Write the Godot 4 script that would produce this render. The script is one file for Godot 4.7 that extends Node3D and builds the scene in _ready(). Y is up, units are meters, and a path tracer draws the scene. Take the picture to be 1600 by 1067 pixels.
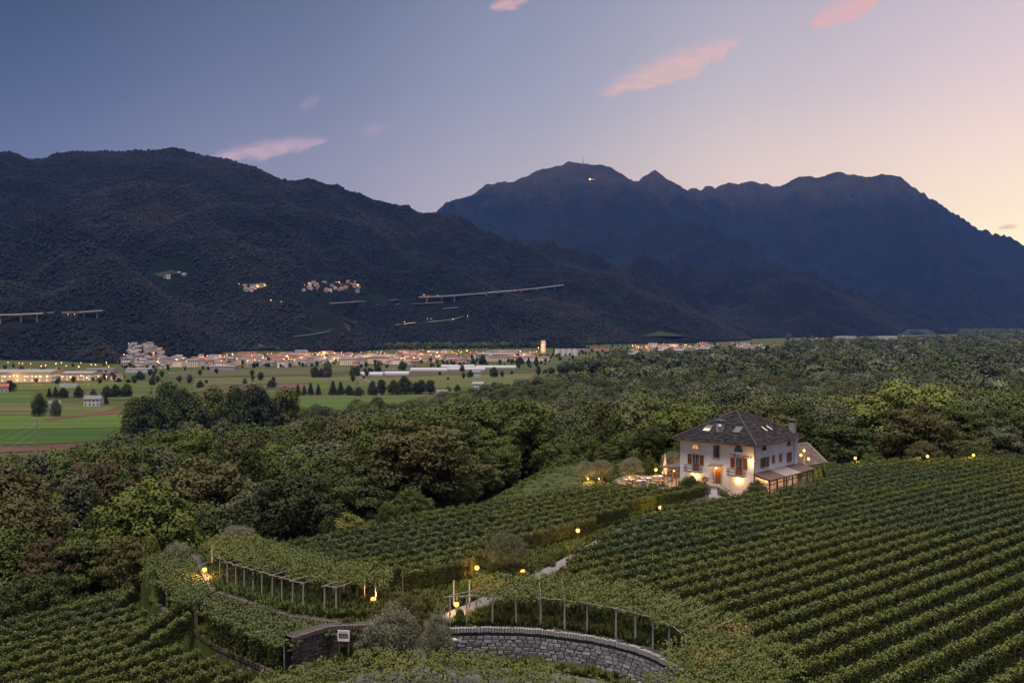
extends Node3D

# ---------------------------------------------------------------- set-up
const FOCAL := 1498.0          # of a 1600 x 1067 picture
const EYE := Vector3(0, 75, 0)
const PITCH := -1.281          # degrees
const TERRACE := 52.5
var rng := RandomNumberGenerator.new()
var noise := FastNoiseLite.new()
var noise2 := FastNoiseLite.new()
var cambasis := Basis(Vector3(1, 0, 0), deg_to_rad(PITCH))
var mats := {}
var LAMPS := 0

func look_dir(px: float, py: float) -> Vector3:
	return cambasis * Vector3((px - 800.0) / FOCAL, -(py - 533.5) / FOCAL, -1.0)

func at_depth(px: float, py: float, d: float) -> Vector3:
	var v := look_dir(px, py)
	return EYE + v * (d / -v.z)

func at_height(px: float, py: float, y: float) -> Vector3:
	var v := look_dir(px, py)
	return EYE + v * ((y - EYE.y) / v.y)

func seen_at(p: Vector3) -> Vector2:
	var q := cambasis.inverse() * (p - EYE)
	if q.z > -0.1:
		return Vector2(-9999, -9999)
	return Vector2(800.0 + q.x / -q.z * FOCAL, 533.5 - q.y / -q.z * FOCAL)

func srgb(r: int, g: int, b: int) -> Color:
	return Color(r / 255.0, g / 255.0, b / 255.0)

func lin(r: float, g: float, b: float) -> Color:
	return Color(r, g, b).linear_to_srgb()

func mat(key: String, c: Color, rough := 0.85, metal := 0.0) -> StandardMaterial3D:
	# c is a linear base colour
	if mats.has(key):
		return mats[key]
	var m := StandardMaterial3D.new()
	m.resource_name = key
	m.albedo_color = c.linear_to_srgb()
	m.roughness = rough
	m.metallic = metal
	mats[key] = m
	return m

func leaf_mat(key: String, c: Color) -> StandardMaterial3D:
	if mats.has(key):
		return mats[key]
	var m := mat(key, c, 0.75)
	m.vertex_color_use_as_albedo = true
	m.metallic_specular = 0.3
	m.backlight_enabled = true
	m.backlight = Color(0.45, 0.5, 0.35)
	return m

func vc_mat(key: String, rough := 0.95) -> StandardMaterial3D:
	if mats.has(key):
		return mats[key]
	var m := mat(key, Color(1, 1, 1), rough)
	m.vertex_color_use_as_albedo = true
	m.metallic_specular = 0.2
	return m

func glow_mat(key: String, c: Color, e: float) -> StandardMaterial3D:
	if mats.has(key):
		return mats[key]
	var m := mat(key, Color(0.8, 0.7, 0.5), 0.5)
	m.emission_enabled = true
	m.emission = c.linear_to_srgb()
	m.emission_energy_multiplier = e
	return m

func noise_tex(freq: float, lo: Color, hi: Color, seed_: int, octaves := 4) -> NoiseTexture2D:
	var n := FastNoiseLite.new()
	n.seed = seed_
	n.frequency = freq
	n.fractal_octaves = octaves
	var g := Gradient.new()
	g.set_color(0, lo)
	g.set_color(1, hi)
	var t := NoiseTexture2D.new()
	t.width = 512
	t.height = 512
	t.seamless = true
	t.noise = n
	t.color_ramp = g
	return t

func textured(m: StandardMaterial3D, freq: float, amount: float, scale: float, seed_: int) -> StandardMaterial3D:
	# layered grain multiplied into the base colour, world mapped
	if m.albedo_texture:
		return m
	m.albedo_texture = noise_tex(freq, Color(1.0 - amount, 1.0 - amount, 1.0 - amount), Color(1, 1, 1), seed_)
	m.uv1_triplanar = true
	m.uv1_world_triplanar = true
	m.uv1_scale = Vector3(scale, scale, scale)
	return m

# ---------------------------------------------------------------- mesh builder
class MB:
	var v := PackedVector3Array()
	var n := PackedVector3Array()
	var c := PackedColorArray()
	var i := PackedInt32Array()
	var col := Color(1, 1, 1)
	func quad_n(a: Vector3, b: Vector3, cc: Vector3, d: Vector3, na: Vector3, nb: Vector3, nc: Vector3, nd: Vector3) -> void:
		var k := v.size()
		v.append(a); v.append(b); v.append(cc); v.append(d)
		n.append(na); n.append(nb); n.append(nc); n.append(nd)
		c.append(col); c.append(col); c.append(col); c.append(col)
		i.append(k); i.append(k + 2); i.append(k + 1); i.append(k); i.append(k + 3); i.append(k + 2)
	func quad(a: Vector3, b: Vector3, cc: Vector3, d: Vector3) -> void:
		var nn := (b - a).cross(cc - a)
		if nn.length_squared() < 1e-14:
			nn = (cc - a).cross(d - a)
		nn = nn.normalized()
		quad_n(a, b, cc, d, nn, nn, nn, nn)
	func tri(a: Vector3, b: Vector3, cc: Vector3) -> void:
		var nn := (b - a).cross(cc - a).normalized()
		var k := v.size()
		v.append(a); v.append(b); v.append(cc)
		n.append(nn); n.append(nn); n.append(nn)
		c.append(col); c.append(col); c.append(col)
		i.append(k); i.append(k + 2); i.append(k + 1)
	func box(center: Vector3, size: Vector3, basis := Basis()) -> void:
		var h := size * 0.5
		var p := []
		for s in [Vector3(-1, -1, -1), Vector3(1, -1, -1), Vector3(1, 1, -1), Vector3(-1, 1, -1), Vector3(-1, -1, 1), Vector3(1, -1, 1), Vector3(1, 1, 1), Vector3(-1, 1, 1)]:
			p.append(center + basis * (s * h))
		quad(p[4], p[5], p[6], p[7]); quad(p[1], p[0], p[3], p[2])
		quad(p[0], p[4], p[7], p[3]); quad(p[5], p[1], p[2], p[6])
		quad(p[3], p[7], p[6], p[2]); quad(p[0], p[1], p[5], p[4])
	func bbox(center: Vector3, size: Vector3, bev: float, jit: float, r: RandomNumberGenerator) -> void:
		# box whose front (+z) edges are chamfered, a little uneven
		var h := size * 0.5
		var b := []
		var f := []
		var o := []
		for s in [Vector2(-1, -1), Vector2(1, -1), Vector2(1, 1), Vector2(-1, 1)]:
			var j := Vector3(r.randf_range(-jit, jit), r.randf_range(-jit, jit), r.randf_range(-jit, jit))
			b.append(center + Vector3(s.x * h.x, s.y * h.y, -h.z))
			o.append(center + Vector3(s.x * h.x, s.y * h.y, h.z - bev) + Vector3(j.x, j.y, 0) * 0.5)
			f.append(center + Vector3(s.x * (h.x - bev), s.y * (h.y - bev), h.z) + j)
		quad(f[0], f[1], f[2], f[3])
		for k in 4:
			var l := (k + 1) % 4
			quad(o[k], o[l], f[l], f[k])
			quad(b[k], b[l], o[l], o[k])
	func tube(pts: PackedVector3Array, r0: float, r1: float, sides := 6) -> void:
		var rings := []
		for k in pts.size():
			var t := (pts[mini(k + 1, pts.size() - 1)] - pts[maxi(k - 1, 0)]).normalized()
			var u := t.cross(Vector3(0, 0, 1) if absf(t.z) < 0.8 else Vector3(1, 0, 0)).normalized()
			var w := t.cross(u)
			var rr := lerpf(r0, r1, float(k) / maxf(1.0, pts.size() - 1))
			var ring := []
			for s in sides:
				var a := TAU * s / sides
				ring.append([pts[k] + (u * cos(a) + w * sin(a)) * rr, u * cos(a) + w * sin(a)])
			rings.append(ring)
		for k in rings.size() - 1:
			for s in sides:
				var s2 := (s + 1) % sides
				var A = rings[k][s]; var B = rings[k][s2]; var C = rings[k + 1][s2]; var D = rings[k + 1][s]
				quad_n(A[0], B[0], C[0], D[0], A[1], B[1], C[1], D[1])
		for e in [0, rings.size() - 1]:
			for s in range(1, sides - 1):
				tri(rings[e][0][0], rings[e][s][0], rings[e][s + 1][0])
	func post(p: Vector3, h: float, r0: float, r1 := -1.0, sides := 6) -> void:
		tube(PackedVector3Array([p, p + Vector3(0, h, 0)]), r0, r0 if r1 < 0 else r1, sides)
	func ball(center: Vector3, rad: Vector3, rings := 6, segs := 8) -> void:
		for a in rings:
			for b in segs:
				var q := []
				for e in [[a, b], [a, b + 1], [a + 1, b + 1], [a + 1, b]]:
					var th: float = PI * e[0] / rings
					var ph: float = TAU * e[1] / segs
					q.append(Vector3(sin(th) * cos(ph), -cos(th), -sin(th) * sin(ph)))
				quad_n(center + q[0] * rad, center + q[1] * rad, center + q[2] * rad, center + q[3] * rad, q[0], q[1], q[2], q[3])
	func mesh(m: Material = null, onto: ArrayMesh = null) -> ArrayMesh:
		var am := onto if onto else ArrayMesh.new()
		if v.is_empty():
			return am
		var arr := []
		arr.resize(Mesh.ARRAY_MAX)
		arr[Mesh.ARRAY_VERTEX] = v
		arr[Mesh.ARRAY_NORMAL] = n
		arr[Mesh.ARRAY_COLOR] = c
		arr[Mesh.ARRAY_INDEX] = i
		am.add_surface_from_arrays(Mesh.PRIMITIVE_TRIANGLES, arr)
		if m:
			am.surface_set_material(am.get_surface_count() - 1, m)
		return am

func part(called: String, mesh: Mesh, m: Material, parent: Node, at := Transform3D()) -> MeshInstance3D:
	var o := MeshInstance3D.new()
	o.name = called
	o.mesh = mesh
	if m:
		o.material_override = m
	o.transform = at
	parent.add_child(o, true)
	return o

func built(called: String, mb: MB, m: Material, parent: Node, at := Transform3D()) -> MeshInstance3D:
	return part(called, mb.mesh(), m, parent, at)

func tag(o: Node, label: String, category: String, group := "") -> void:
	o.set_meta("label", label)
	o.set_meta("category", category)
	if group:
		o.set_meta("group", group)

func thing(called: String, label: String, category: String, at := Vector3.ZERO, turn := 0.0, group := "") -> Node3D:
	var o := Node3D.new()
	o.name = called
	o.position = at
	o.rotation.y = turn
	tag(o, label, category, group)
	add_child(o, true)
	return o

func struct(called: String, mesh: Mesh, m: Material) -> MeshInstance3D:
	var o := part(called, mesh, m, self)
	o.set_meta("kind", "structure")
	return o

func stuff(o: Node) -> Node:
	o.set_meta("kind", "stuff")
	return o

func lamp_light(parent: Node, at: Vector3, c: Color, e: float, size := 0.1, rng_ := 30.0) -> void:
	var l := OmniLight3D.new()
	l.name = "lamp_light"
	l.position = at
	l.light_color = c.linear_to_srgb()
	l.light_energy = e
	l.light_size = size
	l.omni_range = rng_
	l.omni_attenuation = 2.0
	l.shadow_enabled = true
	parent.add_child(l, true)

# ---------------------------------------------------------------- ground shape
const PLATE := [Vector2(-80, 62), Vector2(-42.4, 80), Vector2(-33.7, 92), Vector2(-29, 95), Vector2(-24.4, 92.5), Vector2(-4, 113.5), Vector2(0, 126), Vector2(7, 148), Vector2(16, 151), Vector2(24, 148), Vector2(36, 147), Vector2(55, 146), Vector2(88.6, 157), Vector2(140, 184), Vector2(220, 215), Vector2(260, 100), Vector2(200, -40), Vector2(-120, -40), Vector2(-110, 40)]
const LOW := [Vector2(-36, 94), Vector2(-30, 92), Vector2(-24.6, 79.8), Vector2(-16.5, 73.0), Vector2(-12.6, 71.6), Vector2(-11, 69.5), Vector2(-5.2, 69.9), Vector2(-4.8, 70.1), Vector2(0.4, 70.1), Vector2(4.2, 69.1), Vector2(7.8, 67.1), Vector2(10, 64.7), Vector2(11.2, 61.8), Vector2(12.1, 57), Vector2(12.4, 45), Vector2(-14, 45), Vector2(-14, 62), Vector2(-15.6, 66.5), Vector2(-23, 73.5), Vector2(-31.5, 84)]
const LOWER := [Vector2(-95, 50), Vector2(-60, 70), Vector2(-42, 81), Vector2(-36, 92), Vector2(-31.5, 84), Vector2(-23, 73.5), Vector2(-15.6, 66.5), Vector2(-14, 62), Vector2(-13, 45), Vector2(-95, 45)]
var plate_pk := PackedVector2Array(PLATE)
var low_pk := PackedVector2Array(LOW)
var lower_pk := PackedVector2Array(LOWER)

func poly_dist(q: Vector2, poly: PackedVector2Array) -> float:
	# distance to the outline, negative inside
	var best := 1e12
	var k := poly.size() - 1
	for j in poly.size():
		var a := poly[k]
		var ab := poly[j] - a
		var t := clampf((q - a).dot(ab) / ab.length_squared(), 0, 1)
		best = minf(best, (q - a - ab * t).length_squared())
		k = j
	best = sqrt(best)
	return -best if Geometry2D.is_point_in_polygon(q, poly) else best

func ground_y(x: float, d: float) -> float:
	# x to the side, d = -z away from the camera
	var near := 1.0 - smoothstep(2.0, 38.0, d)
	var h := TERRACE + 17.5 * near + 0.12 * maxf(0.0, -d)
	if d > 20.0:
		var q := Vector2(x, d)
		var s := 900.0
		if d < 700.0 or absf(x) < 900.0:
			s = poly_dist(q, plate_pk)
		if s > 0.0:
			var drop := 6.0 * smoothstep(0.0, 14.0, s) + 46.5 * pow(clampf(s / 430.0, 0.0, 1.0), 0.9)
			var bump := noise.get_noise_2d(x * 0.6, d * 0.6) * 3.0 * smoothstep(4.0, 40.0, s) * (1.0 - smoothstep(330.0, 430.0, s))
			var out := maxf(0.0, TERRACE - drop + bump) if s < 430.0 else 0.0
			if d < 170.0 and x < 0.0:
				out -= 4.4 * (1.0 - smoothstep(0.0, 50.0, poly_dist(q, lower_pk)))
			h = lerpf(h, out, smoothstep(20.0, 60.0, d))
		elif d > 40.0 and d < 100.0 and x < 16.0:
			var l := -poly_dist(q, low_pk)
			var l2 := -poly_dist(q, lower_pk)
			if x > -12.6 and x < -5.0:
				h -= 2.4 * smoothstep(73.5, 66.0, d)
			elif l > 0.0:
				h -= 2.4 * maxf(smoothstep(0.0, 0.5, l), 1.0 - smoothstep(0.3, 1.6, -l2))
			if l2 > 0.0:
				h -= 2.4 + 2.0 * smoothstep(0.0, 0.6, l2)
		h += noise.get_noise_2d(x * 2.0, d * 2.0) * 0.25 * smoothstep(40.0, 60.0, d) * (1.0 if s < 0.0 else 0.0)
	return h

func ground(x: float, d: float) -> Vector3:
	return Vector3(x, ground_y(x, d), -d)

func to_ground(px: float, py: float) -> Vector3:
	# where the sight line through that pixel meets the near ground
	var v := look_dir(px, py)
	v /= -v.z
	var d := 45.0
	while d < 5000.0:
		var p := EYE + v * d
		if p.y <= ground_y(p.x, d):
			return ground(p.x, d)
		d *= 1.004
	return ground(v.x * d, d)

# ---------------------------------------------------------------- mountains
# crest points: pixel of the crest and its distance; slope of the flanks
var ridges := []
const RIDGE_DATA := [
	[0.42, [[-900, 330, 2900], [-500, 300, 3200], [-250, 240, 3400], [0, 234, 3700], [70, 243, 3800], [120, 238, 3900], [200, 234, 4000], [270, 233, 4000], [300, 241, 4000], [400, 265, 4000], [550, 304, 4000], [690, 330, 4050], [730, 358, 4100], [790, 381, 4200], [870, 389, 4400], [930, 394, 4600], [1000, 407, 4800], [1060, 416, 5000], [1130, 415, 5200], [1200, 423, 5400], [1300, 445, 5600], [1400, 479, 5800], [1480, 511, 6000], [1560, 533, 6200]]],
	[0.6, [[-150, 300, 3300], [0, 310, 3000], [70, 350, 2750], [150, 405, 2500], [230, 470, 2250], [290, 530, 1950]]],
	[0.6, [[-350, 380, 2600], [-150, 410, 2300], [0, 440, 2100], [110, 505, 1850], [190, 560, 1640]]],
	[0.6, [[240, 235, 4000], [330, 300, 3550], [390, 370, 3150], [430, 425, 2800], [500, 480, 2500], [540, 535, 2250]]],
	[0.55, [[480, 286, 4000], [560, 340, 3600], [640, 400, 3250], [740, 445, 3000], [830, 490, 2750], [900, 532, 2550]]],
	[0.5, [[790, 381, 4200], [880, 425, 3850], [980, 475, 3450], [1080, 523, 3100]]],
	[0.5, [[1060, 416, 5000], [1180, 455, 4600], [1290, 500, 4100], [1340, 522, 3900]]],
	[0.75, [[560, 390, 8000], [640, 350, 8200], [690, 327, 8300], [715, 309, 8400], [760, 292, 8450], [800, 277, 8500], [850, 259, 8500], [890, 248, 8500], [945, 254, 8500], [965, 271, 8550], [985, 280, 8600], [1003, 277, 8650], [1022, 264, 8700], [1045, 282, 8800], [1075, 294, 8900], [1110, 289, 9100], [1170, 280, 9300], [1210, 287, 9300], [1250, 274, 9200], [1300, 268, 9100], [1330, 265, 9000], [1352, 270, 9000], [1375, 266, 9000], [1390, 267, 9000], [1412, 283, 8900], [1440, 302, 8800], [1480, 333, 8700], [1540, 364, 8600], [1600, 390, 8500], [1750, 455, 8300], [1900, 490, 8100], [2300, 500, 8000]]],
	[0.62, [[895, 270, 8450], [930, 292, 8000], [1000, 322, 7500], [1100, 356, 7000], [1190, 398, 6500], [1260, 440, 6100]]],
	[0.62, [[715, 318, 8300], [780, 340, 7800], [830, 375, 7200], [870, 400, 6600]]],
	[0.62, [[1385, 275, 8900], [1420, 350, 8000], [1470, 425, 7100], [1520, 485, 6200], [1540, 515, 5600]]],
	[0.62, [[1245, 280, 9150], [1225, 345, 8400], [1200, 400, 7600], [1240, 440, 6900]]],
]
const AZ0 := -40.0
const AZ1 := 42.0
const NA := 901
const ND := 301
const D0 := 1350.0
const D1 := 11200.0
var mh := PackedFloat32Array()      # heights over (azimuth, distance)
var msee := PackedByteArray()       # in sight of the camera, with a margin
var mbase := PackedFloat32Array()   # first distance of each column that stands above the valley

func smax(a: float, b: float, k: float) -> float:
	var e := maxf(k - absf(a - b), 0.0)
	return maxf(a, b) + e * e / (4.0 * k)

func raw_mountain(q: Vector2) -> float:
	var h := -400.0
	for r in ridges:
		var pts: PackedVector2Array = r[1]
		var hs: PackedFloat32Array = r[2]
		var k: float = r[0]
		if (q - r[3]).length() > r[4]:
			continue
		var best := -400.0
		for j in pts.size() - 1:
			var a := pts[j]
			var ab := pts[j + 1] - a
			var t := clampf((q - a).dot(ab) / ab.length_squared(), 0.0, 1.0)
			var c := lerpf(hs[j], hs[j + 1], t) - k * (q - a - ab * t).length()
			if c > best:
				best = c
		h = smax(h, best, 30.0)
	return h

func make_mountain_heights() -> void:
	for r in RIDGE_DATA:
		var pts := PackedVector2Array()
		var hs := PackedFloat32Array()
		for p in r[1]:
			var w := at_depth(p[0], p[1], p[2])
			pts.append(Vector2(w.x, p[2]))
			hs.append(w.y)
		var mid := Vector2()
		for p in pts:
			mid += p / pts.size()
		var reach := 0.0
		for j in pts.size():
			reach = maxf(reach, (pts[j] - mid).length() + (hs[j] + 450.0) / r[0])
		ridges.append([r[0], pts, hs, mid, reach])
	var ca := NA / 2 + 2
	var cd := ND / 2 + 2
	var coarse := PackedFloat32Array()
	coarse.resize(ca * cd)
	for a in ca:
		var az := deg_to_rad(AZ0 + (AZ1 - AZ0) * a * 2.0 / (NA - 1))
		for b in cd:
			var d := D0 * pow(D1 / D0, b * 2.0 / (ND - 1))
			coarse[a * cd + b] = raw_mountain(Vector2(tan(az) * d, d))
	mh.resize(NA * ND)
	msee.resize(NA * ND)
	mbase.resize(NA)
	for a in NA:
		var az := deg_to_rad(AZ0 + (AZ1 - AZ0) * a / (NA - 1))
		var ta := tan(az)
		var top := -9.0
		mbase[a] = D1
		for b in ND:
			var d := D0 * pow(D1 / D0, float(b) / (ND - 1))
			var ia := a / 2
			var ib := b / 2
			var fa := (a % 2) / 2.0
			var fb := (b % 2) / 2.0
			var h := lerpf(lerpf(coarse[ia * cd + ib], coarse[(ia + 1) * cd + ib], fa), lerpf(coarse[ia * cd + ib + 1], coarse[(ia + 1) * cd + ib + 1], fa), fb)
			var x := ta * d
			var amp := clampf((h + 30.0) / 220.0, 0.0, 1.0)
			var far := smoothstep(4500.0, 7000.0, d)
			var gully := 1.0 - absf(noise2.get_noise_2d(x, d)) * 2.0
			h += noise2.get_noise_2d(x * 0.42 + 900.0, d * 0.42) * lerpf(130.0, 150.0, far) * amp * lerpf(clampf((800.0 - h) / 500.0, 0.05, 1.0), clampf((1400.0 - h) / 600.0, 0.05, 1.0), far)
			h += (gully - 0.55) * lerpf(62.0, 75.0, far) * amp * lerpf(clampf((880.0 - h) / 450.0, 0.15, 1.0), clampf((1500.0 - h) / 500.0, 0.2, 1.0), far)
			h += noise.get_noise_2d(x * 0.9, d * 0.9) * 14.0 * far * amp
			h += noise.get_noise_2d(x * 0.25, d * 0.25) * lerpf(5.0, 8.0, far) * amp
			mh[a * ND + b] = h
			var e := (h + 16.0 - EYE.y) / d
			msee[a * ND + b] = 1 if e > top - 0.004 and h > -6.0 else 0
			top = maxf(top, (h - EYE.y) / d)
			if h > 2.0 and mbase[a] == D1:
				mbase[a] = d

func mountain_y(x: float, d: float) -> float:
	var fa := (rad_to_deg(atan2(x, d)) - AZ0) / (AZ1 - AZ0) * (NA - 1)
	var fb := log(d / D0) / log(D1 / D0) * (ND - 1)
	if fa < 0.0 or fa >= NA - 1 or fb < 0.0 or fb >= ND - 1:
		return 0.0
	var a := int(fa)
	var b := int(fb)
	fa -= a
	fb -= b
	return lerpf(lerpf(mh[a * ND + b], mh[(a + 1) * ND + b], fa), lerpf(mh[a * ND + b + 1], mh[(a + 1) * ND + b + 1], fa), fb)

func on_mountain(px: float, py: float) -> Vector3:
	var v := look_dir(px, py)
	v /= -v.z
	if v.y < 0.0 and EYE.y / -v.y < D0:
		return at_height(px, py, 0.0)
	var d := D0
	while d < D1:
		var p := EYE + v * d
		if p.y <= maxf(0.0, mountain_y(p.x, d)):
			return p
		d += 6.0
	return EYE + v * D1

func base_distance(x: float, d: float) -> float:
	var fa := (rad_to_deg(atan2(x, d)) - AZ0) / (AZ1 - AZ0) * (NA - 1)
	return mbase[clampi(int(fa), 0, NA - 1)]

# ---------------------------------------------------------------- leaves, trees
func rand_dir() -> Vector3:
	var z := rng.randf_range(-1, 1)
	var a := rng.randf() * TAU
	var r := sqrt(1.0 - z * z)
	return Vector3(r * cos(a), z, r * sin(a))

func leaf(mb: MB, p: Vector3, nrm: Vector3, soft: Vector3, w: float, l: float) -> void:
	var t := nrm.cross(rand_dir())
	if t.length_squared() < 0.001:
		t = nrm.cross(Vector3(1, 0.1, 0.2))
	t = t.normalized()
	var b := nrm.cross(t)
	# t x b = along -? keep the face turned towards nrm
	t *= l * 0.5
	b *= w * 0.5
	mb.quad_n(p - t - b * 0.6, p + t * 0.1 - b, p + t + b * 0.3, p - t * 0.1 + b, soft, soft, soft, soft)

func leaf_cloud(mb: MB, clumps: Array, count: int, w: float, l: float, dome := 0.25) -> void:
	var tot := 0.0
	var acc := []
	for cl in clumps:
		tot += cl[1].x * cl[1].z + cl[1].x * cl[1].y
		acc.append(tot)
	for cl_i in clumps.size():
		var cl = clumps[cl_i]
		var share: float = (acc[cl_i] - (acc[cl_i - 1] if cl_i > 0 else 0.0)) / tot
		var m := int(round(count * share))
		var ctr: Vector3 = cl[0]
		var rad: Vector3 = cl[1]
		var tone: float = cl[2]
		for k in m:
			var dir := rand_dir()
			if dir.y < -0.35 and rng.randf() < 0.7:
				dir.y = -dir.y
			var p := ctr + dir * rad * (0.62 + 0.42 * sqrt(rng.randf()) if rng.randf() < 0.85 else rng.randf_range(1.05, 1.45))
			var nrm := (dir * 0.8 + rand_dir() * 0.8 + Vector3(0, dome, 0)).normalized()
			if nrm.dot(dir) < 0.0:
				nrm = (nrm - 2.0 * nrm.dot(dir) * dir).normalized()
			var soft := (dir * 0.55 + nrm * 0.5 + Vector3(0, 0.15, 0)).normalized()
			var g := tone * rng.randf_range(0.7, 1.3)
			var y := rng.randf_range(-0.08, 0.12)
			mb.col = Color(g * (1.0 + y), g, g * (1.0 - y * 0.6))
			var s := rng.randf_range(0.7, 1.3)
			leaf(mb, p, nrm, soft, w * s, l * s)
	mb.col = Color(1, 1, 1)

func limb(mb: MB, a: Vector3, b: Vector3, r0: float, r1: float) -> void:
	var pts := PackedVector3Array()
	var side := rand_dir() * (b - a).length() * 0.08
	for k in 5:
		var t := k / 4.0
		pts.append(a.lerp(b, t) + side * sin(t * PI))
	mb.tube(pts, r0, r1, 6)

# a tree of 10 m height: {crown mesh, wood mesh}
func make_tree(kind: String, leaves: int, lw: float, ll: float, seed_: int) -> Dictionary:
	rng.seed = seed_
	var clumps := []
	var wood := MB.new()
	var H := 10.0
	var tops := []
	match kind:
		"broad", "layered":
			var rx := rng.randf_range(3.4, 4.2)
			var ry := rng.randf_range(3.2, 3.8)
			var cy := H - ry
			var num := 96
			for k in num:
				var t := (k + 0.5) / num
				var yy := 1.0 - 1.75 * t
				var a := k * 2.39996 + rng.randf_range(-0.4, 0.4)
				var rr := sqrt(maxf(0.0, 1.0 - yy * yy)) * rng.randf_range(0.5, 0.98) * (1.0 + 0.2 * sin(a * 2.0 + seed_) + 0.14 * sin(a * 5.0 + yy * 3.0 + seed_))
				var c := Vector3(cos(a) * rr * rx, cy + yy * ry * rng.randf_range(0.68, 0.98), sin(a) * rr * rx)
				var s := rng.randf_range(0.6, 1.1)
				var rad := Vector3(s, s * 0.75, s)
				if kind == "layered":
					rad = Vector3(s * 1.25, s * 0.42, s * 1.25)
				clumps.append([c, rad, rng.randf_range(0.75, 1.2)])
				if k % 8 == 1:
					tops.append(c)
			for k in 6:
				clumps.append([Vector3(rng.randf_range(-1, 1), cy + rng.randf_range(-1, 1.5), rng.randf_range(-1, 1)), Vector3(1.5, 1.4, 1.5), 0.8])
		"tall":
			for k in 40:
				var t := (k + 0.5) / 40.0
				var yy := 1.6 + 8.0 * t
				var env := 1.75 * pow(sin(PI * clampf(0.12 + 0.86 * t, 0, 1)), 0.6)
				var a := k * 2.39996
				var rr := env * rng.randf_range(0.3, 0.8)
				var s := rng.randf_range(0.55, 0.95)
				var c := Vector3(cos(a) * rr, yy, sin(a) * rr)
				clumps.append([c, Vector3(s, s * 1.25, s), rng.randf_range(0.75, 1.2)])
				if k % 6 == 1:
					tops.append(c)
		"olive":
			for k in 46:
				var a := k * 2.39996
				var t := (k + 0.5) / 46.0
				var yy := 1.0 - 1.6 * t
				var rr := sqrt(maxf(0.0, 1.0 - yy * yy)) * rng.randf_range(0.6, 1.0)
				var s := rng.randf_range(0.8, 1.3)
				var c := Vector3(cos(a) * rr * 4.4, 6.0 + yy * 3.2, sin(a) * rr * 4.4)
				clumps.append([c, Vector3(s, s * 1.15, s), rng.randf_range(0.8, 1.15)])
				if k % 4 == 1:
					tops.append(c)
		"bush":
			for k in 54:
				var a := k * 2.39996
				var t := (k + 0.5) / 54.0
				var yy := 1.0 - 1.0 * t
				var wild := 1.0 + 0.28 * sin(a * 2.0 + seed_) + 0.16 * sin(a * 5.0 + seed_ * 3)
				var rr := sqrt(maxf(0.0, 1.0 - yy * yy)) * rng.randf_range(0.5, 0.95) * wild
				var s := rng.randf_range(0.8, 1.8)
				var c := Vector3(cos(a) * rr * 4.9, 1.0 + yy * 6.6 * rng.randf_range(0.8, 1.15), sin(a) * rr * 4.9)
				clumps.append([c, Vector3(s, s * rng.randf_range(0.8, 1.5), s), rng.randf_range(0.7, 1.25)])
				if k % 5 == 1:
					tops.append(c)
			for k in 14:
				var a := rng.randf() * TAU
				var r := rng.randf_range(0.5, 4.2)
				clumps.append([Vector3(cos(a) * r, rng.randf_range(5.8, 8.6) - r * 0.5, sin(a) * r), Vector3(0.35, 1.5, 0.35), 1.2])
		"conifer":
			for k in 46:
				var t := (k + 0.5) / 46.0
				var yy := 0.9 + 8.9 * t
				var env := 2.1 * (1.0 - t) + 0.12
				var a := k * 2.39996
				var s := 0.35 + 0.55 * (1.0 - t)
				clumps.append([Vector3(cos(a) * env * 0.7, yy, sin(a) * env * 0.7), Vector3(s * 1.2, s * 0.6, s * 1.2), rng.randf_range(0.75, 1.2)])
	var crown := MB.new()
	leaf_cloud(crown, clumps, leaves, lw, ll)
	var fork := 2.4
	if kind == "olive":
		fork = 2.0
	if kind == "bush":
		fork = 0.6
	var tr := 0.26
	if kind == "tall" or kind == "conifer":
		fork = 7.0
		tr = 0.2
	limb(wood, Vector3(0, -0.6, 0), Vector3(rng.randf_range(-0.2, 0.2), fork, rng.randf_range(-0.2, 0.2)), tr, tr * 0.7)
	for c in tops:
		limb(wood, Vector3(0, minf(fork, c.y * 0.7), 0) , c, tr * 0.5, 0.04)
	return {"crown": crown.mesh(), "wood": wood.mesh()}

# a cheap tree for the far wood: a clumpy dome with loose leaf faces
func make_far_tree(tall: float, faces: int, seed_: int, lw := 0.8) -> ArrayMesh:
	rng.seed = seed_
	var mb := MB.new()
	var clumps := []
	for k in 14:
		var t := (k + 0.5) / 14.0
		var yy := 1.0 - 1.5 * t
		var a := k * 2.39996
		var rr := sqrt(maxf(0.0, 1.0 - yy * yy)) * rng.randf_range(0.45, 1.0)
		var s := rng.randf_range(1.1, 2.1)
		clumps.append([Vector3(cos(a) * rr * 3.8, 5.8 + yy * 3.0, sin(a) * rr * 3.8) * Vector3(tall, 1, tall), Vector3(s * tall, s * 0.85, s * tall), rng.randf_range(0.75, 1.2)])
	leaf_cloud(mb, clumps, faces, lw, lw * 1.35)
	mb.col = Color(0.7, 0.7, 0.7)
	mb.ball(Vector3(0, 5.2, 0), Vector3(2.9 * tall, 3.4, 2.9 * tall), 5, 7)
	mb.col = Color(0.35, 0.3, 0.25)
	mb.post(Vector3(0, -1.5, 0), 5.0, 0.25, 0.2, 5)
	return mb.mesh()

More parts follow.
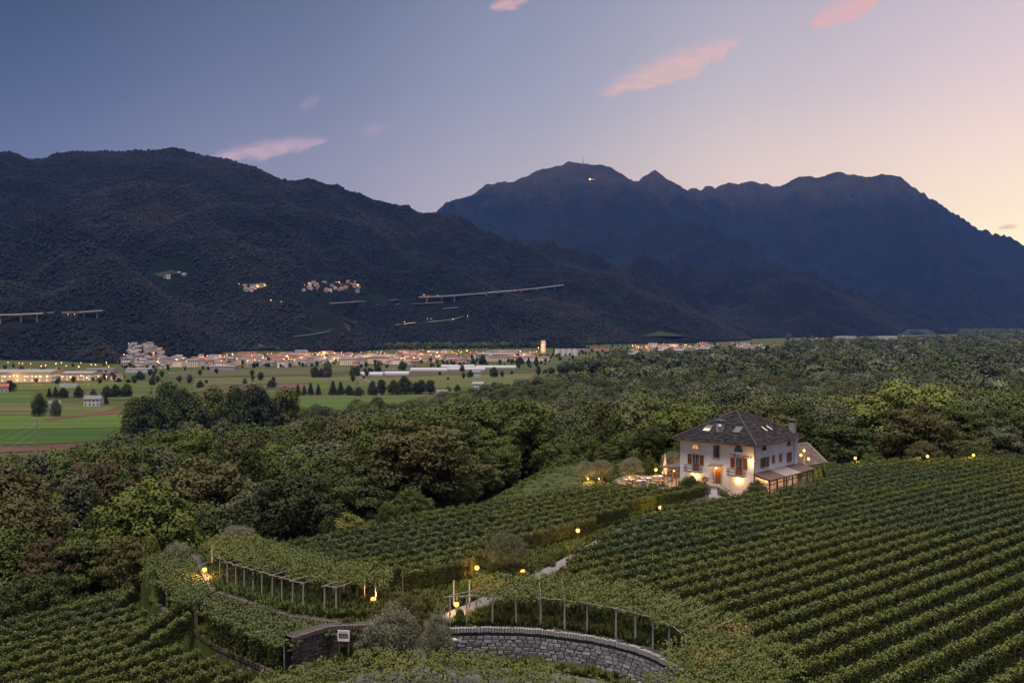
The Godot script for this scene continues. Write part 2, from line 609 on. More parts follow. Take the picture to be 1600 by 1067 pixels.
# a crown seen from kilometres away: a lumpy dome of a few faces, 10 m high
func make_dot_tree(seed_: int, tall: float) -> ArrayMesh:
	rng.seed = seed_
	var rows := []
	for r in [[0.0, 3.6], [3.0, 5.2], [6.2, 4.4], [8.4, 2.0]]:
		var ring := []
		for s in 6:
			var a: float = TAU * (s + rng.randf_range(-0.25, 0.25)) / 6.0
			var k: float = r[1] * rng.randf_range(0.75, 1.2) * tall
			ring.append(Vector3(cos(a) * k, r[0] + rng.randf_range(-0.6, 0.6), -sin(a) * k))
		rows.append(ring)
	var mb := MB.new()
	for k in 3:
		for s in 6:
			var s2 := (s + 1) % 6
			var g := rng.randf_range(0.8, 1.2)
			mb.col = Color(g, g, g)
			mb.quad(rows[k][s], rows[k][s2], rows[k + 1][s2], rows[k + 1][s])
	for s in 6:
		mb.tri(rows[3][s], rows[3][(s + 1) % 6], Vector3(0, 9.2, 0))
	return mb.mesh()

func scatter(called: String, mesh: Mesh, m: Material, where: Array, tint: PackedColorArray) -> void:
	var mm := MultiMesh.new()
	mm.transform_format = MultiMesh.TRANSFORM_3D
	mm.use_colors = true
	mm.mesh = mesh
	mm.instance_count = where.size()
	for k in where.size():
		mm.set_instance_transform(k, where[k])
		mm.set_instance_color(k, tint[k])
	var o := MultiMeshInstance3D.new()
	o.name = called
	o.multimesh = mm
	o.material_override = m
	o.set_meta("kind", "stuff")
	add_child(o, true)

const ONES := ["", "first", "second", "third", "fourth", "fifth", "sixth", "seventh", "eighth", "ninth", "tenth", "eleventh", "twelfth", "thirteenth", "fourteenth", "fifteenth", "sixteenth", "seventeenth", "eighteenth", "nineteenth"]
const TENS := ["", "", "twenty", "thirty", "forty", "fifty", "sixty", "seventy", "eighty", "ninety"]
func ordinal(n: int) -> String:
	if n < 20:
		return ONES[n]
	if n % 10 == 0:
		return TENS[n / 10].trim_suffix("y") + "ieth"
	return TENS[n / 10] + "-" + ONES[n % 10]

# ---------------------------------------------------------------- sky
const SKY_AZ := [-180.0, -120.0, -60.0, -28.0, -14.0, 0.0, 14.0, 28.0, 45.0, 75.0, 120.0, 180.0]
const SKY_EL := [0.0, 5.0, 9.0, 13.0, 19.0, 32.0, 60.0, 90.0]
# sRGB, rows by height above the horizon
const SKY_TABLE := [
	[[150, 146, 172], [138, 134, 160], [124, 124, 144], [146, 138, 154], [194, 176, 175], [238, 208, 192], [276, 240, 194], [312, 292, 210], [312, 292, 210], [252, 218, 192], [170, 156, 172], [150, 146, 172]],
	[[176, 160, 182], [150, 142, 168], [108, 116, 142], [122, 128, 152], [166, 160, 171], [218, 196, 192], [266, 232, 200], [294, 268, 214], [296, 270, 216], [242, 210, 196], [176, 158, 176], [176, 160, 182]],
	[[166, 150, 178], [164, 149, 177], [100, 110, 141], [106, 116, 144], [144, 146, 165], [186, 178, 186], [240, 216, 202], [264, 236, 214], [266, 238, 216], [224, 202, 198], [167, 152, 178], [166, 150, 178]],
	[[138, 136, 168], [138, 136, 168], [82, 96, 129], [84, 98, 129], [120, 128, 154], [160, 162, 180], [206, 194, 198], [236, 212, 210], [238, 214, 210], [202, 190, 198], [144, 140, 171], [138, 136, 168]],
	[[110, 120, 158], [110, 120, 158], [58, 74, 104], [61, 77, 104], [94, 107, 134], [138, 144, 169], [176, 172, 188], [202, 188, 202], [206, 192, 204], [176, 174, 196], [117, 126, 162], [110, 120, 158]],
	[[112, 122, 160], [100, 114, 154], [67, 83, 115], [68, 84, 114], [88, 103, 134], [116, 128, 159], [138, 144, 173], [154, 156, 186], [156, 158, 188], [140, 148, 180], [112, 124, 162], [112, 122, 160]],
	[[108, 120, 158], [106, 118, 158], [100, 114, 146], [100, 114, 146], [104, 118, 148], [108, 122, 153], [112, 124, 155], [116, 128, 162], [118, 128, 162], [112, 124, 160], [108, 120, 158], [108, 120, 158]],
	[[110, 122, 158], [110, 122, 158], [110, 122, 158], [110, 122, 158], [110, 122, 158], [110, 122, 158], [110, 122, 158], [110, 122, 158], [110, 122, 158], [110, 122, 158], [110, 122, 158], [110, 122, 158]],
]
const SKY_GAIN := 0.8
# clouds: ends in pixels of the picture, half thickness in degrees, colour, strength, seed
const CLOUDS := [
	[930, 146, 1165, 56, 0.95, [228, 188, 180], 0.9, 3],
	[325, 243, 515, 216, 0.55, [212, 180, 188], 0.85, 11],
	[762, 10, 830, -6, 0.5, [230, 180, 176], 0.8, 5],
	[1260, 34, 1380, -10, 0.75, [244, 178, 168], 0.7, 7],
	[466, 168, 500, 148, 0.35, [176, 160, 186], 0.45, 9],
	[560, 206, 606, 194, 0.35, [186, 168, 190], 0.4, 2],
	[1560, 356, 1592, 352, 0.16, [214, 178, 160], 0.7, 8],
]

func make_sky() -> PanoramaSkyMaterial:
	var w := 360
	var h := 180
	var im := Image.create_empty(w, h, false, Image.FORMAT_RGBF)
	for y in h:
		var el := 90.0 - 180.0 * (y + 0.5) / h
		var e := 0
		while e < SKY_EL.size() - 2 and el > SKY_EL[e + 1]:
			e += 1
		var fe := clampf((el - SKY_EL[e]) / (SKY_EL[e + 1] - SKY_EL[e]), 0.0, 1.0)
		for x in w:
			var az := -180.0 + 360.0 * (x + 0.5) / w
			var a := 0
			while a < SKY_AZ.size() - 2 and az > SKY_AZ[a + 1]:
				a += 1
			var fa: float = (az - SKY_AZ[a]) / (SKY_AZ[a + 1] - SKY_AZ[a])
			fa = lerpf(fa, smoothstep(0.0, 1.0, fa), 0.35)
			var c := Color(0, 0, 0)
			for q in [[e, a, (1 - fe) * (1 - fa)], [e, a + 1, (1 - fe) * fa], [e + 1, a, fe * (1 - fa)], [e + 1, a + 1, fe * fa]]:
				var s = SKY_TABLE[q[0]][q[1]]
				c += srgb(s[0], s[1], s[2]) * q[2]
			im.set_pixel(x, y, c.srgb_to_linear() * SKY_GAIN)
	im.resize(4096, 2048, Image.INTERPOLATE_CUBIC)
	var nz := FastNoiseLite.new()
	nz.fractal_octaves = 5
	nz.frequency = 0.9
	for cl in CLOUDS:
		var a := look_dir(cl[0], cl[1])
		var b := look_dir(cl[2], cl[3])
		var pa := Vector2(rad_to_deg(atan2(a.x, -a.z)), rad_to_deg(asin(a.normalized().y)))
		var pb := Vector2(rad_to_deg(atan2(b.x, -b.z)), rad_to_deg(asin(b.normalized().y)))
		var ax := (pb - pa).normalized()
		var len_ := (pb - pa).length()
		var col := srgb(cl[5][0], cl[5][1], cl[5][2]).srgb_to_linear() * SKY_GAIN
		nz.seed = cl[7]
		var lo := Vector2(minf(pa.x, pb.x), minf(pa.y, pb.y)) - Vector2.ONE * 3.0
		var hi := Vector2(maxf(pa.x, pb.x), maxf(pa.y, pb.y)) + Vector2.ONE * 3.0
		for y in range(int((90.0 - hi.y) / 180.0 * 2048.0), int((90.0 - lo.y) / 180.0 * 2048.0)):
			for x in range(int((lo.x + 180.0) / 360.0 * 4096.0), int((hi.x + 180.0) / 360.0 * 4096.0)):
				var q := Vector2(-180.0 + 360.0 * (x + 0.5) / 4096.0, 90.0 - 180.0 * (y + 0.5) / 2048.0) - pa
				var u := q.dot(ax) / len_
				var v: float = q.dot(Vector2(-ax.y, ax.x)) / cl[4]
				if u < -0.2 or u > 1.2 or absf(v) > 2.4:
					continue
				var body := 4.0 * clampf(u, 0.0, 1.0) * (1.0 - clampf(u, 0.0, 1.0))
				body = pow(maxf(body, 0.0), 0.7)
				var along := q.dot(ax)
				var wob := nz.get_noise_2d(along * 0.7, v * 0.8) * 0.4
				var streak := nz.get_noise_2d(along * 0.9 + 40.0, v * 2.6 + along * 0.7) * 0.5
				var edge := body * (1.0 + wob) - absf(v + wob * 0.4 + 0.15)
				var k := (smoothstep(-0.25, 0.95, edge) if v > -0.1 else smoothstep(0.0, 0.45, edge)) * clampf(0.78 + streak, 0.0, 1.0) * float(cl[6])
				if k > 0.002:
					im.set_pixel(x, y, im.get_pixel(x, y).lerp(col, k))
	# the middle of this image looks along -z; the panorama starts there
	var out := Image.create_empty(4096, 2048, false, Image.FORMAT_RGBF)
	out.blit_rect(im, Rect2i(2048, 0, 2048, 2048), Vector2i(0, 0))
	out.blit_rect(im, Rect2i(0, 0, 2048, 2048), Vector2i(2048, 0))
	var m := PanoramaSkyMaterial.new()
	m.panorama = ImageTexture.create_from_image(out)
	return m

func set_up_view() -> void:
	var cam := Camera3D.new()
	cam.name = "camera"
	cam.fov = rad_to_deg(2.0 * atan(533.5 / FOCAL))
	cam.near = 0.5
	cam.far = 30000.0
	cam.position = EYE
	cam.basis = cambasis
	add_child(cam)
	cam.current = true
	var env := Environment.new()
	env.background_mode = Environment.BG_SKY
	env.sky = Sky.new()
	env.sky.sky_material = make_sky()
	env.background_energy_multiplier = 1.0
	env.tonemap_mode = Environment.TONE_MAPPER_LINEAR
	env.tonemap_exposure = 1.3
	env.sdfgi_enabled = true
	env.ssao_enabled = true
	env.ssil_enabled = true
	env.fog_enabled = true
	env.fog_density = 0.000026
	env.fog_light_color = lin(0.13, 0.28, 0.9)
	var we := WorldEnvironment.new()
	we.name = "world"
	we.environment = env
	add_child(we)
	var sun := DirectionalLight3D.new()
	sun.name = "overhead_fill"
	sun.light_color = lin(1.0, 0.86, 0.74)
	sun.light_energy = 1.35
	sun.light_angular_distance = 35.0
	sun.shadow_enabled = true
	add_child(sun)
	# added fill from almost overhead, a little behind the camera, brightening the house front
	sun.look_at_from_position(Vector3.ZERO, -Vector3(-0.1, 0.95, 0.2), Vector3.UP)

# ---------------------------------------------------------------- terrain pieces
func wood_here(x: float, d: float) -> bool:
	# where trees stand on the slope and in the valley
	var s := poly_dist(Vector2(x, d), plate_pk) if d < 700.0 else 500.0
	if s < 5.0:
		return false
	var p := seen_at(Vector3(x, ground_y(x, d), -d))
	for f in OPEN:
		if Geometry2D.is_point_in_polygon(p, f):
			return false
	if d > base_distance(x, d) - 40.0:
		return false
	return true

# open land, traced on the picture at ground level
var OPEN := [
	PackedVector2Array([Vector2(-500, 560), Vector2(850, 545), Vector2(985, 536), Vector2(990, 560), Vector2(930, 580), Vector2(838, 590), Vector2(820, 612), Vector2(760, 628), Vector2(690, 640), Vector2(650, 652), Vector2(560, 655), Vector2(520, 668), Vector2(455, 668), Vector2(420, 690), Vector2(210, 690), Vector2(196, 715), Vector2(80, 735), Vector2(-500, 760)]),
	PackedVector2Array([Vector2(782, 600), Vector2(850, 590), Vector2(1050, 585), Vector2(1060, 592), Vector2(900, 604), Vector2(800, 616)]),
	PackedVector2Array([Vector2(985, 530), Vector2(1230, 526), Vector2(1230, 551), Vector2(1195, 562), Vector2(960, 570)]),
	PackedVector2Array([Vector2(1225, 543), Vector2(1240, 524), Vector2(1500, 520), Vector2(1500, 538), Vector2(1380, 541)]),
	PackedVector2Array([Vector2(1330, 556), Vector2(1440, 548), Vector2(1450, 556), Vector2(1340, 568)]),
	PackedVector2Array([Vector2(770, 785), Vector2(905, 728), Vector2(925, 738), Vector2(905, 768), Vector2(800, 790)]),
]

func make_ground() -> void:
	var azs := []
	var a := -180.0
	while a < 180.01:
		azs.append(a)
		a += 0.27 if absf(a) < 36.0 else 6.0
	if azs[-1] < 180.0:
		azs.append(180.0)
	var ds := [0.0, 4.0, 10.0, 18.0, 28.0, 40.0]
	var d := 50.0
	while d < 11500.0:
		ds.append(d)
		d *= 1.0115 if d < 220.0 else 1.05
	var mb := MB.new()
	var na := azs.size()
	for r in ds:
		for q in azs:
			var x: float = sin(deg_to_rad(q)) * r
			var dd: float = cos(deg_to_rad(q)) * r
			if absf(q) < 50.0:
				x = tan(deg_to_rad(q)) * r
				dd = r
			mb.v.append(ground(x, dd))
			var s := poly_dist(Vector2(x, dd), plate_pk) if r < 800.0 else 900.0
			var k := noise.get_noise_2d(x * 1.5, dd * 1.5) * 0.5 + noise.get_noise_2d(x * 9.0, dd * 9.0) * 0.4
			var c := Color(0.038, 0.058, 0.014).lerp(Color(0.07, 0.06, 0.03), clampf(k + 0.15, 0, 1))
			if s > 4.0:
				c = Color(0.03, 0.036, 0.014).lerp(Color(0.05, 0.045, 0.022), clampf(k + 0.2, 0, 1))
			if s > 380.0:
				c = Color(0.055, 0.07, 0.02).lerp(Color(0.09, 0.075, 0.04), clampf(k + 0.2, 0, 1))
			mb.c.append(c)
			mb.n.append(Vector3.UP)
	for r in ds.size() - 1:
		for q in na - 1:
			var k := r * na + q
			mb.i.append_array(PackedInt32Array([k, k + na, k + 1, k + 1, k + na, k + na + 1]))
	smooth_normals(mb)
	struct("ground", mb.mesh(), vc_mat("earth and grass"))

func smooth_normals(mb: MB) -> void:
	var nn := PackedVector3Array()
	nn.resize(mb.v.size())
	for k in range(0, mb.i.size(), 3):
		var A := mb.i[k]
		var B := mb.i[k + 1]
		var C := mb.i[k + 2]
		var f := (mb.v[C] - mb.v[A]).cross(mb.v[B] - mb.v[A])
		nn[A] += f
		nn[B] += f
		nn[C] += f
	for k in nn.size():
		mb.n[k] = nn[k].normalized() if nn[k].length_squared() > 0.0 else Vector3.UP

func make_mountains() -> void:
	make_mountain_heights()
	var mb := MB.new()
	for a in NA:
		var ta := tan(deg_to_rad(AZ0 + (AZ1 - AZ0) * a / (NA - 1)))
		for b in ND:
			var d := D0 * pow(D1 / D0, float(b) / (ND - 1))
			var h := mh[a * ND + b]
			mb.v.append(Vector3(ta * d, h, -d))
			mb.n.append(Vector3.UP)
			var k := noise.get_noise_2d(ta * d * 0.3, d * 0.3)
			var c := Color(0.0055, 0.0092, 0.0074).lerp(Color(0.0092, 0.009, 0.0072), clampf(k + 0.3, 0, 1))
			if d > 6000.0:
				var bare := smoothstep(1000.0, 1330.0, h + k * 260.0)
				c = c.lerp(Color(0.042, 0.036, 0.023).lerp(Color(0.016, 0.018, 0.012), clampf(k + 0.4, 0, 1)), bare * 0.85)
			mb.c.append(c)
	for a in NA - 1:
		for b in ND - 1:
			var k := a * ND + b
			if mb.v[k].y > -30.0 or mb.v[k + 1].y > -30.0 or mb.v[k + ND].y > -30.0 or mb.v[k + ND + 1].y > -30.0:
				mb.i.append_array(PackedInt32Array([k, k + 1, k + ND, k + ND, k + 1, k + ND + 1]))
	smooth_normals(mb)
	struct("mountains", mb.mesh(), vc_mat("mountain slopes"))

var cleared := {}
func clear_wood(p: Vector3, reach: float, front: float) -> void:
	# no tree where a house, road or meadow stands on the slope, nor close in front of it
	for a in range(int((p.x - reach) / 12.0), int((p.x + reach) / 12.0) + 1):
		for b in range(int((-p.z - front) / 12.0), int((-p.z + reach) / 12.0) + 1):
			cleared[Vector2i(a, b)] = true

func mountain_woods() -> void:
	var m := leaf_mat("far foliage", Color(1, 1, 1))
	var shapes := [make_dot_tree(71, 1.0), make_dot_tree(72, 1.15), make_dot_tree(73, 0.7)]
	var where := [[], [], []]
	var tint := [PackedColorArray(), PackedColorArray(), PackedColorArray()]
	rng.seed = 501
	var tries := 0
	var put := 0
	while tries < 700000 and put < 330000:
		tries += 1
		# even over ground area: distance by the square root, near slopes and far slopes apart
		var far := tries % 5 == 0
		var d := sqrt(lerpf(1500.0 * 1500.0, 5200.0 * 5200.0, rng.randf())) if not far else sqrt(lerpf(5200.0 * 5200.0, 9600.0 * 9600.0, rng.randf()))
		var az := rng.randf_range(-33.0, 33.0)
		var fa := (az - AZ0) / (AZ1 - AZ0) * (NA - 1)
		var fb := log(d / D0) / log(D1 / D0) * (ND - 1)
		if msee[int(fa) * ND + int(fb)] == 0:
			continue
		var x := tan(deg_to_rad(az)) * d
		var h := mountain_y(x, d)
		if h < 3.0:
			continue
		var k := noise.get_noise_2d(x * 0.5, d * 0.5)
		var size := rng.randf_range(0.42, 0.66) * (1.0 + 0.9 * pow(rng.randf(), 3.0))
		if cleared.has(Vector2i(int(x / 12.0), int(d / 12.0))):
			size *= 0.32
		if far:
			if h + k * 300.0 + rng.randf_range(-260.0, 260.0) > 1000.0:
				continue
			size *= 1.35
		elif k < -0.42:
			continue
		var v := 0 if rng.randf() < 0.5 else 1
		if k > 0.15 and rng.randf() < 0.6:
			v = 2
		var b := Basis(Vector3.UP, rng.randf() * TAU).scaled(Vector3(size, size * rng.randf_range(0.8, 1.1), size))
		where[v].append(Transform3D(b, Vector3(x, h - 1.5, -d)))
		var c := Color(0.0058, 0.0108, 0.0086).lerp(Color(0.0112, 0.0108, 0.0086), clampf(k * 1.2 + rng.randf_range(-0.2, 0.6), 0, 1)) * rng.randf_range(0.8, 1.25)
		var kind := noise2.get_noise_2d(x * 0.5 - 3000.0, d * 0.9)
		c *= clampf(1.0 + kind * 1.5, 0.55, 1.6)
		c = Color(c.r * clampf(1.0 + kind * 0.8, 0.75, 1.4), c.g, c.b)
		tint[v].append(c)
		put += 1
	for v in 3:
		scatter("mountain_forest", shapes[v], m, where[v], tint[v])

# fields of the valley: outline in pixels, colour
const FIELDS := [
	["green_field", [[-300, 625], [-300, 612], [52, 613], [44, 628]], [0.066, 0.101, 0.023]],
	["pale_field", [[-300, 650], [-300, 627], [44, 629], [190, 634], [150, 648]], [0.085, 0.094, 0.036]],
	["green_field", [[-300, 678], [-300, 655], [54, 649], [196, 643], [188, 668]], [0.064, 0.101, 0.023]],
	["crop_field", [[-300, 702], [-300, 679], [188, 669], [150, 690], [60, 695]], [0.038, 0.074, 0.016]],
	["ploughed_field", [[-300, 720], [-300, 704], [60, 696], [150, 691], [100, 704]], [0.102, 0.058, 0.045]],
	["ploughed_field", [[66, 655], [196, 640], [196, 645], [72, 658]], [0.111, 0.058, 0.041]],
	["green_field", [[95, 620], [190, 626], [330, 612], [300, 606], [120, 611]], [0.068, 0.082, 0.032]],
	["ploughed_field", [[-300, 604], [-300, 595], [130, 590], [125, 597]], [0.093, 0.058, 0.050]],
	["pale_field", [[20, 610], [24, 602], [200, 596], [260, 597], [255, 606]], [0.072, 0.094, 0.029]],
	["green_field", [[180, 592], [200, 585], [262, 584], [260, 591]], [0.060, 0.086, 0.027]],
	["pale_field", [[300, 604], [306, 592], [560, 588], [560, 596]], [0.089, 0.094, 0.041]],
	["ploughed_field", [[310, 611], [313, 605], [480, 599], [480, 606]], [0.111, 0.070, 0.054]],
	["crop_field", [[330, 632], [318, 614], [470, 608], [458, 628]], [0.064, 0.082, 0.029]],
	["green_field", [[455, 640], [465, 621], [668, 619], [600, 640], [520, 648]], [0.064, 0.098, 0.025]],
	["pale_field", [[560, 604], [560, 591], [838, 583], [815, 601], [700, 606]], [0.093, 0.101, 0.038]],
	["green_field", [[470, 608], [490, 597], [556, 597], [556, 606]], [0.072, 0.101, 0.032]],
	["ploughed_field", [[560, 590], [565, 587], [700, 584], [836, 579], [838, 582]], [0.093, 0.062, 0.054]],
	["green_field", [[700, 616], [705, 608], [812, 602], [790, 614]], [0.064, 0.094, 0.027]],
	["pale_field", [[262, 590], [280, 580], [460, 576], [640, 570], [650, 574], [470, 586]], [0.081, 0.078, 0.045]],
	["green_field", [[760, 577], [775, 567], [900, 562], [935, 566], [850, 578]], [0.060, 0.078, 0.032]],
	["green_field", [[790, 612], [850, 593], [1040, 586], [1052, 591], [905, 602]], [0.051, 0.078, 0.027]],
	["pale_field", [[1332, 566], [1350, 557], [1445, 549], [1440, 556]], [0.111, 0.078, 0.050]],
	["farm_track", [[-300, 645], [130, 641], [130, 642], [-300, 647]], [0.145, 0.117, 0.108]],
	["farm_track", [[262, 583], [560, 578], [840, 570], [840, 570.8], [560, 579], [262, 584.2]], [0.170, 0.140, 0.144]],
	["farm_track", [[455, 620], [670, 617.5], [670, 618.4], [455, 621]], [0.145, 0.117, 0.108]],
	["farm_track", [[556, 588], [562, 588], [600, 606], [590, 606]], [0.145, 0.117, 0.108]],
	["green_field", [[985, 565], [990, 552], [1110, 548], [1120, 555]], [0.051, 0.062, 0.032]],
]

func make_fields() -> void:
	var n := 0
	for f in FIELDS:
		var mb := MB.new()
		var pts := PackedVector2Array()
		for q in f[1]:
			var p := at_height(q[0], q[1], 0.0)
			pts.append(Vector2(p.x, p.z))
		var y := 0.18 + 0.05 * (n % 7)
		# cut into strips along its length, with tilled bands of slightly different tone
		var lo := 1e9
		var hi := -1e9
		for p in pts:
			lo = minf(lo, p.y)
			hi = maxf(hi, p.y)
		rng.seed = 900 + n
		var bands := clampi(int((hi - lo) / 9.0), 2, 40)
		for b in bands:
			var z0 := lerpf(lo, hi, float(b) / bands)
			var z1 := lerpf(lo, hi, (b + 1.0) / bands)
			var strip := PackedVector2Array([Vector2(-9000, z0), Vector2(9000, z0), Vector2(9000, z1), Vector2(-9000, z1)])
			var g := rng.randf_range(0.82, 1.18)
			mb.col = Color(f[2][0] * g * rng.randf_range(0.95, 1.08), f[2][1] * g, f[2][2] * g)
			for piece in Geometry2D.intersect_polygons(pts, strip):
				var ix := Geometry2D.triangulate_polygon(piece)
				for k in range(0, ix.size(), 3):
					var A: Vector2 = piece[ix[k]]
					var B: Vector2 = piece[ix[k + 1]]
					var C: Vector2 = piece[ix[k + 2]]
					if (B - A).cross(C - A) > 0.0:
						var sw := B
						B = C
						C = sw
					mb.tri(Vector3(A.x, y, A.y), Vector3(B.x, y, B.y), Vector3(C.x, y, C.y))
		struct(f[0], mb.mesh(), vc_mat("crops"))
		n += 1

# ---------------------------------------------------------------- woods round the vineyard and in the valley
const TONES := {
	"dark_green": Color(0.045, 0.062, 0.017), "mid_green": Color(0.07, 0.09, 0.022), "bright_green": Color(0.098, 0.122, 0.026), "yellow_green": Color(0.125, 0.132, 0.03),
	"olive_brown": Color(0.085, 0.08, 0.03), "russet": Color(0.072, 0.056, 0.028), "silver": Color(0.155, 0.155, 0.105), "pale_green": Color(0.16, 0.185, 0.045), "grey_green": Color(0.09, 0.1, 0.055), "deep_green": Color(0.03, 0.042, 0.015),
}
var shapes := {}
var protos := {}

func tone_mat(tone: String) -> StandardMaterial3D:
	return leaf_mat("foliage " + tone, TONES[tone])

func make_shapes() -> void:
	for k in 3:
		shapes["broad%d" % k] = make_tree("broad", 17000, 0.2, 0.3, 20 + k)
	for k in 2:
		shapes["layered%d" % k] = make_tree("layered", 16000, 0.19, 0.32, 30 + k)
		shapes["tall%d" % k] = make_tree("tall", 9000, 0.18, 0.26, 40 + k)
	shapes["olive0"] = make_tree("olive", 9000, 0.1, 0.4, 50)
	shapes["olive1"] = make_tree("olive", 9000, 0.1, 0.4, 51)
	shapes["bush0"] = make_tree("bush", 9000, 0.3, 0.46, 60)
	shapes["bush1"] = make_tree("bush", 9000, 0.3, 0.46, 61)
	shapes["brush0"] = make_tree("bush", 12000, 0.11, 0.5, 65)
	shapes["conifer0"] = make_tree("conifer", 5200, 0.2, 0.36, 62)

func plant(called: String, shape: String, tone: String, at: Vector3, height: float, width: float, label: String, category: String, group := "") -> Node3D:
	# height in metres; width scales the crown sideways
	var t: Node3D
	if protos.has(shape):
		t = protos[shape].duplicate()
	else:
		t = Node3D.new()
		var names := ["crown", "trunk"]
		part(names[1], shapes[shape].wood, textured(mat("bark", Color(0.06, 0.048, 0.036), 0.95), 0.03, 0.5, 0.6, 5), t)
		part(names[0], shapes[shape].crown, null, t)
		protos[shape] = t.duplicate()
	for ch in t.get_children():
		if ch.name.begins_with("crown") or ch.name.begins_with("foliage"):
			ch.material_override = tone_mat(tone)
	t.name = called
	var s := height / 10.0
	t.transform = Transform3D(Basis(Vector3.UP, rng.randf() * TAU).scaled(Vector3(s * width, s, s * width)), at)
	tag(t, label, category, group)
	add_child(t, true)
	return t

# single trees and bushes: centre px, top py, distance, shape, tone, width factor, label
const SPECIAL := [
	[20, 782, 106, "broad0", "olive_brown", 0.95, "olive brown broadleaf tree at the end of the wood, nearest the lowest vines"],
	[228, 757, 107, "broad1", "bright_green", 0.95, "tall bright green tree rising behind the lamp-lit vine pergola"],
	[125, 828, 101, "layered0", "mid_green", 0.85, "ragged green tree with bare dark branches above the lowest vineyard"],
	[200, 838, 99, "layered1", "olive_brown", 0.8, "thin brownish tree with crooked dark trunk beside the lowest vineyard"],
	[75, 842, 99, "layered1", "russet", 0.8, "reddish brown tree among the greens above the lowest vineyard"],
	[278, 850, 92, "olive0", "silver", 1.1, "silvery grey willow-like tree beside the glowing pergola lamp"],
	[372, 834, 92.5, "olive1", "silver", 1.5, "wide low silvery shrub tree at the corner of the yellowish vine canopy"],
	[345, 790, 118, "broad2", "dark_green", 1.0, "dark green round tree behind the wide silvery shrub"],
	[455, 748, 116, "broad0", "deep_green", 1.1, "massive dark green tree overhanging the end of the middle vine rows"],
	[165, 722, 135, "broad2", "russet", 0.9, "russet round tree standing out of the green wood near the power pole"],
	[110, 720, 150, "broad1", "mid_green", 0.95, "mid green tree between the power pole and the russet tree"],
	[560, 722, 128, "layered0", "dark_green", 1.25, "dark spreading acacia behind the middle vine rows"],
	[640, 765, 120, "broad1", "mid_green", 0.75, "small green tree at the grass strip's lower end behind the vines"],
	[640, 712, 150, "layered1", "mid_green", 1.3, "spreading acacia with pale green layers behind the dark one"],
	[720, 706, 150, "layered0", "olive_brown", 1.25, "olive coloured spreading acacia at the edge of the grass glade"],
	[780, 700, 155, "layered1", "mid_green", 1.1, "acacia at the head of the grass glade"],
	[1062, 638, 158, "broad1", "bright_green", 1.0, "bright green round tree directly behind the white house's gable corner"],
	[985, 676, 160, "broad2", "mid_green", 1.05, "mid green tree behind the two floodlit olive trees"],
	[1020, 668, 150, "broad0", "dark_green", 0.95, "dark green tree between the bright tree and the floodlit olives"],
	[1405, 603, 184, "broad0", "pale_green", 1.05, "tall light green tree, the bigger crown of the pair beyond the vines"],
	[1462, 608, 186, "broad1", "pale_green", 1.0, "yellowish green tree leaning out at the outer side of the pair beyond the vines"],
	[1300, 640, 186, "broad2", "grey_green", 1.05, "grey green tree behind the stone roofed barn"],
	[1250, 632, 200, "broad0", "dark_green", 1.0, "dark tree rising behind the house's rear chimney"],
	[1365, 622, 210, "broad1", "olive_brown", 1.0, "olive brown tree peeping out beside the tall light green pair"],
	[1555, 640, 195, "broad2", "deep_green", 1.1, "very dark round tree behind the far end of the vines"],
	[1598, 655, 190, "broad0", "dark_green", 1.0, "dark tree at the end of the wood behind the last vineyard lamp"],
	[470, 660, 330, "olive0", "silver", 1.2, "smaller pale silver tree in the wood, a willow"],
	[525, 655, 335, "olive1", "silver", 1.5, "broader pale silver willow in the middle of the wood"],
	[440, 666, 325, "olive1", "grey_green", 1.0, "grey green willow beside the two pale silver ones"],
	[232, 616, 560, "broad0", "dark_green", 0.8, "dark tall tree at the corner of the bright green fields"],
	[208, 622, 560, "tall0", "mid_green", 1.5, "slim tree next to the bright green fields"],
	[288, 604, 580, "broad1", "dark_green", 0.85, "dark tree joined to its neighbour at the end of the fields"],
	[262, 594, 640, "broad2", "dark_green", 0.9, "dark round tree behind the pair at the end of the fields"],
	[333, 606, 600, "tall1", "yellow_green", 1.5, "light green poplar pair's slimmer member between two dark tree clumps"],
	[372, 600, 580, "broad2", "dark_green", 0.75, "dark tree in the middle clump along the fields"],
	[400, 598, 575, "broad0", "deep_green", 0.8, "darkest tree of the middle clump along the fields"],
	[445, 606, 600, "tall0", "yellow_green", 1.9, "light green poplar at the end of the middle clump"],
	[60, 613, 745, "broad1", "dark_green", 0.55, "lone dark tree in front of the farm on the green fields"],
	[86, 622, 745, "broad2", "grey_green", 0.6, "greyish small tree beside the lone dark one on the fields"],
	[1000, 622, 620, "tall0", "yellow_green", 1.8, "pale poplar standing up out of the dark wood"],
	[935, 630, 560, "tall1", "bright_green", 1.6, "pale green poplar in the wood above the grass glade"],
	[905, 622, 640, "tall0", "yellow_green", 1.7, "yellowish poplar in the wood, further from the house than the pale one"],
]
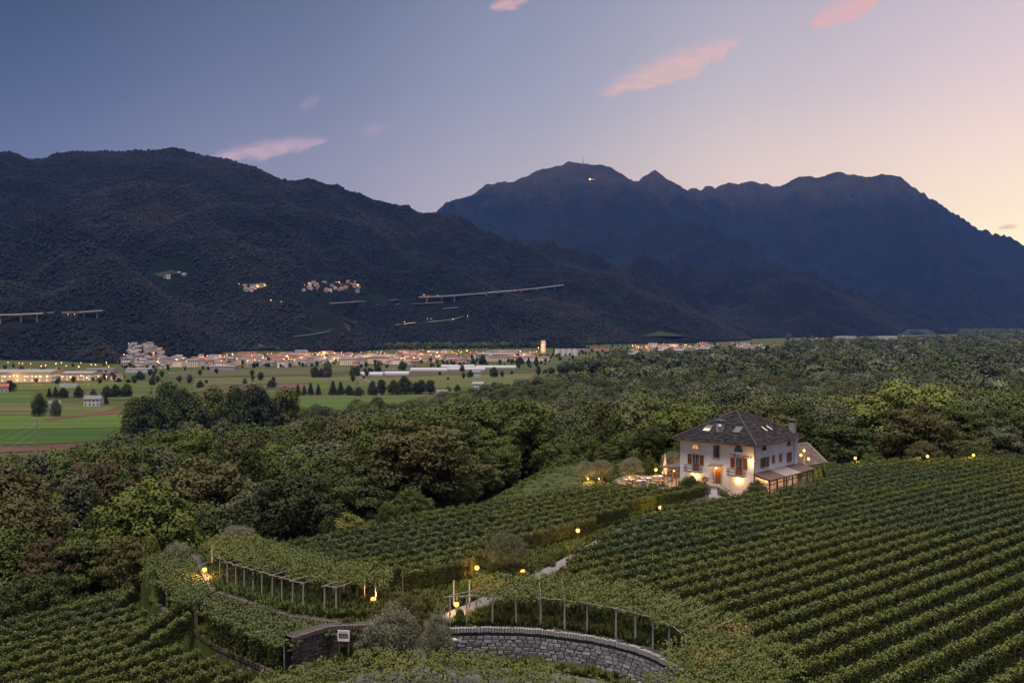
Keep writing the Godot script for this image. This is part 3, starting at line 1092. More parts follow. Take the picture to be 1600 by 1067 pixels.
# trees standing singly or in rows in the fields: px, top py, foot py, shape, tone, width
const FIELD_TREES := [
	[312, 594, 606, "broad0", "dark_green", 1.0], [424, 592, 606, "broad1", "dark_green", 1.1], [296, 585, 598, "tall0", "grey_green", 2.0], [407, 581, 595, "tall1", "grey_green", 2.0], [382, 590, 600, "broad2", "grey_green", 0.9],
	[465, 600, 618, "conifer0", "deep_green", 1.2], [475, 602, 618, "conifer0", "deep_green", 1.2], [485, 598, 618, "conifer0", "deep_green", 1.2], [497, 600, 618, "conifer0", "deep_green", 1.2], [520, 595, 618, "conifer0", "deep_green", 1.4], [532, 596, 618, "conifer0", "deep_green", 1.4], [545, 601, 618, "broad1", "deep_green", 1.0],
	[560, 604, 619, "broad2", "dark_green", 1.1], [582, 594, 618, "broad0", "dark_green", 0.9], [596, 593, 618, "tall0", "dark_green", 1.8], [615, 592, 617, "broad1", "dark_green", 1.0], [632, 586, 616, "broad2", "dark_green", 0.9], [650, 596, 616, "broad0", "deep_green", 0.9], [658, 594, 616, "tall1", "dark_green", 2.0], [672, 594, 616, "tall0", "dark_green", 2.2],
	[715, 600, 612, "broad1", "dark_green", 1.0], [700, 603, 612, "broad2", "grey_green", 1.1],
	[492, 571, 590, "broad0", "dark_green", 0.8], [511, 566, 590, "broad1", "grey_green", 0.8], [502, 575, 590, "broad2", "deep_green", 1.0], [550, 571, 588, "broad2", "grey_green", 0.7], [558, 572, 588, "tall0", "grey_green", 1.8], [590, 568, 580, "broad1", "dark_green", 1.3], [628, 564, 578, "broad0", "dark_green", 1.2], [722, 569, 580, "broad2", "dark_green", 1.0], [754, 554, 570, "broad0", "deep_green", 1.0], [735, 577, 590, "broad1", "dark_green", 0.9], [772, 573, 589, "broad2", "dark_green", 1.1],
	[812, 557, 570, "broad1", "deep_green", 1.4], [826, 558, 570, "conifer0", "deep_green", 1.5], [838, 556, 570, "conifer0", "deep_green", 1.5],
	[76, 606, 622, "conifer0", "deep_green", 1.3], [86, 604, 622, "conifer0", "deep_green", 1.3], [98, 605, 622, "broad1", "deep_green", 1.0], [122, 603, 621, "broad0", "dark_green", 1.0], [145, 606, 622, "broad2", "grey_green", 0.8], [166, 602, 621, "broad1", "dark_green", 1.0], [180, 600, 621, "broad0", "deep_green", 0.9], [197, 598, 620, "broad2", "dark_green", 1.1], [164, 614, 632, "conifer0", "deep_green", 1.2],
	[14, 593, 612, "broad2", "deep_green", 1.0], [36, 587, 596, "broad0", "dark_green", 1.2], [74, 585, 594, "conifer0", "deep_green", 1.4], [88, 592, 600, "broad1", "dark_green", 1.0], [218, 579, 594, "broad0", "dark_green", 1.1], [237, 588, 602, "broad1", "russet", 0.9], [185, 590, 597, "broad2", "deep_green", 1.6], [200, 592, 598, "broad1", "deep_green", 1.6],
]

const LANDMARKS := [[57, 720, "the power pole"], [165, 760, "the russet tree"], [228, 800, "the tall bright green tree"], [20, 820, "the olive brown tree at the wood's end"], [125, 860, "the ragged tree over the lowest vines"], [372, 860, "the wide silvery shrub"], [345, 720, "the end of the valley fields"], [455, 790, "the massive dark tree"], [500, 690, "the pale willows"], [620, 740, "the dark spreading acacia"], [720, 720, "the olive coloured acacia"], [850, 740, "the grass glade"], [940, 700, "the floodlit olives"], [1062, 670, "the bright tree behind the house"], [1165, 650, "the house's roof ridge"], [1245, 660, "the house's rear chimney"], [1300, 670, "the slate roofed barn"], [1430, 650, "the light green pair beyond the vines"], [1560, 680, "the dark tree by the last vineyard lamp"]]

func tree_words(c: Array) -> String:
	var shape := "round tree"
	if c[0].begins_with("layered"):
		shape = "spreading acacia"
	elif c[0].begins_with("tall"):
		shape = "slender tree"
	return "%s %s by %s" % [c[1].replace("_", " "), shape, c[5]]

# how high the wood reaches in the picture
const WOOD_TOPS := [Vector2(-300, 716), Vector2(60, 710), Vector2(110, 700), Vector2(160, 690), Vector2(205, 672), Vector2(300, 664), Vector2(420, 662), Vector2(520, 648), Vector2(650, 640), Vector2(820, 620), Vector2(1000, 606), Vector2(1900, 596)]

func make_trees() -> void:
	rng.seed = 77
	for q in SPECIAL:
		var top := at_depth(q[0], q[1], q[2])
		var foot := ground(top.x, q[2])
		var shape: String = q[3]
		if q[2] > 500 and shape.begins_with("broad"):
			shape = "bush" + str(int(q[0]) % 2)
		plant("tree", shape, q[4], foot, maxf(2.5, top.y - foot.y), q[5], q[6], "tree")
	var fields_seen := {}
	var field_list := FIELD_TREES.duplicate()
	field_list.sort_custom(func(a, b): return a[0] < b[0])
	for q in field_list:
		var foot := at_height(q[0], q[2], 0.0)
		var top := at_depth(q[0], q[1], -foot.z)
		var kind: String = q[3]
		var word := "dark conifer" if kind.begins_with("conifer") else ("slender tree" if kind.begins_with("tall") else ("dark round tree" if q[4] == "deep_green" or q[4] == "dark_green" else "greyish tree"))
		var band := "near the lit town" if q[1] < 582 else ("along the middle of the fields" if q[0] > 280 else "by the farms on the green fields")
		fields_seen[word + band] = fields_seen.get(word + band, 0) + 1
		var shape: String = ("bush" + str(int(q[0]) % 2)) if kind.begins_with("broad") else kind
		plant("tree", shape, q[4], foot, top.y, q[5] * (0.85 if kind.begins_with("broad") else 1.0), "%s %s %s, counted from the power pole" % [ordinal(fields_seen[word + band]), word, band], "tree", "trees %s" % band)
	# the wood itself
	var spots := []
	var d := 92.0
	while d < 5600.0:
		var step := 6.8 if d < 200.0 else (8.0 if d < 330.0 else (11.0 if d < 900.0 else (15.0 if d < 3000.0 else 21.0)))
		var x := -d * 0.62
		while x < d * 0.62:
			var px := x + rng.randf_range(-0.45, 0.45) * step
			var pd := d + rng.randf_range(-0.45, 0.45) * step
			x += step
			if not wood_here(px, pd):
				continue
			spots.append([pd, px, rng.randf(), rng.randf()])
		d += step
	var taken := []
	for q in SPECIAL:
		var p := at_depth(q[0], q[1], q[2])
		taken.append(Vector3(p.x, q[2], 3.2 if q[2] < 250 else 6.0))
	spots.sort_custom(func(a, b): return a[0] < b[0])
	var far_shapes := [make_far_tree(1.0, 700, 81), make_far_tree(1.15, 700, 82), make_far_tree(0.62, 600, 83), make_far_tree(0.9, 700, 84), make_far_tree(1.0, 4200, 85, 0.34), make_far_tree(1.15, 4200, 86, 0.34), make_far_tree(0.62, 3400, 87, 0.3), make_far_tree(0.9, 4200, 88, 0.34)]
	var where := [[], [], [], [], [], [], [], []]
	var tint := []
	for k in 8:
		tint.append(PackedColorArray())
	var singles := 0
	var chosen := []
	var kinds := ["broad0", "broad1", "broad2", "layered0", "layered1", "broad0", "tall1", "layered1", "tall0", "tall0"]
	for s in spots:
		var sx: float = s[1]
		var sd: float = s[0]
		var clear := true
		for t in taken:
			if Vector2(t.x - sx, t.y - sd).length() < t.z:
				clear = false
				break
		if not clear:
			continue
		var at := ground(sx, sd)
		var edge := poly_dist(Vector2(sx, sd), plate_pk) if sd < 300.0 else 100.0
		var k: float = noise.get_noise_2d(sx * 1.6, sd * 1.6) + (s[2] - 0.5) * 0.5
		var height: float = lerpf(7.5, 18.0, s[3]) + k * 3.0
		if edge < 14.0:
			height = lerpf(5.5, 9.0, s[3])
		if sx > 0.0 and sd < 240.0:
			height *= 0.9
		var p := seen_at(at + Vector3(0, height, 0))
		if p.x < -90 or p.x > 1690 or p.y > 1080:
			continue
		if sd < 560.0:
			var roof_y := 0.0
			for e in WOOD_TOPS.size() - 1:
				if p.x >= WOOD_TOPS[e].x and p.x < WOOD_TOPS[e + 1].x:
					roof_y = lerpf(WOOD_TOPS[e].y, WOOD_TOPS[e + 1].y, (p.x - WOOD_TOPS[e].x) / (WOOD_TOPS[e + 1].x - WOOD_TOPS[e].x)) + s[2] * 16.0
			if p.y < roof_y:
				height -= (roof_y - p.y) * sd / FOCAL
				if height < 4.0:
					continue
		var right := smoothstep(-100.0, 200.0, sx)
		var tone := "mid_green"
		if k < -0.4:
			tone = "deep_green"
		elif k < -0.12:
			tone = "dark_green"
		elif k > 0.4:
			tone = "bright_green" if right < 0.5 else "grey_green"
		elif k > 0.28:
			tone = "olive_brown"
		if s[2] > 0.9:
			tone = ["russet", "yellow_green", "grey_green", "yellow_green", "silver" if sd > 260.0 else "olive_brown"][int(s[3] * 4.999)]
		elif s[2] < 0.1:
			tone = ["bright_green", "grey_green"][int(s[3] * 1.999)]
		if singles < 245 and sd < 330.0:
			var kind: String = kinds[int(s[3] * 977.0) % kinds.size()]
			var mark := "the wide vineyard"
			var near := 1e9
			for l in LANDMARKS:
				var dd := Vector2(l[0] - p.x, (l[1] - p.y) * 1.5).length()
				if dd < near:
					near = dd
					mark = l[2]
			chosen.append([kind, tone, at, height, rng.randf_range(0.85, 1.2) * (0.8 if kind.begins_with("tall") else 1.0), mark])
			singles += 1
		else:
			var v := int(s[3] * 331.0) % 4 + (4 if sd < 950.0 else 0)
			var hh: float = height / 10.0 * lerpf(1.0, lerpf(0.95, 1.3, right), smoothstep(250.0, 500.0, sd)) * (1.0 if s[2] < 0.8 else lerpf(1.0, 1.25, right))
			var b := Basis(Vector3.UP, s[2] * TAU * 7.0).scaled(Vector3(hh * rng.randf_range(0.8, 1.2), hh, hh * rng.randf_range(0.8, 1.2)))
			where[v].append(Transform3D(b, at))
			var c: Color = TONES[tone]
			c = c.lerp(Color(0.052, 0.066, 0.026), 0.2 + 0.3 * right) * rng.randf_range(0.65, 1.5)
			tint[v].append(c)
	var count := {}
	var order := {}
	for c in chosen:
		var key := tree_words(c)
		count[key] = count.get(key, 0) + 1
	for c in chosen:
		var key := tree_words(c)
		order[key] = order.get(key, 0) + 1
		var lead := "" if count[key] == 1 else ("nearest " if order[key] == 1 else ordinal(order[key]) + " nearest ")
		plant("tree", c[0], c[1], c[2], c[3], c[4], lead + key, "tree", "trees of the wood beside the vineyards")
	for v in 8:
		scatter("valley_woodland", far_shapes[v], leaf_mat("far foliage", Color(1, 1, 1)), where[v], tint[v])
	print("trees ", spots.size(), " singles ", singles)

# ---------------------------------------------------------------- vines
const FIELD_R := [Vector2(15.8, 40), Vector2(16.2, 57), Vector2(15.8, 62), Vector2(14.2, 65.8), Vector2(12, 69.2), Vector2(9, 72.6), Vector2(5.8, 75.8), Vector2(4.4, 79), Vector2(5.4, 84), Vector2(7.0, 88.4), Vector2(10.6, 95.4), Vector2(15.6, 104), Vector2(21, 110.4), Vector2(26, 113.2), Vector2(31.6, 115.6), Vector2(41.5, 126.5), Vector2(43.2, 128.5), Vector2(43, 133), Vector2(45.5, 138.2), Vector2(54, 140.6), Vector2(67, 143.8), Vector2(80, 149), Vector2(130, 173), Vector2(170, 165), Vector2(120, 60), Vector2(60, 36)]
const FIELD_M := [Vector2(-22.6, 87.6), Vector2(-12, 99.4), Vector2(0, 111.6), Vector2(8, 118), Vector2(15.7, 118.4), Vector2(20, 119), Vector2(24.4, 118.2), Vector2(23.4, 115.8), Vector2(18.4, 112.6), Vector2(12.6, 106), Vector2(7.4, 97.2), Vector2(3.4, 92.4), Vector2(-1.8, 90.6), Vector2(-2.4, 86), Vector2(-4, 79.6), Vector2(-8, 77.4), Vector2(-10.4, 78.8), Vector2(-14.2, 80.2), Vector2(-21.4, 86.6)]
const FIELD_L := [Vector2(-62, 69), Vector2(-43, 79.5), Vector2(-37, 91), Vector2(-32.3, 84.2), Vector2(-23.8, 73.2), Vector2(-16.3, 65.8), Vector2(-15.2, 45), Vector2(-90, 45)]
var grass_r := PackedVector2Array(FIELD_R)
var grass_l := PackedVector2Array(FIELD_L)
const PATH_LINE := [Vector2(-7.6, 66.6), Vector2(-6.4, 69.6), Vector2(-4.2, 73), Vector2(-2.6, 75.4), Vector2(0, 80), Vector2(4.2, 87), Vector2(9, 96), Vector2(14, 105), Vector2(20, 111.6), Vector2(25, 115)]
const ROAD_LINE := [Vector2(13, 46), Vector2(10.2, 54), Vector2(8.6, 59.5), Vector2(5, 63.4), Vector2(0.5, 65.4), Vector2(-4, 65.9), Vector2(-9, 64.8), Vector2(-12.4, 61), Vector2(-13, 50)]
var bays := []
var tiles := []

func make_bay(seed_: int) -> ArrayMesh:
	# five metres of trained vine: a leafy hedge on its trunks, origin at the foot of one end, along +x
	rng.seed = seed_
	var mb := MB.new()
	var n := 4300
	for k in n:
		var x := rng.randf_range(-0.1, 5.1)
		var swell := 1.0 + 0.2 * sin(x * 2.6 + seed_) + 0.1 * sin(x * (5.0 + seed_ % 4) + seed_ * 1.7)
		var topy := 1.92 + 0.09 * sin(x * 3.9 + seed_ * 2.1) + 0.05 * sin(x * (5.0 + seed_ % 4) + seed_ * 1.7)
		var side := rng.randf()
		var p := Vector3.ZERO
		var dir := Vector3.UP
		var z := 0.27 * swell
		if side < 0.36:
			p = Vector3(x, topy + rng.randf_range(-0.22, 0.06), rng.randf_range(-1.0, 1.0) * z)
			p.y -= 0.25 * (p.z / z) * (p.z / z)
			dir = Vector3(0, 1, 0.5 * p.z / z).normalized()
		else:
			var sg := 1.0 if side < 0.7 else -1.0
			var up := pow(rng.randf(), 0.85)
			p = Vector3(x, lerpf(0.4, topy - 0.15, up), sg * z * rng.randf_range(0.75, 1.12))
			dir = Vector3(0, 0.02, sg).normalized()
		if rng.randf() < 0.03:
			p.y = topy + rng.randf_range(0.0, 0.22)
			p.z *= 0.7
		var nrm := (dir + rand_dir() * 0.75 + Vector3(0, 0.2, 0)).normalized()
		if nrm.dot(dir) < 0.0:
			nrm = (nrm - 2.0 * nrm.dot(dir) * dir).normalized()
		var lit_top := dir.y > 0.5
		var g := (0.45 + 1.15 * pow(rng.randf(), 1.4)) * (1.65 if lit_top else 0.5)  # lit tops and shaded row sides painted into the leaf colour
		var y := rng.randf_range(-0.1, 0.18) + (0.06 if lit_top else -0.03)
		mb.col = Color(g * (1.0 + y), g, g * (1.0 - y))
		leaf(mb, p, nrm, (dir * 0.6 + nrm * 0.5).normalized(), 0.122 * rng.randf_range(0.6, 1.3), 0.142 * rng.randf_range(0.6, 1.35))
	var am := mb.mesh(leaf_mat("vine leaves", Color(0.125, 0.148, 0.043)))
	var wd := MB.new()
	for k in 5:
		var x := 0.5 + k + rng.randf_range(-0.15, 0.15)
		wd.tube(PackedVector3Array([Vector3(x, -0.3, 0), Vector3(x + rng.randf_range(-0.1, 0.1), 0.5, rng.randf_range(-0.06, 0.06)), Vector3(x + rng.randf_range(-0.15, 0.15), 1.1, 0)]), 0.035, 0.02, 4)
	return wd.mesh(mat("vine wood", Color(0.05, 0.038, 0.028), 0.95), am)

func make_tile(seed_: int) -> ArrayMesh:
	# a leafy carpet of 2.5 x 2.5 m, lying on a pergola's wires
	rng.seed = seed_
	var mb := MB.new()
	for k in 700:
		var x := rng.randf_range(-1.4, 1.4)
		var z := rng.randf_range(-1.4, 1.4)
		var lump := 0.26 * sin(x * 3.1 + seed_) * sin(z * 2.7 + seed_ * 1.3) + 0.1 * sin(x * 7.0 + z * 5.0 + seed_)
		var p := Vector3(x, 0.08 + lump + rng.randf_range(-0.12, 0.14), z)
		if rng.randf() < 0.08:
			p.y -= rng.randf_range(0.1, 0.5)
		if rng.randf() < 0.05:
			p.y += rng.randf_range(0.08, 0.3)
		var nrm := (Vector3(0, 0.9, 0) + rand_dir() * 0.9).normalized()
		if nrm.y < 0.0:
			nrm.y = -nrm.y
		var g := rng.randf_range(0.65, 1.35)
		var y := rng.randf_range(-0.1, 0.2)
		mb.col = Color(g * (1.0 + y), g, g * (1.0 - y))
		leaf(mb, p, nrm, (nrm + Vector3(0, 0.5, 0)).normalized(), 0.125 * rng.randf_range(0.6, 1.4), 0.145 * rng.randf_range(0.6, 1.4))
	return mb.mesh()

func vine_rows(poly: Array, q0: Vector2, k0: int, k1: int, gap: float, th_lo: float, th_hi: float, where: String, from_what: String) -> void:
	var pk := PackedVector2Array(poly)
	var mid := deg_to_rad((th_lo + th_hi) * 0.5)
	var nrm := Vector2(-sin(mid), cos(mid))
	var post_mesh := MB.new()
	post_mesh.post(Vector3(0, -0.4, 0), 2.5, 0.045, 0.045, 5)
	var pm := post_mesh.mesh()
	var count := 0
	var wood := mat("weathered post", Color(0.2, 0.19, 0.18), 0.9)
	for k in range(k0, k1 + 1):
		var th := deg_to_rad(lerpf(th_lo, th_hi, float(k - k0) / (k1 - k0)))
		var u := Vector2(cos(th), sin(th))
		var c := q0 + nrm * gap * k
		var row: Node3D = null
		var t := -140.0
		while t < 160.0:
			var a := c + u * t
			var b := a + u * 5.0
			t += 5.0
			var m := (a + b) * 0.5
			if not Geometry2D.is_point_in_polygon(m, pk):
				# at the field's edge half a bay
				if Geometry2D.is_point_in_polygon(a.lerp(b, 0.25), pk):
					b = m
				elif Geometry2D.is_point_in_polygon(a.lerp(b, 0.75), pk):
					a = m
				else:
					continue
			elif not Geometry2D.is_point_in_polygon(a.lerp(b, 0.25), pk):
				a = m
			elif not Geometry2D.is_point_in_polygon(a.lerp(b, 0.75), pk):
				b = m
			var A := ground(a.x, a.y)
			var B := ground(b.x, b.y)
			var p := seen_at((A + B) * 0.5 + Vector3(0, 1.5, 0))
			if p.x < -160 or p.x > 1760 or p.y > 1190 or p.y < 0:
				continue
			if row == null:
				count += 1
				row = thing("vine_row", "%s vine row %s, from %s" % [ordinal(count), where, from_what], "vine row", A, 0.0, "vine rows " + where)
			var bx := (B - A).normalized()
			var bz := bx.cross(Vector3.UP).normalized()
			var by := bz.cross(bx)
			var flip := rng.randf() < 0.5
			var w := rng.randf_range(0.94, 1.08)
			var basis := Basis(bx * ((b - a).length() / 5.0), by * rng.randf_range(0.97, 1.03), bz * w)
			var o := A
			if flip:
				basis = Basis(-basis.x, basis.y, -basis.z)
				o = B
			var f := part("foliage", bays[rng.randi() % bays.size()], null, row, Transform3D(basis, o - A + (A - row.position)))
			var patch := noise.get_noise_2d(o.x * 2.2, o.z * 2.2) + rng.randf_range(-0.25, 0.25)
			if patch > 0.16:
				f.set_surface_override_material(0, leaf_mat("vine leaves yellowing", Color(0.124, 0.138, 0.04)))
			elif patch < -0.2:
				f.set_surface_override_material(0, leaf_mat("vine leaves bluish", Color(0.092, 0.122, 0.048)))
			f.set_meta("kind", "stuff")
			part("post", pm, wood, row, Transform3D(Basis(), A - row.position))
	count += 0

func pergola_roof(t: Node3D, poly: Array, y: float, tone: StandardMaterial3D, odd: Array = []) -> void:
	# leafy tiles wherever their centre lies over the outline
	var pk := PackedVector2Array(poly)
	var lo := Vector2(1e9, 1e9)
	var hi := -lo
	for p in poly:
		lo = lo.min(p)
		hi = hi.max(p)
	var x := lo.x + 0.8
	while x < hi.x + 1.0:
		var d := lo.y + 0.8
		while d < hi.y + 1.0:
			var q := Vector2(x, d) + Vector2(rng.randf_range(-0.3, 0.3), rng.randf_range(-0.3, 0.3))
			d += 1.75
			if poly_dist(q, pk) > 0.15:
				continue
			var o := Vector3(q.x, y + rng.randf_range(-0.06, 0.1), -q.y)
			var m := tone
			for w in odd:
				if (q - w[0]).length() < w[1]:
					m = w[2]
			var f := part("foliage", tiles[rng.randi() % tiles.size()], m, t, Transform3D(Basis(Vector3.UP, (rng.randi() % 4) * PI / 2 + rng.randf_range(-0.2, 0.2)), o - t.position))
			f.set_meta("kind", "stuff")
		x += 1.75

func beam(a: Vector3, b: Vector3, r: float, parent: Node3D, m: Material) -> void:
	var mb := MB.new()
	var side := rand_dir() * 0.04
	mb.tube(PackedVector3Array([a - parent.position, a.lerp(b, 0.35) + side - parent.position, a.lerp(b, 0.7) - side - parent.position, b - parent.position]), r, r * 0.8, 6)
	built("beam", mb, m, parent)

func vine_trunk(foot: Vector3, y: float, parent: Node3D) -> void:
	var mb := MB.new()
	var p := foot - parent.position
	var pts := PackedVector3Array()
	var lean := Vector3(rng.randf_range(-0.5, 0.5), 0, rng.randf_range(-0.3, 0.3))
	for k in 6:
		var t := k / 5.0
		pts.append(p + Vector3(0, (y - foot.y) * t, 0) + lean * t * t + Vector3(rng.randf_range(-0.07, 0.07), 0, rng.randf_range(-0.07, 0.07)))
	mb.tube(pts, 0.05, 0.03, 5)
	built("vine_trunk", mb, mat("vine wood", Color(0.05, 0.038, 0.028), 0.95), parent)

func make_vines() -> void:
	for k in 9:
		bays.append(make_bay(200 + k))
	rng.seed = 88
	vine_rows(FIELD_R, Vector2(31, 90), -24, 34, 2.05, 44.0, 31.0, "in the wide field below the house", "its lower end")
	vine_rows(FIELD_M, Vector2(0, 105), -16, 12, 2.0, 43.0, 42.0, "between path and wood", "the path")
	vine_rows(FIELD_L, Vector2(-35, 72), -14, 12, 2.1, 46.5, 52.5, "in the lowest vineyard", "the road")
	for line in [[Vector2(-31.6, 84.9), Vector2(-23.3, 74.1)], [Vector2(-23.3, 74.1), Vector2(-15.9, 67.1)]]:
		var L := line_length(line)
		var o := ground(line[0].x, line[0].y)
		var row := thing("vine_row", "overgrown dark vines above the low dark wall, %s stretch" % ("upper" if line[0].x < -25 else "lower"), "vine row", o)
		for k in int(L / 4.6):
			var q := along(line, k * 4.6)
			var u: Vector2 = q[1]
			var at := ground(q[0].x + u.y * -0.2, q[0].y + u.x * 0.2)
			at.y = 49.9
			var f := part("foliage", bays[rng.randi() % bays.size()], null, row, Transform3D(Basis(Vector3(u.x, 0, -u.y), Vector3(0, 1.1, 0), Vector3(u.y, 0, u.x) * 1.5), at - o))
			f.set_meta("kind", "stuff")

# ---------------------------------------------------------------- paths, walls, pergolas
const WALL_LINE := [Vector2(-5.0, 69.3), Vector2(-2.4, 69.5), Vector2(0.28, 69.4), Vector2(2.2, 69.0), Vector2(3.9, 68.3), Vector2(5.7, 67.5), Vector2(7.3, 66.4), Vector2(8.5, 65.3), Vector2(9.5, 64.0), Vector2(10.3, 62.4), Vector2(10.9, 60.6), Vector2(11.4, 58.4), Vector2(11.6, 56)]

func along(line: Array, s: float) -> Array:
	# [point, direction] at arc length s
	var k := 0
	while k < line.size() - 2 and s > (line[k + 1] - line[k]).length():
		s -= (line[k + 1] - line[k]).length()
		k += 1
	var u: Vector2 = (line[k + 1] - line[k]).normalized()
	return [line[k] + u * s, u]

func line_length(line: Array) -> float:
	var t := 0.0
	for k in line.size() - 1:
		t += (line[k + 1] - line[k]).length()
	return t

func ribbon(called: String, line: Array, width: float, lift: float, m: Material) -> void:
	var mb := MB.new()
	var n := int(line_length(line) / 0.7)
	var prev := []
	for k in n + 1:
		var q := along(line, line_length(line) * k / n)
		var u: Vector2 = q[1]
		var side := Vector2(-u.y, u.x)
		var w := width * 0.5 * (1.0 + 0.08 * noise.get_noise_1d(k * 9.0))
		var row := []
		for e in [-1.0, -0.5, 0.0, 0.5, 1.0]:
			var p: Vector2 = q[0] + side * w * e
			row.append(ground(p.x, p.y) + Vector3(0, lift, 0))
		if prev:
			for e in 4:
				mb.quad(prev[e + 1], prev[e], row[e], row[e + 1])
		prev = row
	struct(called, mb.mesh(), m)

func flat_patch(called: String, pts: Array, lift: float, m: Material) -> void:
	var mb := MB.new()
	var pk := PackedVector2Array(pts)
	var ix := Geometry2D.triangulate_polygon(pk)
	for k in range(0, ix.size(), 3):
		var A := ground(pk[ix[k]].x, pk[ix[k]].y) + Vector3(0, lift, 0)
		var B := ground(pk[ix[k + 1]].x, pk[ix[k + 1]].y) + Vector3(0, lift, 0)
		var C := ground(pk[ix[k + 2]].x, pk[ix[k + 2]].y) + Vector3(0, lift, 0)
		if (B - A).cross(C - A).y < 0.0:
			mb.tri(A, C, B)
		else:
			mb.tri(A, B, C)
	struct(called, mb.mesh(), m)

func stone_wall(label: String, line: Array, y0: float, y1: float, course: float, stone_w: float, tones: Array, limit: int) -> void:
	# the face looks towards smaller d (the camera's side); stones proud of a recessed core
	var o := ground(line[0].x, line[0].y)
	o.y = y0
	var t := thing("stone_wall", label, "wall", o)
	var core := MB.new()
	var total := line_length(line)
	var n := int(total / 0.6)
	var prev := []
	for k in n + 1:
		var q := along(line, total * k / n)
		var u: Vector2 = q[1]
		var nrm := Vector2(u.y, -u.x)       # towards the viewer for a line drawn left to right
		var f: Vector2 = q[0] - nrm * 0.07
		var b: Vector2 = q[0] - nrm * 0.95
		var row := [Vector3(f.x, y0 - 0.6, -f.y) - o, Vector3(f.x, y1 - 0.02, -f.y) - o, Vector3(b.x, y1 - 0.02, -b.y) - o, Vector3(b.x, y0 - 0.6, -b.y) - o]
		if prev:
			for e in 3:
				core.quad(prev[e], row[e], row[e + 1], prev[e + 1])
		prev = row
	built("core", core, mat("dark mortar", Color(0.05, 0.045, 0.045), 0.95), t)
	var kinds := []
	rng.seed = int(total * 100)
	for v in 6:
		var s := MB.new()
		s.bbox(Vector3(0, 0, 0), Vector3(1, 1, 0.2), 0.035, 0.02, rng)
		kinds.append(s.mesh())
	var put := 0
	var rest := MB.new()
	var rows := int((y1 - 0.36 - y0) / course)
	for r in range(rows - 1, -1, -1):
		var s := -rng.randf() * stone_w
		while s < total:
			var w := stone_w * rng.randf_range(0.75, 1.3)
			var c := s + w * 0.5
			s += w
			if c < 0.1 or c > total - 0.1:
				continue
			var q := along(line, c)
			var u: Vector2 = q[1]
			var nrm := Vector2(u.y, -u.x)
			var p: Vector2 = q[0] + nrm * (rng.randf_range(-0.03, 0.02) - 0.1)
			var b := Basis(Vector3(u.x, 0, -u.y), Vector3.UP, Vector3(nrm.x, 0, -nrm.y))
			var h := course * rng.randf_range(0.76, 0.86)
			var at := Transform3D(b.scaled_local(Vector3(w - 0.07, h, 1.0)), Vector3(p.x, y0 + (r + 0.5) * course + 0.02, -p.y) - o)
			if put < limit:
				part("stone", kinds[rng.randi() % 6], tones[rng.randi() % tones.size()], t, at)
				put += 1
			else:
				rest.bbox(at.origin, Vector3(w - 0.07, h, 0.2), 0.03, 0.01, rng)
	if rest.v.size():
		stuff(built("low_stones", rest, tones[0], t))
	var cope := MB.new()
	var s := 0.0
	while s < total - 0.1:
		var w := rng.randf_range(0.16, 0.26)
		var q := along(line, s + w * 0.5)
		s += w
		var u: Vector2 = q[1]
		var nrm := Vector2(u.y, -u.x)
		var p: Vector2 = q[0] - nrm * 0.1
		cope.box(Vector3(p.x, y1 - 0.17 + rng.randf_range(-0.02, 0.04), -p.y) - o, Vector3(w - 0.055, 0.32, 0.3), Basis(Vector3(u.x, 0, -u.y), Vector3.UP, Vector3(nrm.x, 0, -nrm.y)))
	stuff(built("coping", cope, tones[1], t))

func pixel_along(line: Array, px: float) -> Vector2:
	var total := line_length(line)
	var best := Vector2()
	var err := 1e9
	for k in 400:
		var q: Vector2 = along(line, total * k / 399.0)[0]
		var p := seen_at(ground(q.x, q.y) + Vector3(0, 1, 0))
		if absf(p.x - px) < err:
			err = absf(p.x - px)
			best = q
	return best

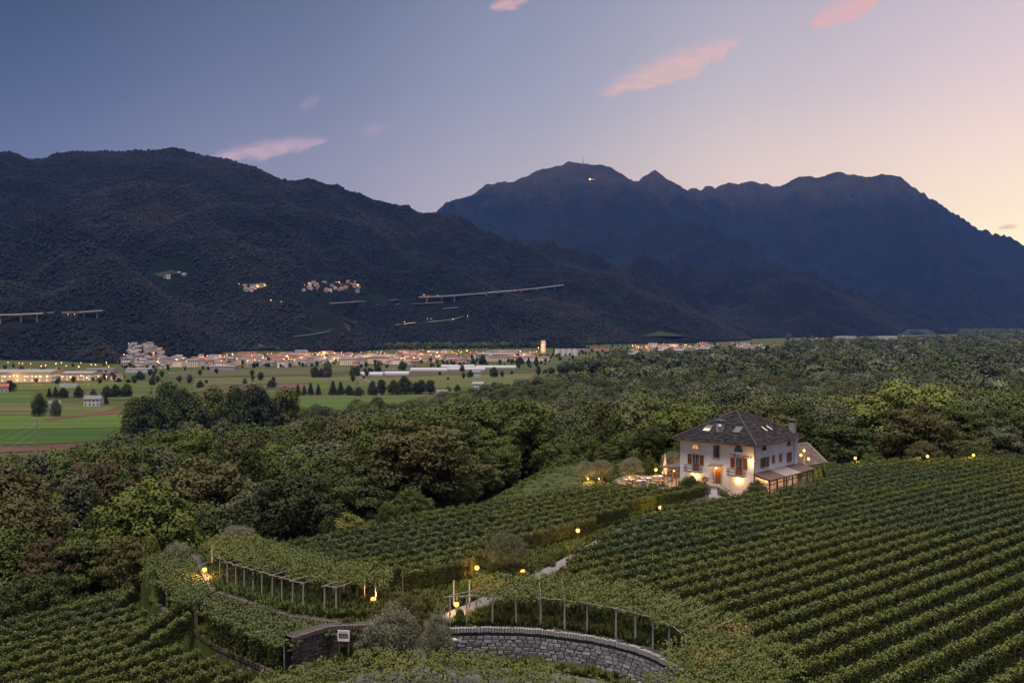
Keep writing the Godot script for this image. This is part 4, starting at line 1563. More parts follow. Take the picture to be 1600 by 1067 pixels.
func make_terraces() -> void:
	rng.seed = 314
	var asphalt := textured(mat("asphalt", Color(0.13, 0.13, 0.14), 0.92), 0.02, 0.3, 0.25, 21)
	var gravel := textured(mat("gravel", Color(0.3, 0.28, 0.27), 0.95), 0.03, 0.35, 0.3, 22)
	ribbon("road", ROAD_LINE, 4.6, 0.05, asphalt)
	ribbon("path", PATH_LINE, 1.5, 0.09, textured(mat("pale path", Color(0.24, 0.23, 0.24), 0.95), 0.03, 0.35, 0.3, 23))
	flat_patch("glade_grass", [Vector2(-2, 112.5), Vector2(8, 120), Vector2(11, 130), Vector2(13.5, 145), Vector2(9, 147), Vector2(2.4, 131)], 0.12, textured(mat("bright grass", Color(0.062, 0.092, 0.013), 0.95), 0.03, 0.45, 0.12, 91))
	flat_patch("yard", [Vector2(20.8, 118.6), Vector2(23.4, 113.6), Vector2(28, 112.6), Vector2(31, 114.6), Vector2(32, 116.6), Vector2(30.4, 119.4), Vector2(25.5, 124)], 0.13, gravel)
	var grey := []
	for k in 4:
		grey.append(textured(mat("grey stone %d" % k, [Color(0.4, 0.385, 0.4), Color(0.5, 0.48, 0.49), Color(0.32, 0.31, 0.325), Color(0.42, 0.395, 0.395)][k], 0.9), 0.03, 0.4, 0.7, 30 + k))
	stone_wall("long curved retaining wall of squared grey stones under the vine pergola", WALL_LINE, 50.05, 52.55, 0.27, 0.52, grey, 290)
	var brown := []
	for k in 3:
		brown.append(textured(mat("brown stone %d" % k, [Color(0.16, 0.115, 0.095), Color(0.2, 0.15, 0.12), Color(0.12, 0.095, 0.085)][k], 0.92), 0.03, 0.4, 0.7, 40 + k))
	stone_wall("brownish rough stone wall behind the white notice board", [Vector2(-15.3, 66.4), Vector2(-13.2, 68.9), Vector2(-9.4, 69.3)], 49.7, 52.85, 0.3, 0.5, brown, 110)
	stone_wall("low dark stone wall holding the terrace over the lowest vineyard", [Vector2(-31.3, 83.6), Vector2(-23, 73.2), Vector2(-15.7, 66.2)], 47.9, 50.1, 0.34, 0.6, brown, 150)
	stone_wall("rough dark stone wall holding the bank under the bare pergola posts", [Vector2(-30.6, 91.2), Vector2(-25, 79.2), Vector2(-16.9, 72.3), Vector2(-12.9, 70.9)], 49.9, 52.5, 0.36, 0.6, brown, 70)
	# notice board
	var img := Image.create_empty(128, 112, false, Image.FORMAT_RGB8)
	img.fill(Color(0.9, 0.9, 0.92))
	rng.seed = 5
	for k in 14:
		img.fill_rect(Rect2i(14 + k * 7, 9 + (k * 5) % 4, 4, 10), Color(0.12, 0.13, 0.2))
	img.fill_rect(Rect2i(10, 30, 108, 54), Color(0.1, 0.1, 0.13))
	for k in 90:
		var c := [Color(0.6, 0.2, 0.22), Color(0.7, 0.5, 0.5), Color(0.2, 0.18, 0.22), Color(0.85, 0.8, 0.8)][rng.randi() % 4] as Color
		img.fill_rect(Rect2i(14 + rng.randi() % 92, 36 + rng.randi() % 38, 3 + rng.randi() % 14, 2 + rng.randi() % 6), c)
	for k in 9:
		img.fill_rect(Rect2i(14 + k * 7, 95, 5, 5), Color(0.2, 0.2, 0.25))
	var sp := Vector3(-12.1, 51.95, -68.3)
	var sign_ := thing("notice_board", "white notice board with a dark and red picture on the stone wall", "sign", sp, -0.12)
	var bm := mat("board print", Color(1, 1, 1), 0.6)
	bm.albedo_texture = ImageTexture.create_from_image(img)
	var face := QuadMesh.new()
	face.size = Vector2(0.84, 0.76)
	part("print", face, bm, sign_, Transform3D(Basis(), Vector3(0, 0.4, 0.026)))
	var bk := MB.new()
	bk.box(Vector3(0, 0.4, 0), Vector3(0.88, 0.8, 0.04))
	built("board", bk, mat("white enamel", Color(0.75, 0.75, 0.78), 0.5), sign_)
	for sx in [-0.34, 0.34]:
		var pp := MB.new()
		pp.post(Vector3(sx, -1.9, -0.05), 2.3, 0.03)
		built("post", pp, mat("galvanised", Color(0.35, 0.36, 0.38), 0.5, 0.6), sign_)
	# the white fish-shaped ornament let into the wall's end
	var fp := Vector3(-4.35, 51.75, -69.15)
	var fish := thing("fish_ornament", "small white fish-shaped ornament with a dark eye on the curved wall", "ornament", fp)
	var fb := MB.new()
	fb.ball(Vector3(0.1, 0, 0), Vector3(0.34, 0.15, 0.1), 7, 10)
	built("body", fb, mat("white plaster", Color(0.7, 0.69, 0.68), 0.7), fish)
	var ft := MB.new()
	ft.quad(Vector3(0.4, 0, 0.03), Vector3(0.66, -0.16, 0.03), Vector3(0.6, 0, 0.03), Vector3(0.66, 0.16, 0.03))
	built("tail", ft, mats["white plaster"], fish)
	var fe := MB.new()
	fe.ball(Vector3(-0.13, 0.03, 0.08), Vector3(0.05, 0.05, 0.03), 5, 8)
	built("eye", fe, mat("black paint", Color(0.02, 0.02, 0.02), 0.5), fish)

	# pergolas
	var leafy := leaf_mat("pergola leaves", Color(0.1, 0.122, 0.036))
	var yellowish := leaf_mat("pergola leaves yellowing", Color(0.135, 0.142, 0.04))
	var dull := leaf_mat("pergola leaves dull", Color(0.085, 0.108, 0.042))
	var reddish := leaf_mat("pergola leaves red", Color(0.2, 0.075, 0.035))
	var ochre := leaf_mat("pergola leaves ochre", Color(0.21, 0.15, 0.05))
	var concrete := textured(mat("concrete post", Color(0.42, 0.42, 0.44), 0.85), 0.02, 0.25, 0.8, 50)
	var pole := textured(mat("pale pole", Color(0.27, 0.235, 0.2), 0.85), 0.02, 0.3, 0.8, 51)
	# over the curved wall
	var t := thing("vine_pergola", "vine pergola on grey posts above the long curved stone wall", "pergola", ground(0.3, 70.2))
	pergola_roof(t, [Vector2(-2.4, 70.8), Vector2(0.5, 70.6), Vector2(4.3, 69.5), Vector2(7.9, 67.6), Vector2(10.3, 65.2), Vector2(11.7, 61.8), Vector2(9.8, 56.5), Vector2(8.4, 52), Vector2(9, 49), Vector2(15.4, 49), Vector2(15.8, 57), Vector2(15.4, 61.6), Vector2(13.8, 65.4), Vector2(11.6, 68.8), Vector2(8.6, 72.2), Vector2(5.4, 74.9), Vector2(2, 75.9), Vector2(-2.2, 74.6)], 54.72, leafy, [[Vector2(13.4, 61.8), 0.8, reddish], [Vector2(14.6, 62.6), 0.8, ochre], [Vector2(11.5, 68.5), 1.4, yellowish], [Vector2(-1.8, 72.4), 1.1, ochre], [Vector2(12.5, 56.5), 1.0, ochre]])
	var heads := []
	for px in [702, 729, 770, 807, 846, 883, 919, 953, 983, 1011, 1036, 1056, 1073, 1092]:
		var q := pixel_along(WALL_LINE, px)
		var back := Vector2(0, 0.75) if q.x < 6.0 else Vector2(0.5, 0.5)
		q += back
		var g := ground(q.x, q.y)
		g.y = maxf(g.y, 52.3)
		var mb := MB.new()
		mb.post(g - t.position - Vector3(0, 0.3, 0), 54.66 - g.y + 0.3, 0.07, 0.06, 6)
		built("post", mb, concrete, t)
		var head := Vector3(g.x, 54.66, g.z)
		if heads:
			beam(heads[-1], head, 0.055, t, pole)
		heads.append(head)
		if heads.size() > 3:
			beam(head + Vector3(-back.x, 0, back.y) * 0.4, head + Vector3(back.x, 0.05, -back.y).normalized() * 4.6, 0.05, t, pole)
		else:
			beam(head + Vector3(-0.4, -0.03, 0.2), head + Vector3(2.6, 0.1, -2.2), 0.05, t, pole)
		var far := head + Vector3(back.x, 0, -back.y).normalized() * 4.6
		var fg := ground(far.x, -far.z)
		var mc := MB.new()
		mc.post(fg - t.position, 54.6 - fg.y, 0.06, 0.055, 6)
		built("post", mc, concrete, t)
		for e in 2:
			var vt := head.lerp(far, rng.randf_range(0.15, 0.9)) + Vector3(rng.randf_range(-0.8, 0.8), 0, 0)
			vine_trunk(ground(vt.x, -vt.z), 54.66, t)
	# the row of posts beside the lamp
	var line := [Vector2(-27.6, 87.5), Vector2(-24.7, 81), Vector2(-16.4, 74.1), Vector2(-13.1, 72.8)]
	t = thing("vine_pergola", "vine pergola with a slanting row of bare posts beside the lowest vineyard", "pergola", ground(-20, 78))
	pergola_roof(t, [Vector2(-27.6, 88.6), Vector2(-25.6, 89.6), Vector2(-21.8, 86), Vector2(-14.5, 79.4), Vector2(-10.6, 78), Vector2(-10.2, 75), Vector2(-12.6, 74.4), Vector2(-16.2, 75.8), Vector2(-24.2, 82.8), Vector2(-27.4, 88.5)], 54.6, leafy, [[Vector2(-17.6, 77.4), 0.9, reddish], [Vector2(-26, 90), 2.6, yellowish]])
	heads = []
	for px in [316, 331, 343, 355, 368, 381, 395, 409, 425, 440, 457, 473, 507, 525]:
		var q := pixel_along(line, px)
		var g := ground(q.x, q.y)
		g.y = maxf(g.y, 52.35)
		var mb := MB.new()
		mb.post(g - t.position - Vector3(0, 0.3, 0), 54.55 - g.y + 0.3, 0.065, 0.055, 6)
		built("post", mb, concrete, t)
		var head := Vector3(g.x, 54.55, g.z)
		if heads and px != 507:
			beam(heads[-1], head, 0.05, t, pole)
		heads.append(head)
		beam(head + Vector3(-0.2, 0, 0.25), head + Vector3(1.6, 0.04, -2.0), 0.045, t, pole)
		var far := head + Vector3(2.6, 0, -3.2)
		var fg := ground(far.x, -far.z)
		var mc := MB.new()
		mc.post(fg - t.position, 54.5 - fg.y, 0.055, 0.05, 6)
		built("post", mc, concrete, t)
		vine_trunk(g + Vector3(0.25, 0, -0.1), 54.5, t)
		var vt := head.lerp(far, rng.randf_range(0.4, 0.9))
		vine_trunk(ground(vt.x, -vt.z), 54.5, t)
	# its lower neighbour
	t = thing("vine_pergola", "low dull green vine pergola between the bare posts and the lowest vineyard", "pergola", ground(-24, 78))
	pergola_roof(t, [Vector2(-34.5, 91), Vector2(-30.6, 90.6), Vector2(-25.2, 80.2), Vector2(-17, 73.2), Vector2(-13.2, 71.4), Vector2(-12.4, 69.6), Vector2(-15.2, 67), Vector2(-22.8, 74), Vector2(-31, 84)], 52.25, dull)
	var lowline := [Vector2(-31.1, 83.9), Vector2(-22.8, 73.7), Vector2(-15.5, 66.9)]
	for px in [262, 284, 306, 338, 354, 368, 386, 404, 424, 446]:
		var q := pixel_along(lowline, px)
		var mb := MB.new()
		mb.box(Vector3(q.x, 51.2, -q.y) - t.position, Vector3(0.26, 2.0, 0.26))
		built("pillar", mb, brown[1] if px < 400 else concrete, t)
	# by the road, nearest the viewer
	t = thing("vine_pergola", "ragged vine pergola over the grey road below the curved wall", "pergola", ground(-6, 63))
	pergola_roof(t, [Vector2(-15.4, 60.5), Vector2(-11.4, 63.3), Vector2(-7, 64.8), Vector2(-1.7, 63.9), Vector2(2.1, 62.1), Vector2(5.6, 58.4), Vector2(6.2, 56.1), Vector2(3.4, 57.7), Vector2(0.8, 60.0), Vector2(-2.4, 61.5), Vector2(-7, 62.5), Vector2(-10.6, 61.1), Vector2(-14.4, 58.3)], 52.15, leafy, [[Vector2(-8, 63.1), 1.6, yellowish]])
	pergola_roof(t, [Vector2(-19.6, 58.1), Vector2(-14.4, 57.7), Vector2(-9.8, 59.5), Vector2(-6, 60.5), Vector2(0, 59.1), Vector2(4, 55.1), Vector2(4, 52.1), Vector2(-20, 52.1)], 51.8, dull)
	for q in [Vector2(-13.6, 60.6), Vector2(-10.8, 63), Vector2(-7.2, 64.4), Vector2(-4.6, 63.4), Vector2(-1.9, 63.6), Vector2(1.5, 61.8), Vector2(4.6, 58.8), Vector2(-8.5, 62.2), Vector2(-5.8, 61.8)]:
		var g := ground(q.x, q.y)
		var mb := MB.new()
		mb.post(g - t.position, 52.0 - g.y, 0.06, 0.05, 6)
		built("post", mb, pole, t)
		vine_trunk(g + Vector3(0.3, 0, 0), 52.0, t)
	for q in [[Vector2(-13.6, 60.6), Vector2(-7.2, 64.4)], [Vector2(-7.2, 64.4), Vector2(1.5, 61.8)], [Vector2(1.5, 61.8), Vector2(4.6, 58.8)], [Vector2(-10.8, 63), Vector2(-8.5, 60)], [Vector2(-4.6, 64), Vector2(-4.2, 60)]]:
		beam(Vector3(q[0].x, 52.02, -q[0].y), Vector3(q[1].x, 52.02, -q[1].y), 0.05, t, pole)
	# shrubs of the terraces: px of the middle, top py, foot d, x width factor, shape, tone, label
	rng.seed = 40
	for q in [
		[612, 940, 68.2, 1.0, "brush0", "silver", "large silvery white shrub between the sign wall and the path"],
		[640, 922, 71.0, 0.85, "brush0", "olive_brown", "reddish brown shrub just behind the large silvery white one"],
		[683, 948, 68.6, 0.7, "brush0", "silver", "narrow silvery shrub at the end of the curved wall"],
		[718, 950, 71.2, 1.0, "bush0", "mid_green", "round clipped bush under the first posts of the wall pergola"],
		[664, 930, 73.4, 1.2, "bush1", "dark_green", "dark bush beside the ramp behind the silvery shrubs"],
		[832, 962, 70.6, 0.6, "bush0", "russet", "small reddish bush under the wall pergola"],
		[776, 975, 70.5, 0.7, "bush1", "dark_green", "dark low bush on the curved wall's top"],
		[543, 964, 69.9, 1.0, "bush0", "russet", "dark purple leaved bush above the sign wall"],
		[497, 948, 73.2, 0.5, "bush1", "deep_green", "very dark pointed bush between the two last bare posts"],
		[792, 834, 85.0, 1.2, "olive0", "grey_green", "lone grey green olive tree beside the path lamp"],
		[858, 868, 87.5, 1.4, "bush0", "olive_brown", "small brownish bush at the path's bend"],
		[1045, 1030, 62.6, 0.6, "bush1", "dark_green", "dark plant hanging over a gap in the curved wall"],
		[855, 985, 69.6, 1.3, "bush0", "dark_green", "low green plant spilling over the middle of the curved wall"],
		[735, 985, 69.9, 1.3, "bush1", "mid_green", "trailing bright plant on the first metres of the curved wall"],
		[1000, 1008, 66.0, 1.0, "bush1", "deep_green", "tuft of dark leaves on the curved wall's bend"],
	]:
		var top := at_depth(q[0], q[1], q[2])
		var g := ground(top.x, q[2])
		if g.y < 52.0 and q[2] < 70.0 and q[0] > 700:
			g.y = 52.0
		var is_tree: bool = q[6].find("tree") >= 0
		plant("tree" if is_tree else "shrub", q[4], q[5], g, maxf(0.7, top.y - g.y), q[3], q[6], "tree" if is_tree else "shrub")

# ---------------------------------------------------------------- lamps
func path_lamp(px: float, py: float, d: float, label: String, e := 2.5, c := Color(1.0, 0.5, 0.12)) -> void:
	var p := at_depth(px, py, d)
	var g := ground(p.x, d)
	var t := thing("garden_lamp", label, "lamp", g, 0.0, "")
	var mb := MB.new()
	mb.post(Vector3(0, -0.1, 0), p.y - g.y, 0.045, 0.035, 6)
	built("post", mb, mat("lamp iron", Color(0.14, 0.13, 0.12), 0.6, 0.2), t)
	var b := MB.new()
	b.ball(Vector3(0, p.y - g.y, 0), Vector3(0.2, 0.2, 0.2), 6, 10)
	built("bulb_glow", b, glow_mat("warm bulb", Color(1.0, 0.36, 0.05), 3.6), t)
	var cap := MB.new()
	cap.tube(PackedVector3Array([Vector3(0, p.y - g.y + 0.21, 0), Vector3(0, p.y - g.y + 0.29, 0)]), 0.2, 0.03, 8)
	built("cap", cap, mats["lamp iron"], t)
	lamp_light(t, Vector3(0, p.y - g.y, 0), c, e * 2.6, 0.12)

func make_lamps() -> void:
	path_lamp(319, 890, 83.5, "lamp shining at the far end of the bare pergola posts", 5.0)
	path_lamp(583, 936, 75.6, "lamp among vine leaves over the large silvery shrub", 5.0)
	path_lamp(745, 887, 82.0, "lamp in the vines beside the lone olive tree", 4.0)
	path_lamp(817, 893, 84.4, "small low lamp in the grass by the path", 1.5)
	path_lamp(903, 829, 93.9, "tall lamp post with an orange glow where the vine fields part", 4.0)
	path_lamp(1032, 793, 109.5, "yellow lamp at the end of the dark vine row below the terrace", 3.0, Color(1.0, 0.62, 0.1))
	path_lamp(1337, 716, 138.5, "first vineyard lamp behind the house, nearest the barn", 2.5, Color(1.0, 0.68, 0.15))
	path_lamp(1450, 713, 140.5, "second vineyard lamp, halfway along the far vine rows", 2.5, Color(1.0, 0.68, 0.15))
	path_lamp(1522, 711, 142.0, "third vineyard lamp, furthest from the barn", 3.0, Color(1.0, 0.68, 0.15))
	path_lamp(1257, 704, 140.0, "highest lamp of the three at the house's rear corner", 5.0)
	path_lamp(1252, 711, 137.0, "lamp of the rear corner three that hangs closest to the house wall", 4.0)
	path_lamp(1264, 717, 139.0, "lowest lamp of the rear corner three, on a pole by the vines", 4.0)
	path_lamp(1025, 734, 131.0, "terrace lamp beside the closed parasol", 4.0)
	path_lamp(713, 944, 72.6, "lamp shining under the wall pergola's first posts", 3.0)

# ---------------------------------------------------------------- the house
const HA := 10.75
const HB := 11.8
const EAVE := 6.9
const HOUSE_AT := Vector3(30.25, 52.5, -127.5)
const HOUSE_TURN := -42.0

func wall_panel(width: float, height: float, thick: float, holes: Array) -> MB:
	# centred on x, from y = 0, outside face at z = 0; holes are Rect2
	var mb := MB.new()
	var xs := [-width / 2, width / 2]
	var ys := [-0.8, height]
	for h in holes:
		xs.append(h.position.x); xs.append(h.end.x)
		ys.append(h.position.y); ys.append(h.end.y)
	xs.sort()
	ys.sort()
	for a in xs.size() - 1:
		for b in ys.size() - 1:
			var c := Vector2((xs[a] + xs[a + 1]) / 2, (ys[b] + ys[b + 1]) / 2)
			var open := false
			for h in holes:
				if h.has_point(c):
					open = true
			if open or xs[a + 1] - xs[a] < 0.001 or ys[b + 1] - ys[b] < 0.001:
				continue
			mb.quad(Vector3(xs[a], ys[b], 0), Vector3(xs[a + 1], ys[b], 0), Vector3(xs[a + 1], ys[b + 1], 0), Vector3(xs[a], ys[b + 1], 0))
			mb.quad(Vector3(xs[a + 1], ys[b], -thick), Vector3(xs[a], ys[b], -thick), Vector3(xs[a], ys[b + 1], -thick), Vector3(xs[a + 1], ys[b + 1], -thick))
	for h in holes:
		var p: Vector2 = h.position
		var e: Vector2 = h.end
		mb.quad(Vector3(p.x, p.y, -thick), Vector3(p.x, p.y, 0), Vector3(p.x, e.y, 0), Vector3(p.x, e.y, -thick))
		mb.quad(Vector3(e.x, p.y, 0), Vector3(e.x, p.y, -thick), Vector3(e.x, e.y, -thick), Vector3(e.x, e.y, 0))
		mb.quad(Vector3(p.x, e.y, 0), Vector3(e.x, e.y, 0), Vector3(e.x, e.y, -thick), Vector3(p.x, e.y, -thick))
		mb.quad(Vector3(p.x, p.y, -thick), Vector3(e.x, p.y, -thick), Vector3(e.x, p.y, 0), Vector3(p.x, p.y, 0))
	return mb

func glass() -> StandardMaterial3D:
	if mats.has("window glass"):
		return mats["window glass"]
	var m := mat("window glass", Color(0.5, 0.55, 0.6), 0.05)
	m.albedo_color.a = 0.25
	m.transparency = BaseMaterial3D.TRANSPARENCY_ALPHA
	return m

func frame_bars(w: float, h: float, bar: float, cross: Array, bars_y: Array) -> MB:
	# window frame round 0..w, 0..h with upright bars at cross and level bars at bars_y
	var mb := MB.new()
	mb.box(Vector3(bar / 2, h / 2, 0), Vector3(bar, h, 0.07))
	mb.box(Vector3(w - bar / 2, h / 2, 0), Vector3(bar, h, 0.07))
	mb.box(Vector3(w / 2, bar / 2, 0), Vector3(w - 2 * bar, bar, 0.07))
	mb.box(Vector3(w / 2, h - bar / 2, 0), Vector3(w - 2 * bar, bar, 0.07))
	for x in cross:
		mb.box(Vector3(x, h / 2, 0.002), Vector3(bar * 0.8, h - 2 * bar, 0.06))
	for y in bars_y:
		mb.box(Vector3(w / 2, y, -0.002), Vector3(w - 2 * bar, bar * 0.6, 0.05))
	return mb

func window(parent: Node3D, face: Transform3D, r: Rect2, m: Material, cross: Array, bars_y: Array, called := "window") -> Node3D:
	var o := Node3D.new()
	o.name = called
	o.transform = face * Transform3D(Basis(), Vector3(r.position.x, r.position.y, -0.16))
	parent.add_child(o, true)
	built("frame", frame_bars(r.size.x, r.size.y, 0.07, cross, bars_y), m, o)
	var p := MB.new()
	p.quad(Vector3(0.06, 0.06, -0.02), Vector3(r.size.x - 0.06, 0.06, -0.02), Vector3(r.size.x - 0.06, r.size.y - 0.06, -0.02), Vector3(0.06, r.size.y - 0.06, -0.02))
	built("pane", p, glass(), o)
	return o

func shutter(parent: Node3D, face: Transform3D, x: float, y: float, w: float, h: float, m: Material) -> void:
	var mb := MB.new()
	mb.box(Vector3(0, h / 2, 0), Vector3(w, h, 0.035))
	mb.box(Vector3(-w / 2 + 0.04, h / 2, 0.02), Vector3(0.08, h, 0.03))
	mb.box(Vector3(w / 2 - 0.04, h / 2, 0.02), Vector3(0.08, h, 0.03))
	for k in 3:
		mb.box(Vector3(0, [0.05, h * 0.5, h - 0.05][k], 0.021), Vector3(w - 0.162, 0.1, 0.03))
	var n := int(h / 0.075)
	for k in n:
		mb.box(Vector3(0, (k + 0.5) * h / n, 0.014), Vector3(w - 0.165, 0.03, 0.024), Basis(Vector3(1, 0, 0), 0.5))
	built("shutter", mb, m, parent, face * Transform3D(Basis(), Vector3(x, y, 0.05)))

func lunette(parent: Node3D, face: Transform3D, x: float, y: float, w: float, h: float, rim: Material, pane: Material) -> void:
	var o := Node3D.new()
	o.name = "lunette_window"
	o.transform = face * Transform3D(Basis(), Vector3(x, y, 0))
	parent.add_child(o, true)
	var f := MB.new()
	var g := MB.new()
	for k in 10:
		var a := PI * k / 10.0
		var b := PI * (k + 1) / 10.0
		var A := Vector3(cos(a) * w / 2, sin(a) * h, 0.012)
		var B := Vector3(cos(b) * w / 2, sin(b) * h, 0.012)
		g.tri(Vector3(0, 0, 0.012), A, B)
		var s := 1.2
		var A2 := Vector3(A.x * s, A.y * s, 0.05)
		var B2 := Vector3(B.x * s, B.y * s, 0.05)
		var A1 := Vector3(A.x, A.y, 0.05)
		var B1 := Vector3(B.x, B.y, 0.05)
		f.quad(A1, A2, B2, B1)
		f.quad(A1, B1, B - Vector3(0, 0, 0.012), A - Vector3(0, 0, 0.012))
		f.quad(A2, A2 - Vector3(0, 0, 0.05), B2 - Vector3(0, 0, 0.05), B2)
	f.box(Vector3(0, -0.04, 0.03), Vector3(w * 1.24, 0.08, 0.1))
	f.box(Vector3(0, h / 2, 0.025), Vector3(0.05, h * 0.95, 0.03))
	built("pane", g, pane, o)
	built("frame", f, rim, o)

func balcony(parent: Node3D, face: Transform3D, x0: float, x1: float, y: float, m: Material) -> void:
	var o := Node3D.new()
	o.name = "balcony"
	o.transform = face
	parent.add_child(o, true)
	var slab := MB.new()
	slab.box(Vector3((x0 + x1) / 2, y, 0.36), Vector3(x1 - x0, 0.1, 0.72))
	built("slab", slab, mat("grey slab", Color(0.22, 0.2, 0.19), 0.9), o)
	var r := MB.new()
	for q in [[Vector3(x0, 0, 0.7), Vector3(x1, 0, 0.7)], [Vector3(x0, 0, 0.02), Vector3(x0, 0, 0.7)], [Vector3(x1, 0, 0.02), Vector3(x1, 0, 0.7)]]:
		var a: Vector3 = q[0] + Vector3(0, y, 0)
		var b: Vector3 = q[1] + Vector3(0, y, 0)
		for hh in [0.15, 0.88]:
			r.tube(PackedVector3Array([a + Vector3(0, hh, 0), b + Vector3(0, hh, 0)]), 0.022, 0.022, 5)
		var n := int((b - a).length() / 0.16)
		for k in n + 1:
			var p := a.lerp(b, float(k) / n)
			r.post(p + Vector3(0, 0.05, 0), 0.84, 0.012, 0.012, 4)
			if k < n:
				var c := a.lerp(b, (k + 0.5) / n)
				r.ball(c + Vector3(0, 0.5, 0), Vector3(0.05, 0.1, 0.05), 4, 5)
	built("railing", r, m, o)

func wall_lamp(label: String, at: Vector3, e: float) -> void:
	# at is in the house's own axes, on the wall
	var hb := Basis(Vector3.UP, deg_to_rad(HOUSE_TURN))
	var t := thing("wall_lamp", label, "lamp", HOUSE_AT + hb * at, deg_to_rad(HOUSE_TURN))
	var mb := MB.new()
	mb.box(Vector3(0, 0.12, 0.02), Vector3(0.1, 0.2, 0.04))
	mb.tube(PackedVector3Array([Vector3(0, 0.18, 0.03), Vector3(0, 0.26, 0.15), Vector3(0, 0.16, 0.26)]), 0.018, 0.018, 5)
	built("bracket", mb, mat("lamp iron", Color(0.14, 0.13, 0.12), 0.6, 0.2), t)
	var b := MB.new()
	b.ball(Vector3(0, 0, 0.26), Vector3(0.13, 0.15, 0.13), 6, 10)
	built("bulb_glow", b, glow_mat("wall bulb", Color(1.0, 0.55, 0.14), 5.0), t)
	lamp_light(t, Vector3(0, 0, 0.26), Color(1.0, 0.52, 0.16), e, 0.13)

func slate_roof(parent: Node3D) -> void:
	var ox := HA / 2 + 0.78
	var oz := HB / 2 + 0.78
	var y0 := EAVE - 0.05
	var y1 := 10.4
	var rz := 0.65
	var E := [Vector3(-ox, y0, oz), Vector3(ox, y0, oz), Vector3(ox, y0, -oz), Vector3(-ox, y0, -oz)]
	var R0 := Vector3(0, y1, rz)
	var R1 := Vector3(0, y1, -rz)
	var faces := [[E[0], E[1], R0, R0], [E[1], E[2], R0, R1], [E[2], E[3], R1, R1], [E[3], E[0], R1, R0]]
	var deck := MB.new()
	for f in faces:
		deck.quad(f[0] - Vector3(0, 0.06, 0), f[1] - Vector3(0, 0.06, 0), f[3] - Vector3(0, 0.06, 0), f[2] - Vector3(0, 0.06, 0))
	deck.quad(E[3] - Vector3(0, 0.14, 0), E[2] - Vector3(0, 0.14, 0), E[1] - Vector3(0, 0.14, 0), E[0] - Vector3(0, 0.14, 0))
	for k in 4:
		var a: Vector3 = E[k]
		var b: Vector3 = E[(k + 1) % 4]
		deck.quad(a - Vector3(0, 0.14, 0), b - Vector3(0, 0.14, 0), b - Vector3(0, 0.06, 0), a - Vector3(0, 0.06, 0))
	var roof := built("roof", deck, mat("roof boards", Color(0.05, 0.035, 0.028), 0.9), parent)
	rng.seed = 606
	var slates := MB.new()
	for f in faces:
		var nrm: Vector3 = (f[1] - f[0]).cross(f[2] - f[0]).normalized()
		var up: Vector3 = ((f[2] + f[3]) * 0.5 - (f[0] + f[1]) * 0.5)
		var slope := up.length()
		up = (up - nrm * up.dot(nrm)).normalized()
		var rows := int(slope / 0.27)
		for r in rows:
			var v0 := float(r) / rows
			var v1 := float(r + 1.35) / rows
			var a: Vector3 = f[0].lerp(f[2], v0)
			var b: Vector3 = f[1].lerp(f[3], v0)
			var wid := (b - a).length()
			if wid < 0.4:
				continue
			var u := (b - a) / wid
			var s := -rng.randf() * 0.3
			while s < wid:
				var w := rng.randf_range(0.32, 0.62)
				var s0 := maxf(s, 0.0)
				var s1 := minf(s + w - 0.02, wid)
				s += w
				if s1 - s0 < 0.06:
					continue
				var jut := rng.randf_range(-0.04, 0.05)
				var l := (v1 - v0) * slope
				var p := a + u * s0 - up * jut + nrm * 0.07
				var q := a + u * s1 - up * jut + nrm * 0.07
				var top := up * l - nrm * 0.06
				# keep within the hips
				var sh := l * 0.5
				var pi := p + top
				var qi := q + top
				if s0 < 0.01:
					pi += u * minf(sh, (s1 - s0) * 0.8)
				if s1 > wid - 0.01:
					qi -= u * minf(sh, (s1 - s0) * 0.8)
				var g := rng.randf_range(0.55, 1.5)
				var warm := clampf(rng.randf() * 0.5 + 0.5 * float(f == faces[1]), 0, 1)
				slates.col = Color(0.03, 0.03, 0.034).lerp(Color(0.042, 0.035, 0.036), warm) * g
				slates.quad(p, q, qi, pi)
				var dn := -nrm * rng.randf_range(0.03, 0.05)
				slates.quad(p + dn, q + dn, q, p)
	var sl := built("slates", slates, vc_mat("slate", 0.75), roof)
	sl.set_meta("kind", "stuff")
	var ridge := MB.new()
	for q in [[R0, R1], [E[0], R0], [E[1], R0], [E[2], R1], [E[3], R1]]:
		var n := int((q[1] - q[0]).length() / 0.4) + 1
		for k in n:
			var a: Vector3 = q[0].lerp(q[1], float(k) / n)
			var b: Vector3 = q[0].lerp(q[1], (k + 1.15) / n)
			ridge.tube(PackedVector3Array([a + Vector3(0, 0.06, 0), b + Vector3(0, 0.1, 0)]), 0.11, 0.09, 5)
	var rd := built("ridge_stones", ridge, mat("ridge slate", Color(0.06, 0.052, 0.052), 0.8), roof)
	rd.set_meta("kind", "stuff")

func sloped(at: Vector3, run: Vector3, rise: float) -> Transform3D:
	# a frame lying on a roof: x level, y up the slope, z outwards
	var up := (run + Vector3(0, rise, 0)).normalized()
	var x := Vector3.UP.cross(-run).normalized()
	return Transform3D(Basis(x, up, x.cross(up)), at)

